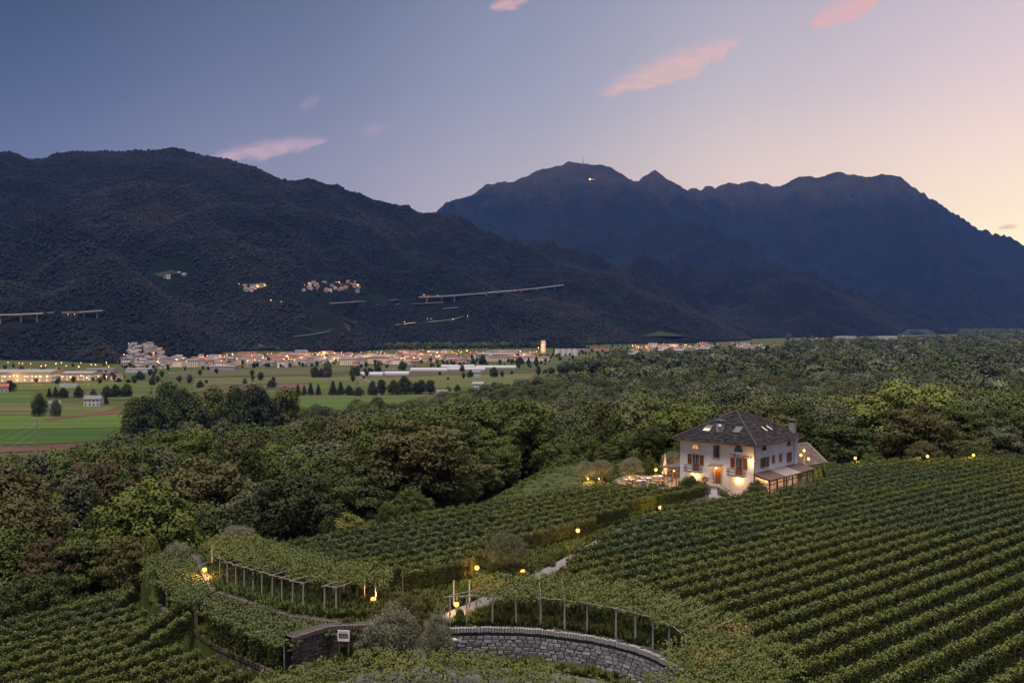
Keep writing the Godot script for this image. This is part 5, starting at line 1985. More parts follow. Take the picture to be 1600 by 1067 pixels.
func make_house() -> void:
	var house := thing("country_house", "white country house with hipped slate roof and brown shutters among the vines", "house", HOUSE_AT, deg_to_rad(HOUSE_TURN))
	var plaster := textured(mat("white plaster wall", Color(0.86, 0.82, 0.79), 0.92), 0.006, 0.12, 0.12, 61)
	var brown := textured(mat("brown shutter paint", Color(0.27, 0.085, 0.03), 0.6), 0.02, 0.2, 1.0, 62)
	var ochre := mat("ochre surround", Color(0.62, 0.36, 0.12), 0.85)
	var dark := mat("dark joinery", Color(0.06, 0.035, 0.028), 0.6)
	var iron := mat("wrought iron", Color(0.1, 0.11, 0.13), 0.5, 0.4)
	var front := Transform3D(Basis(), Vector3(0, 0, HB / 2))
	var side := Transform3D(Basis(Vector3.UP, PI / 2), Vector3(HA / 2, 0, 0))
	var rear := Transform3D(Basis(Vector3.UP, PI), Vector3(0, 0, -HB / 2))
	var left := Transform3D(Basis(Vector3.UP, -PI / 2), Vector3(-HA / 2, 0, 0))
	var fh := [Rect2(-3.46, 2.72, 0.98, 2.2), Rect2(2.84, 2.84, 0.95, 2.2), Rect2(-0.34, 4.78, 0.84, 1.6), Rect2(-0.22, 1.38, 0.92, 2.1)]
	var sh := [Rect2(-3.55, 3.78, 0.92, 1.26), Rect2(-1.0, 4.02, 0.7, 1.05), Rect2(0.99, 4.0, 0.72, 1.05)]
	built("wall", wall_panel(HA - 0.004, EAVE, 0.4, fh), plaster, house, front)
	built("wall", wall_panel(HB, EAVE, 0.4, sh), plaster, house, side)
	built("wall", wall_panel(HA - 0.004, EAVE, 0.4, []), plaster, house, rear)
	built("wall", wall_panel(HB, EAVE, 0.4, [Rect2(-2, 3.8, 0.9, 1.3), Rect2(2, 3.8, 0.9, 1.3)]), plaster, house, left)
	var fl := MB.new()
	for y in [1.3, 2.6, 4.3, 6.8]:
		fl.box(Vector3(0, y, 0), Vector3(HA - 0.82, 0.16, HB - 0.82))
	built("floors", fl, mat("dim floor", Color(0.12, 0.09, 0.07), 0.9), house)
	slate_roof(house)
	# gutter and downpipe
	var gut := MB.new()
	var gy := EAVE - 0.1
	var gx := HA / 2 + 0.84
	var gz := HB / 2 + 0.84
	gut.tube(PackedVector3Array([Vector3(-gx, gy, gz), Vector3(gx, gy, gz)]), 0.06, 0.06, 6)
	gut.tube(PackedVector3Array([Vector3(gx, gy, gz), Vector3(gx, gy, -gz)]), 0.06, 0.06, 6)
	built("gutter", gut, mat("copper gutter", Color(0.1, 0.055, 0.04), 0.5, 0.5), house)
	var dp := MB.new()
	dp.tube(PackedVector3Array([Vector3(gx - 0.1, gy, gz - 0.1), Vector3(HA / 2 + 0.1, EAVE - 0.75, HB / 2 + 0.1), Vector3(HA / 2 + 0.1, 0.0, HB / 2 + 0.1)]), 0.05, 0.05, 6)
	built("downpipe", dp, mats["copper gutter"], house)
	# front
	for r in [fh[0], fh[1]]:
		var w := window(house, front, Rect2(r.position.x, r.position.y + 0.92, r.size.x, r.size.y - 0.92), dark, [r.size.x * 0.5], [0.45, 0.85])
		var cb := MB.new()
		for e in [0.08, 0.54]:
			for k in 4:
				var cx: float = r.size.x * e + 0.05 + k * 0.085
				cb.quad(Vector3(cx, 0.08, -0.1 + 0.03 * (k % 2)), Vector3(cx + 0.085, 0.08, -0.07 - 0.03 * (k % 2)), Vector3(cx + 0.085, 1.2, -0.07 - 0.03 * (k % 2)), Vector3(cx, 1.2, -0.1 + 0.03 * (k % 2)))
		built("curtain", cb, mat("grey curtain", Color(0.5, 0.5, 0.55), 0.9), w)
		var lower := MB.new()
		lower.box(Vector3(r.position.x + r.size.x / 2, r.position.y + 0.46, -0.12), Vector3(r.size.x, 0.92, 0.08))
		for e in [0.25, 0.75]:
			lower.box(Vector3(r.position.x + r.size.x * e, r.position.y + 0.46, -0.07), Vector3(r.size.x * 0.36, 0.7, 0.04))
		built("door_panel", lower, brown, house, front)
		var sur := MB.new()
		sur.box(Vector3(r.position.x - 0.05, r.position.y + r.size.y / 2, 0.012), Vector3(0.1, r.size.y, 0.03))
		sur.box(Vector3(r.end.x + 0.05, r.position.y + r.size.y / 2, 0.012), Vector3(0.1, r.size.y, 0.03))
		sur.box(Vector3(r.position.x + r.size.x / 2, r.end.y + 0.06, 0.012), Vector3(r.size.x + 0.2, 0.12, 0.03))
		built("surround", sur, ochre, house, front)
		shutter(house, front, r.position.x - 0.42, r.position.y + 0.92, 0.58, r.size.y - 0.92, brown)
		shutter(house, front, r.end.x + 0.42, r.position.y + 0.92, 0.58, r.size.y - 0.92, brown)
		balcony(house, front, r.position.x - 0.9, r.end.x + 0.45, r.position.y - 0.07, iron)
	var r2: Rect2 = fh[2]
	window(house, front, r2, dark, [r2.size.x * 0.5], [])
	var sur2 := MB.new()
	sur2.box(Vector3(r2.position.x - 0.06, r2.position.y + r2.size.y / 2, 0.012), Vector3(0.12, r2.size.y, 0.03))
	sur2.box(Vector3(r2.end.x + 0.06, r2.position.y + r2.size.y / 2, 0.012), Vector3(0.12, r2.size.y, 0.03))
	sur2.box(Vector3(r2.position.x + r2.size.x / 2, r2.position.y - 0.05, 0.03), Vector3(r2.size.x + 0.3, 0.1, 0.12))
	built("surround", sur2, ochre, house, front)
	# entrance
	var dr: Rect2 = fh[3]
	var door := Node3D.new()
	door.name = "door"
	door.transform = front
	house.add_child(door)
	var leafm := MB.new()
	leafm.box(Vector3(dr.position.x + 0.46, dr.position.y + 1.05, -0.25), Vector3(0.92, 2.1, 0.06))
	leafm.box(Vector3(dr.position.x + 0.46, dr.position.y + 0.5, -0.21), Vector3(0.6, 0.7, 0.03))
	leafm.box(Vector3(dr.position.x + 0.46, dr.position.y + 1.5, -0.21), Vector3(0.6, 0.8, 0.03))
	built("leaf", leafm, mat("door wood", Color(0.36, 0.13, 0.04), 0.6), door)
	var df := MB.new()
	df.box(Vector3(dr.position.x - 0.09, dr.position.y + 1.05, 0.01), Vector3(0.18, 2.1, 0.06))
	df.box(Vector3(dr.end.x + 0.09, dr.position.y + 1.05, 0.01), Vector3(0.18, 2.1, 0.06))
	df.box(Vector3(dr.position.x + 0.46, dr.end.y + 0.09, 0.01), Vector3(1.28, 0.18, 0.06))
	built("frame", df, ochre, door)
	var can := MB.new()
	can.box(Vector3(0.2, 3.86, 0.4), Vector3(1.9, 0.06, 0.95), Basis(Vector3(1, 0, 0), 0.2))
	for sx in [-0.6, 1.0]:
		can.tube(PackedVector3Array([Vector3(sx, 3.5, 0.02), Vector3(sx, 3.74, 0.75)]), 0.025, 0.025, 5)
	built("door_canopy", can, mat("canopy glass board", Color(0.2, 0.15, 0.12), 0.6), house, front)
	# landing and stairs
	var land := MB.new()
	land.box(Vector3(0.0, 1.27, 0.65), Vector3(2.2, 0.16, 1.3))
	built("landing", land, mat("stone tread", Color(0.26, 0.235, 0.21), 0.9), house, front)
	var lw := MB.new()
	lw.box(Vector3(0.42, 0.5, 0.62), Vector3(0.9, 1.38, 1.16))
	built("landing_wall", lw, plaster, house, front)
	for k in 8:
		var st := MB.new()
		st.box(Vector3(1.26 + k * 0.3, 1.3 - (k + 1) * 0.155, 0.62), Vector3(0.34, 0.08, 1.2))
		built("step", st, mats["stone tread"], house, front)
	var strg := MB.new()
	for z in [0.08, 1.16]:
		strg.tube(PackedVector3Array([Vector3(1.1, 1.08, z), Vector3(3.5, -0.16, z)]), 0.07, 0.07, 5)
	built("stringer", strg, mat("dim stone", Color(0.14, 0.13, 0.12), 0.9), house, front)
	var rail := MB.new()
	var rp := [Vector3(-1.08, 1.35, 1.26), Vector3(1.1, 1.35, 1.26), Vector3(3.5, 0.06, 1.26)]
	for k in 2:
		for hh in [0.45, 0.9]:
			rail.tube(PackedVector3Array([rp[k] + Vector3(0, hh, 0), rp[k + 1] + Vector3(0, hh, 0)]), 0.02, 0.02, 5)
		for e in 7:
			rail.post(rp[k].lerp(rp[k + 1], e / 6.0), 0.9, 0.014, 0.014, 4)
	built("stair_railing", rail, iron, house, front)
	# attic lunettes
	var warm_pane := glow_mat("lit window pane", Color(1.0, 0.42, 0.1), 0.45)
	var dark_pane := mat("dark pane", Color(0.03, 0.035, 0.04), 0.1)
	var green_pane := mat("greenish pane", Color(0.12, 0.2, 0.17), 0.15)
	lunette(house, front, -3.05, 5.64, 0.98, 0.62, ochre, warm_pane)
	lunette(house, front, 3.22, 5.9, 0.96, 0.6, dark, green_pane)
	lunette(house, side, -3.24, 6.02, 0.86, 0.5, dark, dark_pane)
	lunette(house, side, 3.7, 5.9, 0.86, 0.5, dark, dark_pane)
	# long side
	window(house, side, sh[0], dark, [0.46], [0.62])
	for k in [1, 2]:
		window(house, side, sh[k], brown, [], [0.55])
	for r in sh:
		var su := MB.new()
		su.box(Vector3(r.position.x - 0.05, r.position.y + r.size.y / 2, 0.012), Vector3(0.1, r.size.y, 0.03))
		su.box(Vector3(r.end.x + 0.05, r.position.y + r.size.y / 2, 0.012), Vector3(0.1, r.size.y, 0.03))
		su.box(Vector3(r.position.x + r.size.x / 2, r.position.y - 0.04, 0.03), Vector3(r.size.x + 0.26, 0.08, 0.1))
		built("surround", su, ochre, house, side)
	shutter(house, side, sh[0].position.x - 0.36, 3.78, 0.56, 1.26, brown)
	shutter(house, side, sh[0].end.x + 0.36, 3.78, 0.56, 1.26, brown)
	shutter(house, side, 3.48, 3.7, 0.62, 1.28, brown)
	shutter(house, side, 4.12, 3.7, 0.62, 1.28, brown)
	var pil := MB.new()
	pil.box(Vector3(5.55, 3.4, 0.09), Vector3(0.72, EAVE + 0.1, 0.18))
	built("pilaster", pil, plaster, house, side)
	# writing on the front
	for w in [["Fattoria", 2.4, 5.42, 0.15], ["Amorosa", 3.82, 5.32, 0.44]]:
		var tm := TextMesh.new()
		tm.text = w[0]
		var font := SystemFont.new()
		font.font_names = PackedStringArray(["Droid Serif"])
		font.font_italic = true
		tm.font = font
		tm.font_size = 64
		tm.pixel_size = w[3] / 46.0
		tm.depth = 0.02
		part("lettering", tm, mat("dark lettering", Color(0.03, 0.03, 0.035), 0.7), house, front * Transform3D(Basis(), Vector3(w[1], w[2], 0.012)))
	# roof lights and chimneys
	var run := Vector3(0, 0, -6.0)
	for q in [[Vector3(-2.1, 8.22, 4.28), 1.0, true], [Vector3(2.16, 8.33, 4.12), 1.0, false]]:
		var f := sloped(q[0], run, 3.5)
		f.origin += f.basis.z * 0.12
		var o := Node3D.new()
		o.name = "roof_window"
		o.transform = f
		house.add_child(o, true)
		var fr := frame_bars(1.1, 1.4, 0.08, [], [])
		part("frame", fr.mesh(), dark, o, Transform3D(Basis(), Vector3(-0.55, -0.7, 0)))
		var pn := MB.new()
		pn.quad(Vector3(-0.48, -0.63, 0), Vector3(0.48, -0.63, 0), Vector3(0.48, 0.63, 0), Vector3(-0.48, 0.63, 0))
		built("pane", pn, mat("sky pane", Color(0.12, 0.14, 0.15), 0.08), o)
		if q[2]:
			var lit := MB.new()
			lit.quad(Vector3(-0.47, -0.62, 0.004), Vector3(0.47, -0.62, 0.004), Vector3(0.47, -0.1, 0.004), Vector3(-0.47, -0.1, 0.004))
			built("lit_window_pane", lit, glow_mat("lit roof window", Color(1.0, 0.45, 0.15), 0.7), o)
	for q in [Vector3(3.78, 8.22, 0.22), Vector3(3.76, 8.23, -1.23)]:
		var f := sloped(q, Vector3(-6.1, 0, 0), 3.5)
		f.origin += f.basis.z * 0.12
		var o := Node3D.new()
		o.name = "roof_window"
		o.transform = f
		house.add_child(o, true)
		part("frame", frame_bars(0.5, 1.1, 0.06, [], []).mesh(), dark, o, Transform3D(Basis(), Vector3(-0.25, -0.55, 0)))
		var pn := MB.new()
		pn.quad(Vector3(-0.2, -0.5, 0), Vector3(0.2, -0.5, 0), Vector3(0.2, 0.5, 0), Vector3(-0.2, 0.5, 0))
		built("pane", pn, mat("pale blind", Color(0.75, 0.7, 0.68), 0.4), o)
	for q in [[Vector3(-0.15, 8.1, 4.5), 0.9, 1.0], [Vector3(5.0, 7.5, -5.5), 0.75, 1.25]]:
		var o := Node3D.new()
		o.name = "chimney"
		o.position = q[0]
		house.add_child(o, true)
		var st := MB.new()
		st.box(Vector3(0, q[2] * 0.5 - 0.4, 0), Vector3(q[1], q[2] + 0.8, q[1] * 0.8))
		built("stack", st, mat("rough render", Color(0.3, 0.28, 0.28), 0.95), o)
		var cp := MB.new()
		for sx in [-1, 1]:
			for sz in [-1, 1]:
				cp.box(Vector3(sx * q[1] * 0.38, q[2] + 0.16, sz * q[1] * 0.3), Vector3(0.12, 0.32, 0.12))
		cp.box(Vector3(0, q[2] + 0.37, 0), Vector3(q[1] * 1.25, 0.09, q[1] * 1.05))
		cp.box(Vector3(0, q[2] + 0.45, 0), Vector3(q[1] * 0.9, 0.07, q[1] * 0.75))
		built("cap", cp, mat("chimney slate", Color(0.13, 0.125, 0.13), 0.85), o)
	var dish := MB.new()
	dish.ball(Vector3(0.1, 8.75, 5.15), Vector3(0.3, 0.3, 0.08), 6, 10)
	dish.tube(PackedVector3Array([Vector3(0.1, 8.75, 5.1), Vector3(0.05, 8.4, 4.8)]), 0.03, 0.03, 5)
	built("satellite_dish", dish, mat("dish grey", Color(0.45, 0.44, 0.45), 0.6), house)
	# wall lamps
	wall_lamp("round glowing lamp under the balcony at the house's outer front corner", Vector3(-3.0, 2.25, HB / 2), 2.2)
	wall_lamp("round glowing lamp under the balcony next to the stairs", Vector3(3.3, 2.3, HB / 2), 2.2)
	wall_lamp("bright lamp on the house's corner between its two visible sides", Vector3(HA / 2 - 0.12, 4.7, HB / 2 + 0.04), 2.4)
	wall_lamp("lamp above the front door under its small canopy", Vector3(0.22, 3.52, HB / 2 + 0.06), 1.1)

# ---------------------------------------------------------------- round the house
func house_point(p: Vector3) -> Vector3:
	return HOUSE_AT + Basis(Vector3.UP, deg_to_rad(HOUSE_TURN)) * p

func garden_table(at: Vector3, turn: float, label: String, cloth: bool) -> void:
	var t := thing("garden_table", label, "table", at, turn, "")
	var top := MB.new()
	top.box(Vector3(0, 0.73, 0), Vector3(1.3, 0.05, 0.8))
	built("table_top", top, mat("white cloth", Color(0.62, 0.6, 0.62), 0.85) if cloth else mat("table wood", Color(0.2, 0.13, 0.08), 0.7), t)
	for sx in [-0.55, 0.55]:
		for sz in [-0.3, 0.3]:
			var l := MB.new()
			l.post(Vector3(sx, 0, sz), 0.7, 0.03, 0.025, 5)
			built("leg", l, mat("lamp iron", Color(0.14, 0.13, 0.12), 0.6, 0.2), t)

var chair_proto: Node3D
func garden_chair(at: Vector3, turn: float, label: String, group: String) -> void:
	var t: Node3D
	if chair_proto:
		t = chair_proto.duplicate()
	else:
		t = Node3D.new()
		var wood := mat("chair slats", Color(0.17, 0.12, 0.09), 0.7)
		var s := MB.new()
		for k in 5:
			s.box(Vector3(0, 0.45, -0.17 + k * 0.085), Vector3(0.42, 0.025, 0.07))
		built("seat", s, wood, t)
		var b := MB.new()
		for k in 4:
			b.box(Vector3(0, 0.56 + k * 0.09, 0.2), Vector3(0.42, 0.07, 0.02))
		built("backrest", b, wood, t)
		for sx in [-0.19, 0.19]:
			for sz in [-0.18, 0.2]:
				var l := MB.new()
				l.post(Vector3(sx, 0, sz), 0.44 if sz < 0 else 0.9, 0.02, 0.018, 5)
				built("leg", l, wood, t)
		chair_proto = t.duplicate()
	t.name = "garden_chair"
	t.position = at
	t.rotation.y = turn
	tag(t, label, "chair", group)
	add_child(t, true)

func make_surroundings() -> void:
	rng.seed = 55
	var turn := deg_to_rad(HOUSE_TURN)
	var timber := mat("dark timber", Color(0.06, 0.035, 0.025), 0.7)
	# glazed veranda along the house's long side
	var t := thing("veranda", "glazed dark timber veranda with lean-to roof along the house's side", "veranda", house_point(Vector3(HA / 2, 0, 0)), turn)
	var w := 2.15
	var z0 := 5.9
	var z1 := -6.4
	var hi := 3.15
	var lo := 2.62
	var base := MB.new()
	base.box(Vector3(w / 2, 0.1, (z0 + z1) / 2), Vector3(w, 0.24, z0 - z1))
	built("floor", base, mat("veranda tiles", Color(0.22, 0.13, 0.09), 0.7), t)
	for q in [[z0, 2.05], [1.05, -2.3], [-2.8, z1]]:
		var pm := MB.new()
		pm.box(Vector3(w, 0.58, (q[0] + q[1]) / 2), Vector3(0.08, 0.72, q[0] - q[1] - 0.1))
		if q[0] == 1.05:
			pm = MB.new()
			pm.box(Vector3(w, 0.4, -1.9), Vector3(0.08, 0.36, 0.7))
		built("parapet", pm, timber, t)
	for z in [z0, 3.9, 2.0, 1.3, -0.4, -2.2, -2.8, -4.6, z1]:
		var pb := MB.new()
		pb.box(Vector3(w, lo / 2 + 0.1, z), Vector3(0.16, lo - 0.2, 0.16))
		built("post", pb, timber, t)
	var bm := MB.new()
	bm.box(Vector3(w, lo, (z0 + z1) / 2), Vector3(0.18, 0.2, z0 - z1 + 0.2))
	bm.box(Vector3(w, lo - 0.52, (z0 + z1) / 2), Vector3(0.07, 0.07, z0 - z1))
	bm.box(Vector3(w / 2, (hi + lo) / 2 - 0.02, z0), Vector3(w, 0.16, 0.14), Basis(Vector3(0, 0, 1), -0.24))
	bm.box(Vector3(w / 2, (hi + lo) / 2 - 0.02, z1), Vector3(w, 0.16, 0.14), Basis(Vector3(0, 0, 1), -0.24))
	bm.box(Vector3(w * 0.5, 2.08, z0), Vector3(w, 0.07, 0.07))
	built("beam", bm, timber, t)
	for q in [[z0, 3.9], [3.9, 2.0], [1.3, -0.4], [-0.4, -2.2], [-2.8, -4.6], [-4.6, z1]]:
		var lights := MB.new()
		for k in 5:
			var z := lerpf(q[0], q[1], (k + 0.5) / 5.0)
			lights.box(Vector3(w, lo - 0.3, z), Vector3(0.045, 0.42, 0.04))
		built("glazing_bar", lights, timber, t)
		var pn := MB.new()
		pn.quad(Vector3(w + 0.01, 0.95, q[0] - 0.08), Vector3(w + 0.01, 0.95, q[1] + 0.08), Vector3(w + 0.01, lo - 0.12, q[1] + 0.08), Vector3(w + 0.01, lo - 0.12, q[0] - 0.08))
		built("pane", pn, glass(), t)
	var endp := MB.new()
	endp.quad(Vector3(0.1, 0.25, z0 + 0.01), Vector3(w - 0.1, 0.25, z0 + 0.01), Vector3(w - 0.1, lo - 0.1, z0 + 0.01), Vector3(0.1, lo - 0.1, z0 + 0.01))
	built("pane", endp, glass(), t)
	var roofs := [[z0 + 0.25, 1.9, mat("roof boards brown", Color(0.09, 0.06, 0.046), 0.75)], [1.9, -2.4, mat("pale sheet roof", Color(0.25, 0.225, 0.215), 0.45)], [-2.4, z1 - 0.25, mats["roof boards brown"]]]
	for q in roofs:
		var n := int((q[0] - q[1]) / 0.33)
		for k in n:
			var a: float = lerpf(q[0], q[1], float(k) / n)
			var b: float = lerpf(q[0], q[1], (k + 1.0) / n)
			var rb := MB.new()
			rb.box(Vector3(w / 2 + 0.1, (hi + lo) / 2 + 0.12 + (0.012 if k % 2 else 0.0), (a + b) / 2), Vector3(w + 0.35, 0.035, absf(a - b) - 0.012), Basis(Vector3(0, 0, 1), -0.24))
			built("roof_board", rb, q[2], t)
	# its warm lights and tables inside
	for z in [4.4, 1.4, -1.6, -4.6]:
		var p := house_point(Vector3(HA / 2 + 0.9, 0, z))
		var l := thing("pendant_lamp", "small warm pendant lamp hanging in the veranda, %s from the house's front" % ordinal(1 + int((4.4 - z) / 3.0)), "lamp", p)
		var bl := MB.new()
		bl.ball(Vector3(0, 2.2, 0), Vector3(0.11, 0.11, 0.11), 6, 8)
		built("bulb_glow", bl, glow_mat("veranda bulb", Color(1.0, 0.5, 0.14), 6.0), l)
		var cd := MB.new()
		cd.post(Vector3(0, 2.3, 0), 0.55, 0.01, 0.01, 4)
		built("cord", cd, mats["black paint"], l)
		lamp_light(l, Vector3(0, 2.2, 0), Color(1.0, 0.5, 0.16), 1.8, 0.1)
	for k in 4:
		garden_table(house_point(Vector3(HA / 2 + 1.25, 0.22, 4.4 - k * 2.9)), turn + PI / 2, "%s table inside the veranda, from the house's front" % ordinal(k + 1), k % 2 == 0)
		for e in [-0.62, 0.62]:
			garden_chair(house_point(Vector3(HA / 2 + 1.25, 0.22, 4.4 - k * 2.9 + e * 1.4)), turn + (0.0 if e > 0 else PI), "slatted chair on the %s side of the %s veranda table" % ["near" if e > 0 else "far", ordinal(k + 1)], "chairs in the veranda")
	# glazed terrace shelter at the other side
	t = thing("terrace_shelter", "glazed dark timber shelter with flat roof at the terrace side of the house", "shelter", house_point(Vector3(-HA / 2, 0, 0)), turn)
	var sl := 3.7
	var front := HB / 2 - 1.6
	for k in 6:
		var x := -0.15 - k * (sl - 0.2) / 5.0
		var pb := MB.new()
		pb.box(Vector3(x, 1.25, front), Vector3(0.1, 2.5, 0.1))
		built("post", pb, mat("reddish timber", Color(0.16, 0.07, 0.04), 0.7), t)
		if k < 5:
			var pn := MB.new()
			pn.quad(Vector3(x - 0.62, 0.15, front + 0.01), Vector3(x - 0.06, 0.15, front + 0.01), Vector3(x - 0.06, 2.4, front + 0.01), Vector3(x - 0.62, 2.4, front + 0.01))
			built("pane", pn, glass(), t)
	for z in [front - 2.5, front - 5.0]:
		var pb := MB.new()
		pb.box(Vector3(-sl, 1.25, z), Vector3(0.12, 2.5, 0.12))
		built("post", pb, mats["reddish timber"], t)
	var fb := MB.new()
	fb.box(Vector3(-sl / 2 - 0.05, 0.05, front - 2.5), Vector3(sl, 0.1, 5.4))
	built("floor", fb, mats["veranda tiles"], t)
	var rf := MB.new()
	rf.box(Vector3(-sl / 2 - 0.2, 2.6, front - 2.4), Vector3(sl + 0.5, 0.1, 5.8), Basis(Vector3(0, 0, 1), 0.07))
	built("roof", rf, mat("shelter roof", Color(0.09, 0.075, 0.075), 0.7), t)
	for k in 2:
		var p := house_point(Vector3(-HA / 2 - 1.2 - k * 1.5, 0, front - 1.2))
		var l := thing("shelter_lamp", "warm lamp inside the terrace shelter, %s" % (["close to the house wall", "at the shelter's outer end"][k]), "lamp", p)
		var bl := MB.new()
		bl.ball(Vector3(0, 1.9, 0), Vector3(0.12, 0.12, 0.12), 6, 8)
		built("bulb_glow", bl, glow_mat("veranda bulb", Color(1.0, 0.5, 0.14), 6.0), l)
		var cd := MB.new()
		cd.post(Vector3(0, 2.0, 0), 0.5, 0.01, 0.01, 4)
		built("cord", cd, mats["black paint"], l)
		lamp_light(l, Vector3(0, 1.9, 0), Color(1.0, 0.5, 0.16), 4.0, 0.1)
	# terrace with tables and a closed parasol
	flat_patch("terrace", [Vector2(13.6, 131.6), Vector2(16.6, 127.2), Vector2(20.2, 125.8), Vector2(26, 132), Vector2(22, 138), Vector2(16, 137)], 0.16, textured(mat("terrace slabs", Color(0.27, 0.24, 0.23), 0.9), 0.02, 0.25, 0.4, 71))
	var spots := [[15.9, 129.4, true, "outermost white table on the terrace, beside the floodlit olive"], [17.4, 128.4, true, "white table nearest the vines on the terrace"], [18.3, 130.6, true, "white table in the middle of the terrace"], [19.8, 128.4, false, "bare wooden table by the terrace shelter"], [16.9, 132.2, true, "white table at the back of the terrace"], [20.2, 132.0, true, "white table under the closed parasol"]]
	for q in spots:
		garden_table(ground(q[0], q[1]) + Vector3(0, 0.16, 0), rng.randf_range(-0.5, 0.5), q[3], q[2])
		for e in 4:
			var a := e * PI / 2 + rng.randf_range(-0.2, 0.2)
			garden_chair(ground(q[0] + cos(a) * 0.95, q[1] + sin(a) * 0.75) + Vector3(0, 0.16, 0), -a - PI / 2 + PI, "chair at the " + ["house", "wood", "outer", "vineyard"][e] + " side of the " + q[3].replace(" on the terrace", ""), "chairs on the terrace")
	var um := ground(21.1, 131.5)
	t = thing("closed_parasol", "tall closed cream parasol on the terrace beside the house", "parasol", um)
	var pole := MB.new()
	pole.post(Vector3(0, 0, 0), 4.2, 0.05, 0.04, 6)
	built("pole", pole, timber, t)
	var cl := MB.new()
	var rings := []
	for k in 9:
		var v := k / 8.0
		var ring := []
		for s in 16:
			var a := TAU * s / 16.0
			var r := lerpf(0.42, 0.04, pow(v, 0.8)) * (1.0 if s % 2 == 0 else 0.62)
			ring.append(Vector3(cos(a) * r, 1.3 + v * 2.85, -sin(a) * r))
		rings.append(ring)
	for k in 8:
		for s in 16:
			cl.quad(rings[k][s], rings[k][(s + 1) % 16], rings[k + 1][(s + 1) % 16], rings[k + 1][s])
	built("canopy", cl, mat("cream canvas", Color(0.62, 0.55, 0.47), 0.9), t)
	var ft := MB.new()
	ft.box(Vector3(0, 0.22, 0), Vector3(0.7, 0.12, 0.7))
	built("base", ft, mats["grey slab"], t)
	# barn behind
	var bt := thing("stone_barn", "low stone barn with pitched slate roof behind the house", "barn", Vector3(44.6, 49.3, -152), deg_to_rad(38))
	var bw := MB.new()
	bw.box(Vector3(0, 1.4, 0), Vector3(7.4, 4.0, 6.2))
	bw.tri(Vector3(3.7, 3.4, 3.1), Vector3(3.7, 3.4, -3.1), Vector3(3.7, 5.6, 0))
	bw.tri(Vector3(-3.7, 3.4, -3.1), Vector3(-3.7, 3.4, 3.1), Vector3(-3.7, 5.6, 0))
	built("wall", bw, mat("barn stone", Color(0.25, 0.22, 0.2), 0.95), bt)
	var br := MB.new()
	for sz in [1.0, -1.0]:
		for r in 9:
			var z := lerpf(3.7, 0.0, r / 9.0)
			var zz := lerpf(3.7, 0.0, (r + 1.2) / 9.0)
			var x := -4.1
			while x < 4.0:
				var ww := rng.randf_range(0.35, 0.65)
				var x1 := minf(x + ww - 0.02, 4.1)
				var g := rng.randf_range(0.7, 1.35)
				br.col = Color(0.12, 0.095, 0.09) * g
				var ya := 5.75 - z * 0.72
				var yb := 5.75 - zz * 0.72
				var j := rng.randf_range(0.05, 0.1)
				if sz > 0:
					br.quad(Vector3(x, ya + j, z), Vector3(x1, ya + j, z), Vector3(x1, yb, zz), Vector3(x, yb, zz))
				else:
					br.quad(Vector3(x1, ya + j, -z), Vector3(x, ya + j, -z), Vector3(x, yb, -zz), Vector3(x1, yb, -zz))
				x += ww
	built("roof", br, vc_mat("slate", 0.75), bt)
	var bv := MB.new()
	for sx in [-4.1, 4.1]:
		for sz in [1.0, -1.0]:
			bv.tube(PackedVector3Array([Vector3(sx, 3.1, 3.75 * sz), Vector3(sx, 5.86, 0)]), 0.08, 0.08, 5)
	bv.tube(PackedVector3Array([Vector3(-4.1, 5.86, 0), Vector3(4.1, 5.86, 0)]), 0.1, 0.1, 5)
	built("verge", bv, mat("pale verge", Color(0.3, 0.28, 0.26), 0.9), bt)
	var bc := MB.new()
	bc.box(Vector3(-2.6, 5.6, 0.8), Vector3(0.7, 1.6, 0.6))
	bc.box(Vector3(-2.6, 6.55, 0.8), Vector3(0.95, 0.12, 0.85))
	built("chimney", bc, mats["rough render"], bt)
	# bushes and floodlit olives
	for q in [
		[1079, 742, 123.6, 1.15, "bush0", "dark_green", "dark bush against the house front by the outer balcony lamp"],
		[1183, 748, 118.4, 1.05, "bush1", "olive_brown", "brownish bush at the house's corner in front of the veranda"],
		[917, 721, 132.0, 1.05, "olive0", "silver", "floodlit olive bush on the outer side of the terrace, furthest from the house"],
		[942, 719, 132.6, 1.0, "olive1", "silver", "second floodlit olive, its crown joined to the furthest one"],
		[986, 716, 131.5, 1.1, "olive0", "silver", "floodlit olive tree beside the terrace tables"],
		[1052, 706, 136.0, 1.1, "olive1", "silver", "pale bushy olive behind the closed parasol"],
		[1016, 712, 139.0, 0.8, "bush0", "mid_green", "green shrub at the back of the terrace"],
	]:
		var top := at_depth(q[0], q[1], q[2])
		var g := ground(top.x, q[2])
		plant("olive_tree" if q[4].begins_with("olive") else "shrub", q[4], q[5], g, maxf(1.0, top.y - g.y), q[3], q[6], "tree" if q[4].begins_with("olive") else "shrub")
	for q in [[919, 748, 131.3, "spotlight in the grass under the furthest floodlit olive", 2.6], [936, 748, 131.6, "spotlight under the second floodlit olive", 2.4], [984, 746, 130.8, "spotlight at the foot of the olive beside the terrace tables", 2.6], [1060, 728, 134.5, "lamp in the pale olive behind the parasol", 2.0]]:
		var p := at_depth(q[0], q[1], q[2])
		var g := ground(p.x, q[2])
		var h := maxf(0.5, p.y - g.y)
		var l := thing("ground_spotlight", q[3], "lamp", g)
		var bd := MB.new()
		bd.post(Vector3(0, 0, 0), h - 0.08, 0.03, 0.03, 6)
		built("stake", bd, mats["lamp iron"], l)
		var bl := MB.new()
		bl.ball(Vector3(0, h, 0), Vector3(0.09, 0.09, 0.09), 6, 8)
		built("bulb_glow", bl, glow_mat("spot bulb", Color(1.0, 0.5, 0.1), 8.0), l)
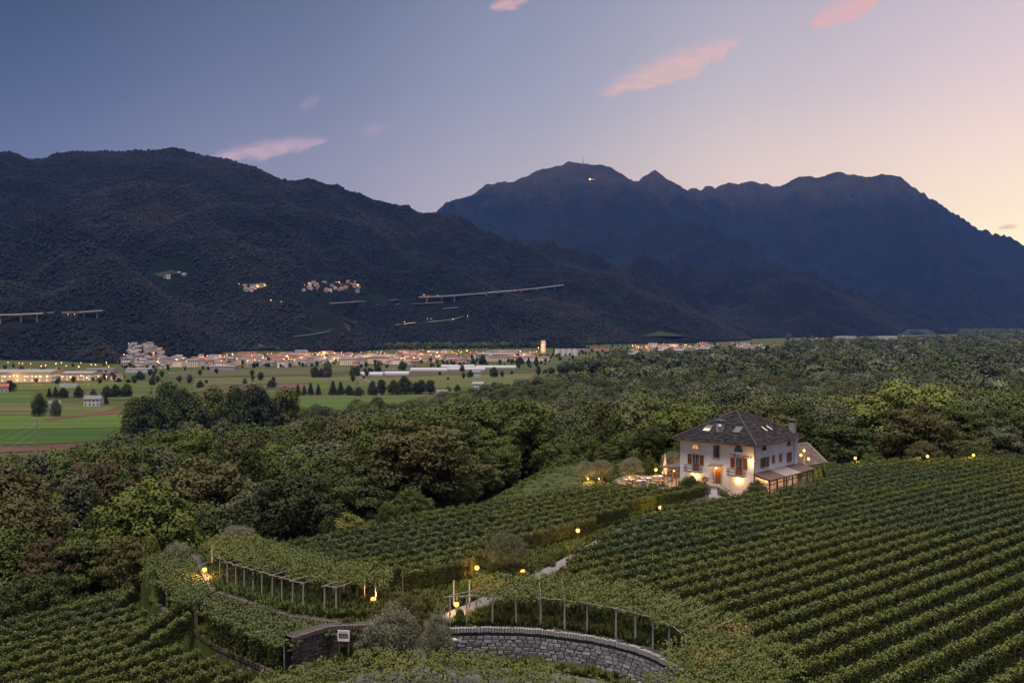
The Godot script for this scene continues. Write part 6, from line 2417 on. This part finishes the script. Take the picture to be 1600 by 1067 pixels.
		lamp_light(l, Vector3(0, h, 0), Color(1.0, 0.5, 0.12), q[4] * 2.6, 0.09)
	# flower box, pots and fence posts
	for q in [[Vector3(-1.0, 1.36, HB / 2 + 1.0), "flower pot with red flowers on the stair landing"], [Vector3(2.2, 0.02, HB / 2 + 1.7), "potted green plant in front of the stairs"], [Vector3(-0.8, 0.02, HB / 2 + 1.6), "potted plant on the gravel beside the landing"]]:
		var p := thing("potted_plant", q[1], "plant", house_point(q[0]))
		var pot := MB.new()
		pot.tube(PackedVector3Array([Vector3(0, 0, 0), Vector3(0, 0.32, 0)]), 0.14, 0.19, 9)
		built("pot", pot, mat("terracotta", Color(0.3, 0.12, 0.06), 0.85), p)
		var lf := MB.new()
		leaf_cloud(lf, [[Vector3(0, 0.6, 0), Vector3(0.4, 0.4, 0.4), 1.0]], 220, 0.09, 0.13)
		built("foliage", lf, leaf_mat("flower leaves", Color(0.22, 0.06, 0.04)) if q[1].begins_with("flower") else tone_mat("bright_green"), p)
	for k in 4:
		var g := ground(44.4 + k * 2.4, 130.2 + k * 2.2)
		var fp := thing("vine_post", "pale vine post standing clear beyond the veranda, %s from it" % ordinal(k + 1), "post", g)
		var pm := MB.new()
		pm.post(Vector3(0, -0.2, 0), 2.2, 0.07, 0.07, 6)
		built("shaft", pm, mats["concrete post"], fp)
		var pc := MB.new()
		pc.box(Vector3(0, 1.9, 0), Vector3(0.3, 0.03, 0.03))
		built("wire_arm", pc, mats["galvanised"], fp)
	# power pole and its wires
	var top := at_depth(57, 655, 320)
	var foot := ground(top.x, 320)
	t = thing("power_pole", "slim grey power pole with crossarms above the wood", "pole", foot)
	var h := top.y - foot.y
	var pp := MB.new()
	pp.post(Vector3.ZERO, h, 0.3, 0.16, 8)
	built("mast", pp, mat("pole grey", Color(0.24, 0.23, 0.23), 0.85), t)
	var ends := []
	for k in 3:
		var y := h - 0.4 - k * 2.3
		var arm := MB.new()
		arm.box(Vector3(0, y, 0), Vector3(3.6, 0.16, 0.16))
		built("crossarm", arm, mats["pole grey"], t)
		for sx in [-1.7, 1.7]:
			ends.append(Vector3(sx, y + 0.15, 0))
	for k in 6:
		for q in [[at_depth(-260, 735 + k * 14, 210), 0], [at_depth(900, 640 + k * 3, 760), 1]]:
			var a: Vector3 = ends[k]
			var b: Vector3 = q[0] - foot
			var pts := PackedVector3Array()
			for e in 13:
				var s := e / 12.0
				pts.append(a.lerp(b, s) - Vector3(0, 4.0 * s * (1.0 - s) * (4.0 if q[1] == 0 else 12.0), 0))
			var wm := MB.new()
			wm.tube(pts, 0.022 if q[1] == 0 else 0.03, 0.022 if q[1] == 0 else 0.05, 3)
			built("wire", wm, mat("wire grey", Color(0.3, 0.3, 0.32), 0.6), t)

# ---------------------------------------------------------------- valley: town, villages, roads
var house_protos := {}

func far_house(kind: String) -> Node3D:
	# kinds: cottage, villa, block, hall; origin in the middle of the foot
	if house_protos.has(kind):
		return house_protos[kind].duplicate()
	var t := Node3D.new()
	var w := 9.0
	var l := 11.0
	var h := 5.6
	var rise := 2.6
	match kind:
		"villa":
			w = 11.0; l = 12.0; h = 6.0; rise = 2.2
		"block":
			w = 12.0; l = 22.0; h = 10.5; rise = 1.0
		"hall":
			w = 24.0; l = 46.0; h = 7.5; rise = 1.2
	var b := MB.new()
	b.box(Vector3(0, h / 2 - 1.5, 0), Vector3(l, h + 3.0, w))
	b.tri(Vector3(l / 2, h, w / 2), Vector3(l / 2, h, -w / 2), Vector3(l / 2, h + rise, 0))
	b.tri(Vector3(-l / 2, h, -w / 2), Vector3(-l / 2, h, w / 2), Vector3(-l / 2, h + rise, 0))
	built("wall", b, null, t)
	var r := MB.new()
	var e := 0.6
	for s in [1.0, -1.0]:
		var p := [Vector3(-l / 2 - e, h - 0.15, s * (w / 2 + e)), Vector3(l / 2 + e, h - 0.15, s * (w / 2 + e)), Vector3(l / 2 + e, h + rise + 0.1, 0), Vector3(-l / 2 - e, h + rise + 0.1, 0)]
		if s > 0:
			r.quad(p[0], p[1], p[2], p[3])
		else:
			r.quad(p[1], p[0], p[3], p[2])
	built("roof", r, null, t)
	var g := MB.new()
	var floors := maxi(1, int(h / 2.9))
	var cols := int(l / (3.0 if kind != "hall" else 5.0))
	for f in floors:
		for k in cols:
			for s in [1.0, -1.0]:
				g.box(Vector3(-l / 2 + (k + 0.5) * l / cols, 1.6 + f * 2.8, s * (w / 2 + 0.03)), Vector3(1.1, 1.3, 0.08))
		for k in int(w / 3.2):
			for s in [1.0, -1.0]:
				g.box(Vector3(s * (l / 2 + 0.03), 1.6 + f * 2.8, -w / 2 + (k + 0.5) * w / int(w / 3.2)), Vector3(0.08, 1.3, 1.1))
	var wn := built("windows", g, null, t)
	wn.set_meta("kind", "stuff")
	house_protos[kind] = t.duplicate()
	return t

func put_house(kind: String, at: Vector3, turn: float, size: float, wall: Material, roof: Material, lit: bool, label: String, category: String, group: String) -> Node3D:
	var t := far_house(kind)
	t.name = {"cottage": "house", "villa": "villa", "block": "apartment_block", "hall": "industrial_hall"}[kind]
	t.transform = Transform3D(Basis(Vector3.UP, turn).scaled(Vector3.ONE * size), at)
	t.get_child(0).material_override = wall
	t.get_child(1).material_override = roof
	t.get_child(2).material_override = glow_mat("lit window far", Color(1.0, 0.62, 0.28), 0.6) if lit else mat("dark window far", Color(0.04, 0.045, 0.05), 0.3)
	tag(t, label, category, group)
	add_child(t, true)
	if at.y > 3.0:
		clear_wood(at, 10.0, 20.0)
	return t

var lamps_at := {}
func far_lamp(at: Vector3, h: float, c: Color, e: float, place: String) -> void:
	lamps_at[place] = lamps_at.get(place, 0) + 1
	var t := thing("street_lamp", "%s street lamp %s, from the pole's side" % [ordinal(lamps_at[place]), place], "lamp", at, 0.0, "street lamps %s" % place)
	var mb := MB.new()
	mb.post(Vector3(0, -2, 0), h + 1.7, 0.12, 0.1, 5)
	built("post", mb, mats["pole grey"], t)
	var b := MB.new()
	b.ball(Vector3(0, h, 0), Vector3(0.6, 0.5, 0.6), 4, 6)
	built("bulb_glow", b, glow_mat("street bulb %d" % int(c.g * 100), c, 6.0), t)
	lamp_light(t, Vector3(0, h - 0.8, 0), c, e * 2.4, 0.4, 60.0)

func strip(called: String, label: String, category: String, pts: Array, width: float, thick: float, m: Material, piers: int, lift: float) -> void:
	# a road deck between points on the slope; pts are pixels
	var w := []
	for q in pts:
		w.append(on_mountain(q[0], q[1]) + Vector3(0, lift, 0))
	var o: Vector3 = w[0]
	var t := thing(called, label, category, o)
	var d := MB.new()
	for k in w.size() - 1:
		for e in int((w[k + 1] - w[k]).length() / 9.0) + 1:
			clear_wood(w[k].move_toward(w[k + 1], e * 9.0), 6.0, 18.0)
		var a: Vector3 = w[k] - o
		var b: Vector3 = w[k + 1] - o
		var u := (b - a).normalized()
		var side := u.cross(Vector3.UP).normalized() * width / 2
		var dn := Vector3(0, -thick, 0)
		d.quad(a + side, a - side, b - side, b + side)
		d.quad(a + side + dn, a + side, b + side, b + side + dn)
		d.quad(a - side, a - side + dn, b - side + dn, b - side)
		d.quad(a - side + dn, a + side + dn, b + side + dn, b - side + dn)
	built("deck", d, m, t)
	for k in piers:
		var f := (k + 0.5) / piers * (w.size() - 1)
		var p: Vector3 = w[int(f)].lerp(w[mini(int(f) + 1, w.size() - 1)], f - int(f))
		var pm := MB.new()
		var low := mountain_y(p.x, -p.z) - 3.0
		var hgt := maxf(6.0, p.y - low)
		pm.box(p - o - Vector3(0, hgt / 2 + thick, 0), Vector3(3.0, hgt, 3.0))
		built("pier", pm, mat("pier concrete", Color(0.3, 0.28, 0.27), 0.9), t)

func make_valley() -> void:
	var walls := [mat("far white", Color(0.68, 0.65, 0.63)), mat("far cream", Color(0.6, 0.5, 0.38)), mat("far pink", Color(0.55, 0.36, 0.29)), mat("far grey", Color(0.4, 0.4, 0.42)), mat("far rose", Color(0.55, 0.2, 0.18))]
	var wname := ["white", "cream", "pinkish", "grey", "red"]
	var roofs := [mat("far brown roof", Color(0.16, 0.09, 0.065)), mat("far grey roof", Color(0.15, 0.145, 0.15)), mat("far pale roof", Color(0.22, 0.21, 0.215)), mat("far red roof", Color(0.26, 0.09, 0.06))]
	var orange := Color(1.0, 0.34, 0.06)
	var yellow := Color(1.0, 0.66, 0.2)
	rng.seed = 4242
	# px0, px1, py0, py1, how many, kinds, place, share of lit windows
	var clusters := [
		[182, 262, 540, 577, 84, ["cottage", "villa"], "in the village climbing the foot of the mountain", 0.12],
		[258, 350, 561, 574, 40, ["cottage", "villa", "block"], "at the town's end next to the hillside village", 0.2],
		[345, 450, 559, 575, 46, ["block", "villa", "cottage"], "in the town under the wooded mountain", 0.35],
		[450, 660, 556, 571, 92, ["block", "villa", "block", "cottage"], "in the brightly lit middle of the town", 0.45],
		[660, 840, 552, 566, 52, ["block", "hall", "villa"], "in the town on the tower's side", 0.35],
		[985, 1130, 541, 553, 46, ["block", "villa", "cottage"], "in the far town beyond the tower", 0.35],
		[1130, 1235, 537, 550, 20, ["hall", "villa", "cottage"], "at the end of the far town", 0.2],
		[1500, 1600, 517, 527, 16, ["cottage", "villa"], "in the distant hamlet under the long slope", 0.1],
		[1240, 1495, 529, 537, 22, ["hall", "villa", "cottage"], "in the scattered farms past the far town", 0.3],
		[372, 420, 446, 455, 11, ["cottage", "villa"], "in the small upper village on the mountainside", 0.25],
		[474, 562, 441, 456, 27, ["cottage", "villa"], "in the larger upper village on the mountainside", 0.2],
		[236, 300, 424, 436, 5, ["cottage"], "on a clearing high on the wooded mountain", 0.0],
	]
	var counted := {}
	for q in clusters:
		var spots := []
		for k in q[4]:
			var px := rng.randf_range(q[0], q[1])
			var py := rng.randf_range(q[2], q[3])
			if q[0] == 182:
				# a triangular village: wide below, narrow above
				px = 224.0 + (px - 222.0) * lerpf(0.6, 1.0, (py - 540.0) / 37.0)
			spots.append(Vector2(px, py))
		spots.sort()
		for p in spots:
			var kind: String = q[5][rng.randi() % q[5].size()]
			var wi := [0, 0, 0, 1, 1, 2, 3][rng.randi() % 7] as int
			if q[0] == 182 and rng.randf() < 0.08:
				wi = 4
			var ri := rng.randi() % roofs.size()
			if q[0] == 182 and ri == 3:
				ri = 1
			var noun: String = {"cottage": "house", "villa": "villa", "block": "apartment block", "hall": "industrial hall"}[kind]
			var what := "%s %s %s" % [wname[wi], noun, q[6]]
			counted[what] = counted.get(what, 0) + 1
			put_house(kind, on_mountain(p.x, p.y), rng.randf_range(-0.4, 0.4) + (PI / 2 if rng.randf() < 0.3 else 0.0), rng.randf_range(0.75, 1.1), walls[wi], roofs[ri], rng.randf() < q[7], "%s %s%s" % [ordinal(counted[what]), what, ", from the pole's side" if what.split(" ").size() < 12 else ", from the pole"], "house" if kind != "hall" else "hall", "%ss %s" % [noun, q[6]])
	# singly placed buildings: px, py of the foot, kind, size, turn, wall, roof, lit, label
	for q in [
		[38, 596, "hall", 1.7, 0.06, 1, 2, true, "long cream factory hall at the end of the lit industrial strip"],
		[112, 594, "hall", 1.3, 0.05, 1, 2, true, "second cream factory hall beside the orange lit gateway"],
		[158, 583, "hall", 0.8, 0.1, 1, 1, false, "cream hall behind the long dark barn"],
		[218, 582, "hall", 0.75, 0.0, 0, 2, false, "white hall in front of the hillside village"],
		[146, 593, "hall", 0.72, -0.25, 2, 1, false, "long dark roofed barn with a pale gable on the fields"],
		[182, 594, "villa", 0.95, 1.2, 2, 0, true, "orange lit house beside the long dark barn"],
		[10, 590, "hall", 0.6, 0.2, 1, 0, true, "small orange lit hall in front of the factory halls"],
		[2, 613, "cottage", 1.1, 0.5, 1, 3, false, "house with a red roof among dark trees by the bright field"],
		[146, 634, "villa", 1.1, 0.1, 0, 1, false, "pale farmhouse with dark trees on the green fields"],
		[84, 638, "cottage", 0.8, 0.6, 3, 1, false, "small grey shed beside the lone dark tree on the fields"],
		[108, 605, "hall", 0.4, 0.1, 0, 2, false, "low pale shed on the fields before the factory halls"],
		[752, 620, "villa", 1.3, 0.3, 0, 2, false, "villa with a pale hipped roof at the edge of the wood"],
		[748, 608, "villa", 1.0, -0.2, 0, 2, false, "white villa behind the pale roofed one by the wood"],
		[742, 589, "villa", 1.1, 0.1, 0, 1, false, "isolated white farmhouse with two dark trees on the far fields"],
		[690, 622, "cottage", 1.0, 0.4, 3, 1, false, "grey roofed cottage beside the pale villa at the wood"],
		[890, 580, "villa", 1.0, 0.2, 1, 2, false, "cream house among the trees below the white tanks"],
		[1075, 594, "villa", 1.0, 0.2, 3, 2, false, "house with a pale roof deep in the wood"],
		[1180, 571, "villa", 1.0, 0.1, 0, 2, false, "white house in the far wood below the far town"],
		[940, 548, "hall", 0.8, 0.0, 4, 0, true, "red lit hall beside the white tanks"],
		[905, 551, "hall", 1.0, 0.0, 2, 1, false, "brown hall beyond the white tanks"],
		[715, 566, "hall", 0.7, 0.0, 4, 1, true, "red lit hall at the edge of the town's greenhouses"],
		[775, 562, "hall", 1.5, 0.0, 3, 2, false, "long grey hall in front of the tower's town"],
		[590, 565, "hall", 1.5, 0.02, 0, 2, true, "long white lit hall in the middle of the town"],
		[1045, 556, "hall", 1.6, 0.0, 3, 2, false, "broad pale roofed hall before the far town"],
		[1110, 553, "hall", 1.6, 0.05, 0, 2, false, "white roofed warehouse before the far town, the largest one"],
		[1000, 561, "hall", 1.4, 0.0, 3, 2, false, "low long warehouse at the wood's edge before the far town"],
		[1210, 550, "hall", 1.2, 0.0, 3, 2, false, "grey warehouse at the far town's end"],
		[1320, 531, "hall", 1.6, 0.0, 0, 2, false, "distant white hall under the green hillside meadow"],
		[1385, 531, "hall", 1.6, 0.0, 0, 2, false, "distant white hall beyond the green hillside meadow"],
		[350, 578, "hall", 0.8, 0.0, 3, 2, false, "low grey hall before the town on the pale fields"],
	]:
		put_house(q[2], on_mountain(q[0], q[1]) if q[1] < 600 else at_height(q[0], q[1], 0.0), q[4], q[3], walls[q[5]], roofs[q[6]], q[7], q[8], "building", "")
	# greenhouses
	var gl := 0
	for q in [[558, 600, 587, "first"], [602, 640, 586, "second"], [642, 700, 580, "third"], [700, 758, 579, "fourth"], [690, 742, 575, "fifth"], [744, 806, 576, "sixth"]]:
		var a := at_height(q[0], q[2], 0.0)
		var b := at_height(q[1], q[2], 0.0)
		var t := thing("greenhouse", "long pale plastic greenhouse on the far fields, the %s of the group" % q[3], "greenhouse", (a + b) / 2, 0.0, "greenhouses on the far fields")
		var l := (b - a).length()
		var c := MB.new()
		for bay in 3:
			for k in 6:
				var a0 := PI * k / 6.0
				var a1 := PI * (k + 1) / 6.0
				var z := 9.0 - bay * 8.0
				c.quad(Vector3(-l / 2, 2.4 + sin(a0) * 2.4, z + cos(a0) * 4.0), Vector3(l / 2, 2.4 + sin(a0) * 2.4, z + cos(a0) * 4.0), Vector3(l / 2, 2.4 + sin(a1) * 2.4, z + cos(a1) * 4.0), Vector3(-l / 2, 2.4 + sin(a1) * 2.4, z + cos(a1) * 4.0))
		built("roof", c, mat("greenhouse film", Color(0.4, 0.39, 0.4), 0.4), t)
		var bx := MB.new()
		bx.box(Vector3(0, 1.2, 1), Vector3(l, 2.4, 24))
		built("wall", bx, mat("greenhouse side", Color(0.42, 0.42, 0.43), 0.5), t)
		gl += 1
	# lit tower, tanks, crane
	var tp := on_mountain(849, 552)
	var sc: float = -tp.z / FOCAL
	var t := thing("lit_tower", "tall square silo tower lit orange standing out of the town", "tower", tp)
	var tb := MB.new()
	tb.box(Vector3(0, 10 * sc, 0), Vector3(7.5, 20, 7.5) * Vector3(sc, sc, sc))
	built("wall", tb, walls[1], t)
	for k in 4:
		var pb := MB.new()
		pb.box(Vector3(0, (4.5 + k * 4.4) * sc, 3.8 * sc), Vector3(4.6, 2.6, 0.12) * sc)
		built("lit_window", pb, glow_mat("tower window %d" % (k % 2), Color(1.0, 0.3, 0.12) if k % 2 else Color(1.0, 0.62, 0.2), 0.5), t)
	var th := MB.new()
	th.box(Vector3(0, 20.4 * sc, 0), Vector3(8.2, 0.8, 8.2) * sc)
	built("roof", th, roofs[1], t)
	far_lamp(on_mountain(841, 552) + Vector3(0, 0, 12), 14.0, yellow, 90.0, "at the foot of the lit tower")
	for k in 4:
		var p := on_mountain(872 + k * 9, 556)
		var tk := thing("storage_tank", "white round storage tank in the row beside the lit tower, %s from it" % ordinal(k + 1), "tank", p)
		var cy := MB.new()
		cy.post(Vector3(0, 0, 0), 15, 6.2, 6.2, 14)
		built("shell", cy, walls[0], tk)
		var cp := MB.new()
		cp.tube(PackedVector3Array([Vector3(0, 15, 0), Vector3(0, 16.2, 0)]), 6.3, 1.0, 14)
		built("roof", cp, roofs[2], tk)
	var cr := thing("tower_crane", "thin tower crane beyond the white tanks", "crane", on_mountain(929, 550))
	var cm := MB.new()
	cm.box(Vector3(0, 12, 0), Vector3(1.2, 24, 1.2))
	built("mast", cm, mat("crane paint", Color(0.35, 0.16, 0.05), 0.6), cr)
	var cj := MB.new()
	cj.box(Vector3(-4, 24.4, 0), Vector3(24, 0.9, 0.9))
	built("jib", cj, mats["crane paint"], cr)
	# street lamps
	for q in [
		[4, 170, 597, 601, 12, yellow, 25.0, "in front of the cream factory halls"], [8, 180, 574, 582, 15, orange, 55.0, "along the factory halls under the mountain"], [345, 450, 558, 572, 24, orange, 60.0, "in the town under the wooded mountain"], [450, 660, 555, 570, 78, orange, 75.0, "in the brightly lit middle of the town"],
		[660, 840, 552, 564, 42, orange, 75.0, "in the town on the tower's side"], [258, 345, 561, 572, 16, orange, 45.0, "at the town's end next to the hillside village"], [985, 1130, 540, 551, 30, orange, 90.0, "in the far town beyond the tower"], [1140, 1235, 537, 548, 6, yellow, 60.0, "at the end of the far town"],
		[185, 260, 541, 576, 5, yellow, 30.0, "in the village climbing the foot of the mountain"], [372, 420, 446, 454, 4, orange, 50.0, "in the small upper village on the mountainside"], [474, 562, 442, 455, 5, orange, 50.0, "in the larger upper village on the mountainside"],
		[655, 690, 464, 468, 3, orange, 70.0, "at the lower end of the mountainside viaduct"], [800, 838, 455, 459, 3, orange, 60.0, "at the upper end of the mountainside viaduct"], [420, 444, 473, 476, 2, orange, 60.0, "alone in the dark wood of the mountainside"],
		[622, 740, 494, 509, 5, yellow, 50.0, "along the lower mountainside roads"], [1245, 1490, 528, 537, 12, orange, 110.0, "in the scattered farms past the far town"], [1466, 1590, 510, 526, 3, yellow, 60.0, "in the distant hamlet under the long slope"], [60, 160, 494, 500, 2, yellow, 30.0, "on the viaduct on the dark slope"],
	]:
		for k in q[4]:
			# spread along the stretch, from the pole's side onwards
			far_lamp(on_mountain(lerpf(q[0], q[1], (k + rng.randf()) / q[4]), rng.randf_range(q[2], q[3])), rng.randf_range(7.0, 9.5), q[5], q[6], q[7])
	# roads and viaducts on the slope
	var deckm := mat("pale road deck", Color(0.45, 0.36, 0.26), 0.9)
	var deckg := mat("grey road deck", Color(0.34, 0.33, 0.33), 0.9)
	strip("road_viaduct", "pale road viaduct on piers across the dark slope above the factory halls", "viaduct", [[-60, 503], [20, 502], [70, 500], [120, 497], [162, 494]], 9.0, 3.0, deckm, 8, 15.0)
	strip("road_viaduct", "long grey road viaduct high across the middle of the mountainside", "viaduct", [[655, 469], [690, 468], [720, 466], [760, 463], [800, 459], [840, 455], [880, 450]], 10.0, 3.5, deckg, 9, 12.0)
	strip("mountain_road", "lit mountain road running below the long viaduct", "road", [[585, 477], [620, 476], [660, 475], [693, 473]], 9.0, 1.5, deckm, 0, 2.5)
	strip("mountain_road", "short lit road bend below the long viaduct's piers", "road", [[693, 483], [705, 482], [718, 481]], 9.0, 1.5, deckm, 0, 2.5)
	strip("mountain_road", "lit road ramp on the lower slope above the town's middle", "road", [[618, 508], [632, 507], [648, 505]], 9.0, 1.5, deckm, 0, 2.5)
	strip("mountain_road", "lit road piece climbing above the lower ramp", "road", [[668, 504], [690, 502], [708, 500], [724, 495]], 9.0, 1.5, deckm, 0, 2.5)
	strip("mountain_road", "grey road piece rising across the wood above the town", "road", [[460, 527], [490, 523], [515, 519], [545, 515]], 9.0, 1.5, deckg, 0, 2.5)
	strip("mountain_road", "faint grey road terrace below the larger upper village", "road", [[500, 476], [560, 472], [620, 469]], 8.0, 1.5, deckg, 0, 2.5)
	# summit mast and hut lights
	var tm := at_depth(911, 253, 8480)
	tm.y = mountain_y(tm.x, 8480) - 4
	mat("pole grey", Color(0.24, 0.23, 0.23), 0.85)
	var an := thing("summit_mast", "slender broadcasting mast on the highest far summit", "mast", tm)
	var am := MB.new()
	am.post(Vector3.ZERO, 30, 6.0, 4.0, 8)
	built("base_tower", am, mat("mast paint", Color(0.3, 0.2, 0.18), 0.7), an)
	var at2 := MB.new()
	at2.post(Vector3(0, 29, 0), 44, 2.6, 1.6, 6)
	built("antenna", at2, mats["mast paint"], an)
	var mast2 := at_depth(1491, 337, 8650)
	mast2.y = mountain_y(mast2.x, 8650) - 3
	var an2 := thing("ridge_mast", "thin mast on the far mountain's falling ridge", "mast", mast2)
	var am2 := MB.new()
	am2.post(Vector3.ZERO, 50, 1.4, 0.8, 6)
	built("antenna", am2, mats["mast paint"], an2)
	var hut := put_house("hall", on_mountain(925, 281), 0.2, 1.0, walls[2], roofs[0], true, "lit hut on the meadow below the far summit", "hut", "")
	hut.name = "summit_hut"
	far_lamp(on_mountain(922, 282), 14.0, Color(1.0, 0.3, 0.08), 250.0, "beside the hut below the far summit")
	# trees among the houses
	var m := leaf_mat("far foliage", Color(1, 1, 1))
	var where := []
	var tint := PackedColorArray()
	for q in [[-20, 350, 572, 600, 60], [182, 262, 540, 577, 70], [345, 860, 556, 576, 240], [860, 1250, 538, 566, 330], [1250, 1620, 522, 545, 260], [370, 565, 441, 457, 50], [330, 860, 578, 600, 22]]:
		for k in q[4]:
			var p := on_mountain(rng.randf_range(q[0], q[1]), rng.randf_range(q[2], q[3]))
			var sz := rng.randf_range(0.45, 0.95)
			where.append(Transform3D(Basis(Vector3.UP, rng.randf() * TAU).scaled(Vector3(sz, sz * rng.randf_range(0.9, 1.3), sz)), p - Vector3(0, 1, 0)))
			tint.append(Color(0.035, 0.045, 0.018) * rng.randf_range(0.7, 1.4))
	scatter("town_greenery", make_far_tree(0.85, 330, 90), m, where, tint)
	# meadows on the slopes
	for q in [[[1395, 528], [1420, 516], [1450, 515], [1472, 527]], [[470, 512], [520, 494], [560, 505], [545, 515], [490, 521]], [[1000, 528], [1030, 519], [1075, 527]], [[238, 430], [268, 424], [285, 431], [250, 436]]]:
		var mb := MB.new()
		var ring := []
		for e in q.size():
			for f in 4:
				var a: Array = q[e]
				var b: Array = q[(e + 1) % q.size()]
				var p := on_mountain(lerpf(a[0], b[0], f / 4.0), lerpf(a[1], b[1], f / 4.0))
				ring.append(p + Vector3(0, 4, 0))
				clear_wood(p, 14.0, 14.0)
		var mid := Vector3()
		for p in ring:
			mid += p / ring.size()
		mid = Vector3(mid.x, mountain_y(mid.x, -mid.z) + 6, mid.z)
		for e in ring.size():
			for f in 8:
				clear_wood(ring[e].lerp(mid, f / 7.0), 16.0, 16.0)
		mb.col = Color(0.028, 0.038, 0.018)
		for e in ring.size():
			var A: Vector3 = ring[e]
			var B: Vector3 = ring[(e + 1) % ring.size()]
			if (A - mid).cross(B - mid).y > 0:
				mb.tri(mid, A, B)
			else:
				mb.tri(mid, B, A)
		struct("hillside_meadow", mb.mesh(), vc_mat("crops"))

func _ready() -> void:
	noise.seed = 4
	noise.frequency = 0.012
	noise.fractal_octaves = 4
	noise2.seed = 9
	noise2.frequency = 0.0022
	noise2.fractal_octaves = 3
	set_up_view()
	make_mountains()
	make_ground()
	make_fields()
	make_terraces_first()
	make_house()
	make_surroundings()
	make_vines()
	make_trees()
	make_valley()
	make_lamps()
	make_grass()
	mountain_woods()

func make_grass() -> void:
	rng.seed = 808
	var tuft := MB.new()
	for k in 26:
		var a := rng.randf() * TAU
		var o := Vector3(cos(a), 0, sin(a)) * rng.randf_range(0.0, 0.3)
		var tip := o + Vector3(rng.randf_range(-0.16, 0.16), rng.randf_range(0.1, 0.3), rng.randf_range(-0.16, 0.16))
		var w := Vector3(-sin(a), 0, cos(a)) * 0.022
		var g := rng.randf_range(0.7, 1.3)
		tuft.col = Color(g * 1.05, g, g * 0.9)
		tuft.quad_n(o - w, o + w, tip + w * 0.3, tip - w * 0.3, Vector3.UP, Vector3.UP, Vector3.UP, Vector3.UP)
	var where := []
	var tint := PackedColorArray()
	var tries := 0
	while where.size() < 26000 and tries < 90000:
		tries += 1
		var x := rng.randf_range(-36.0, 48.0)
		var d := rng.randf_range(58.0, 150.0)
		if rng.randf() < 0.5:
			x = rng.randf_range(-28.0, 18.0)
			d = rng.randf_range(66.0, 98.0)
		var q := Vector2(x, d)
		if poly_dist(q, plate_pk) > 1.0 or Geometry2D.is_point_in_polygon(q, grass_r) or Geometry2D.is_point_in_polygon(q, grass_l):
			continue
		if (d > 112.0 and x < 13.0 and rng.randf() < 0.5) or (q - Vector2(30.25, 127.5)).length() < 9.5 or absf(ground_y(x, d) - ground_y(x + 0.5, d)) > 0.35:
			continue
		var bare := false
		for line in [PATH_LINE, ROAD_LINE]:
			for k in line.size() - 1:
				var ab: Vector2 = line[k + 1] - line[k]
				var t := clampf((q - line[k]).dot(ab) / ab.length_squared(), 0, 1)
				if (q - line[k] - ab * t).length() < (1.0 if line == PATH_LINE else 2.5):
					bare = true
		if bare:
			continue
		var sz := rng.randf_range(0.7, 1.7)
		where.append(Transform3D(Basis(Vector3.UP, rng.randf() * TAU).scaled(Vector3(sz, sz * rng.randf_range(0.7, 1.3), sz)), ground(x, d)))
		var k := noise.get_noise_2d(x * 8.0, d * 8.0)
		tint.append(Color(0.055, 0.085, 0.018).lerp(Color(0.095, 0.09, 0.03), clampf(k + 0.3 + rng.randf_range(-0.2, 0.2), 0, 1)))
	scatter("grass", tuft.mesh(), leaf_mat("grass blades", Color(1, 1, 1)), where, tint)

func make_terraces_first() -> void:
	for k in 6:
		tiles.append(make_tile(240 + k))
	make_shapes()
	make_terraces()
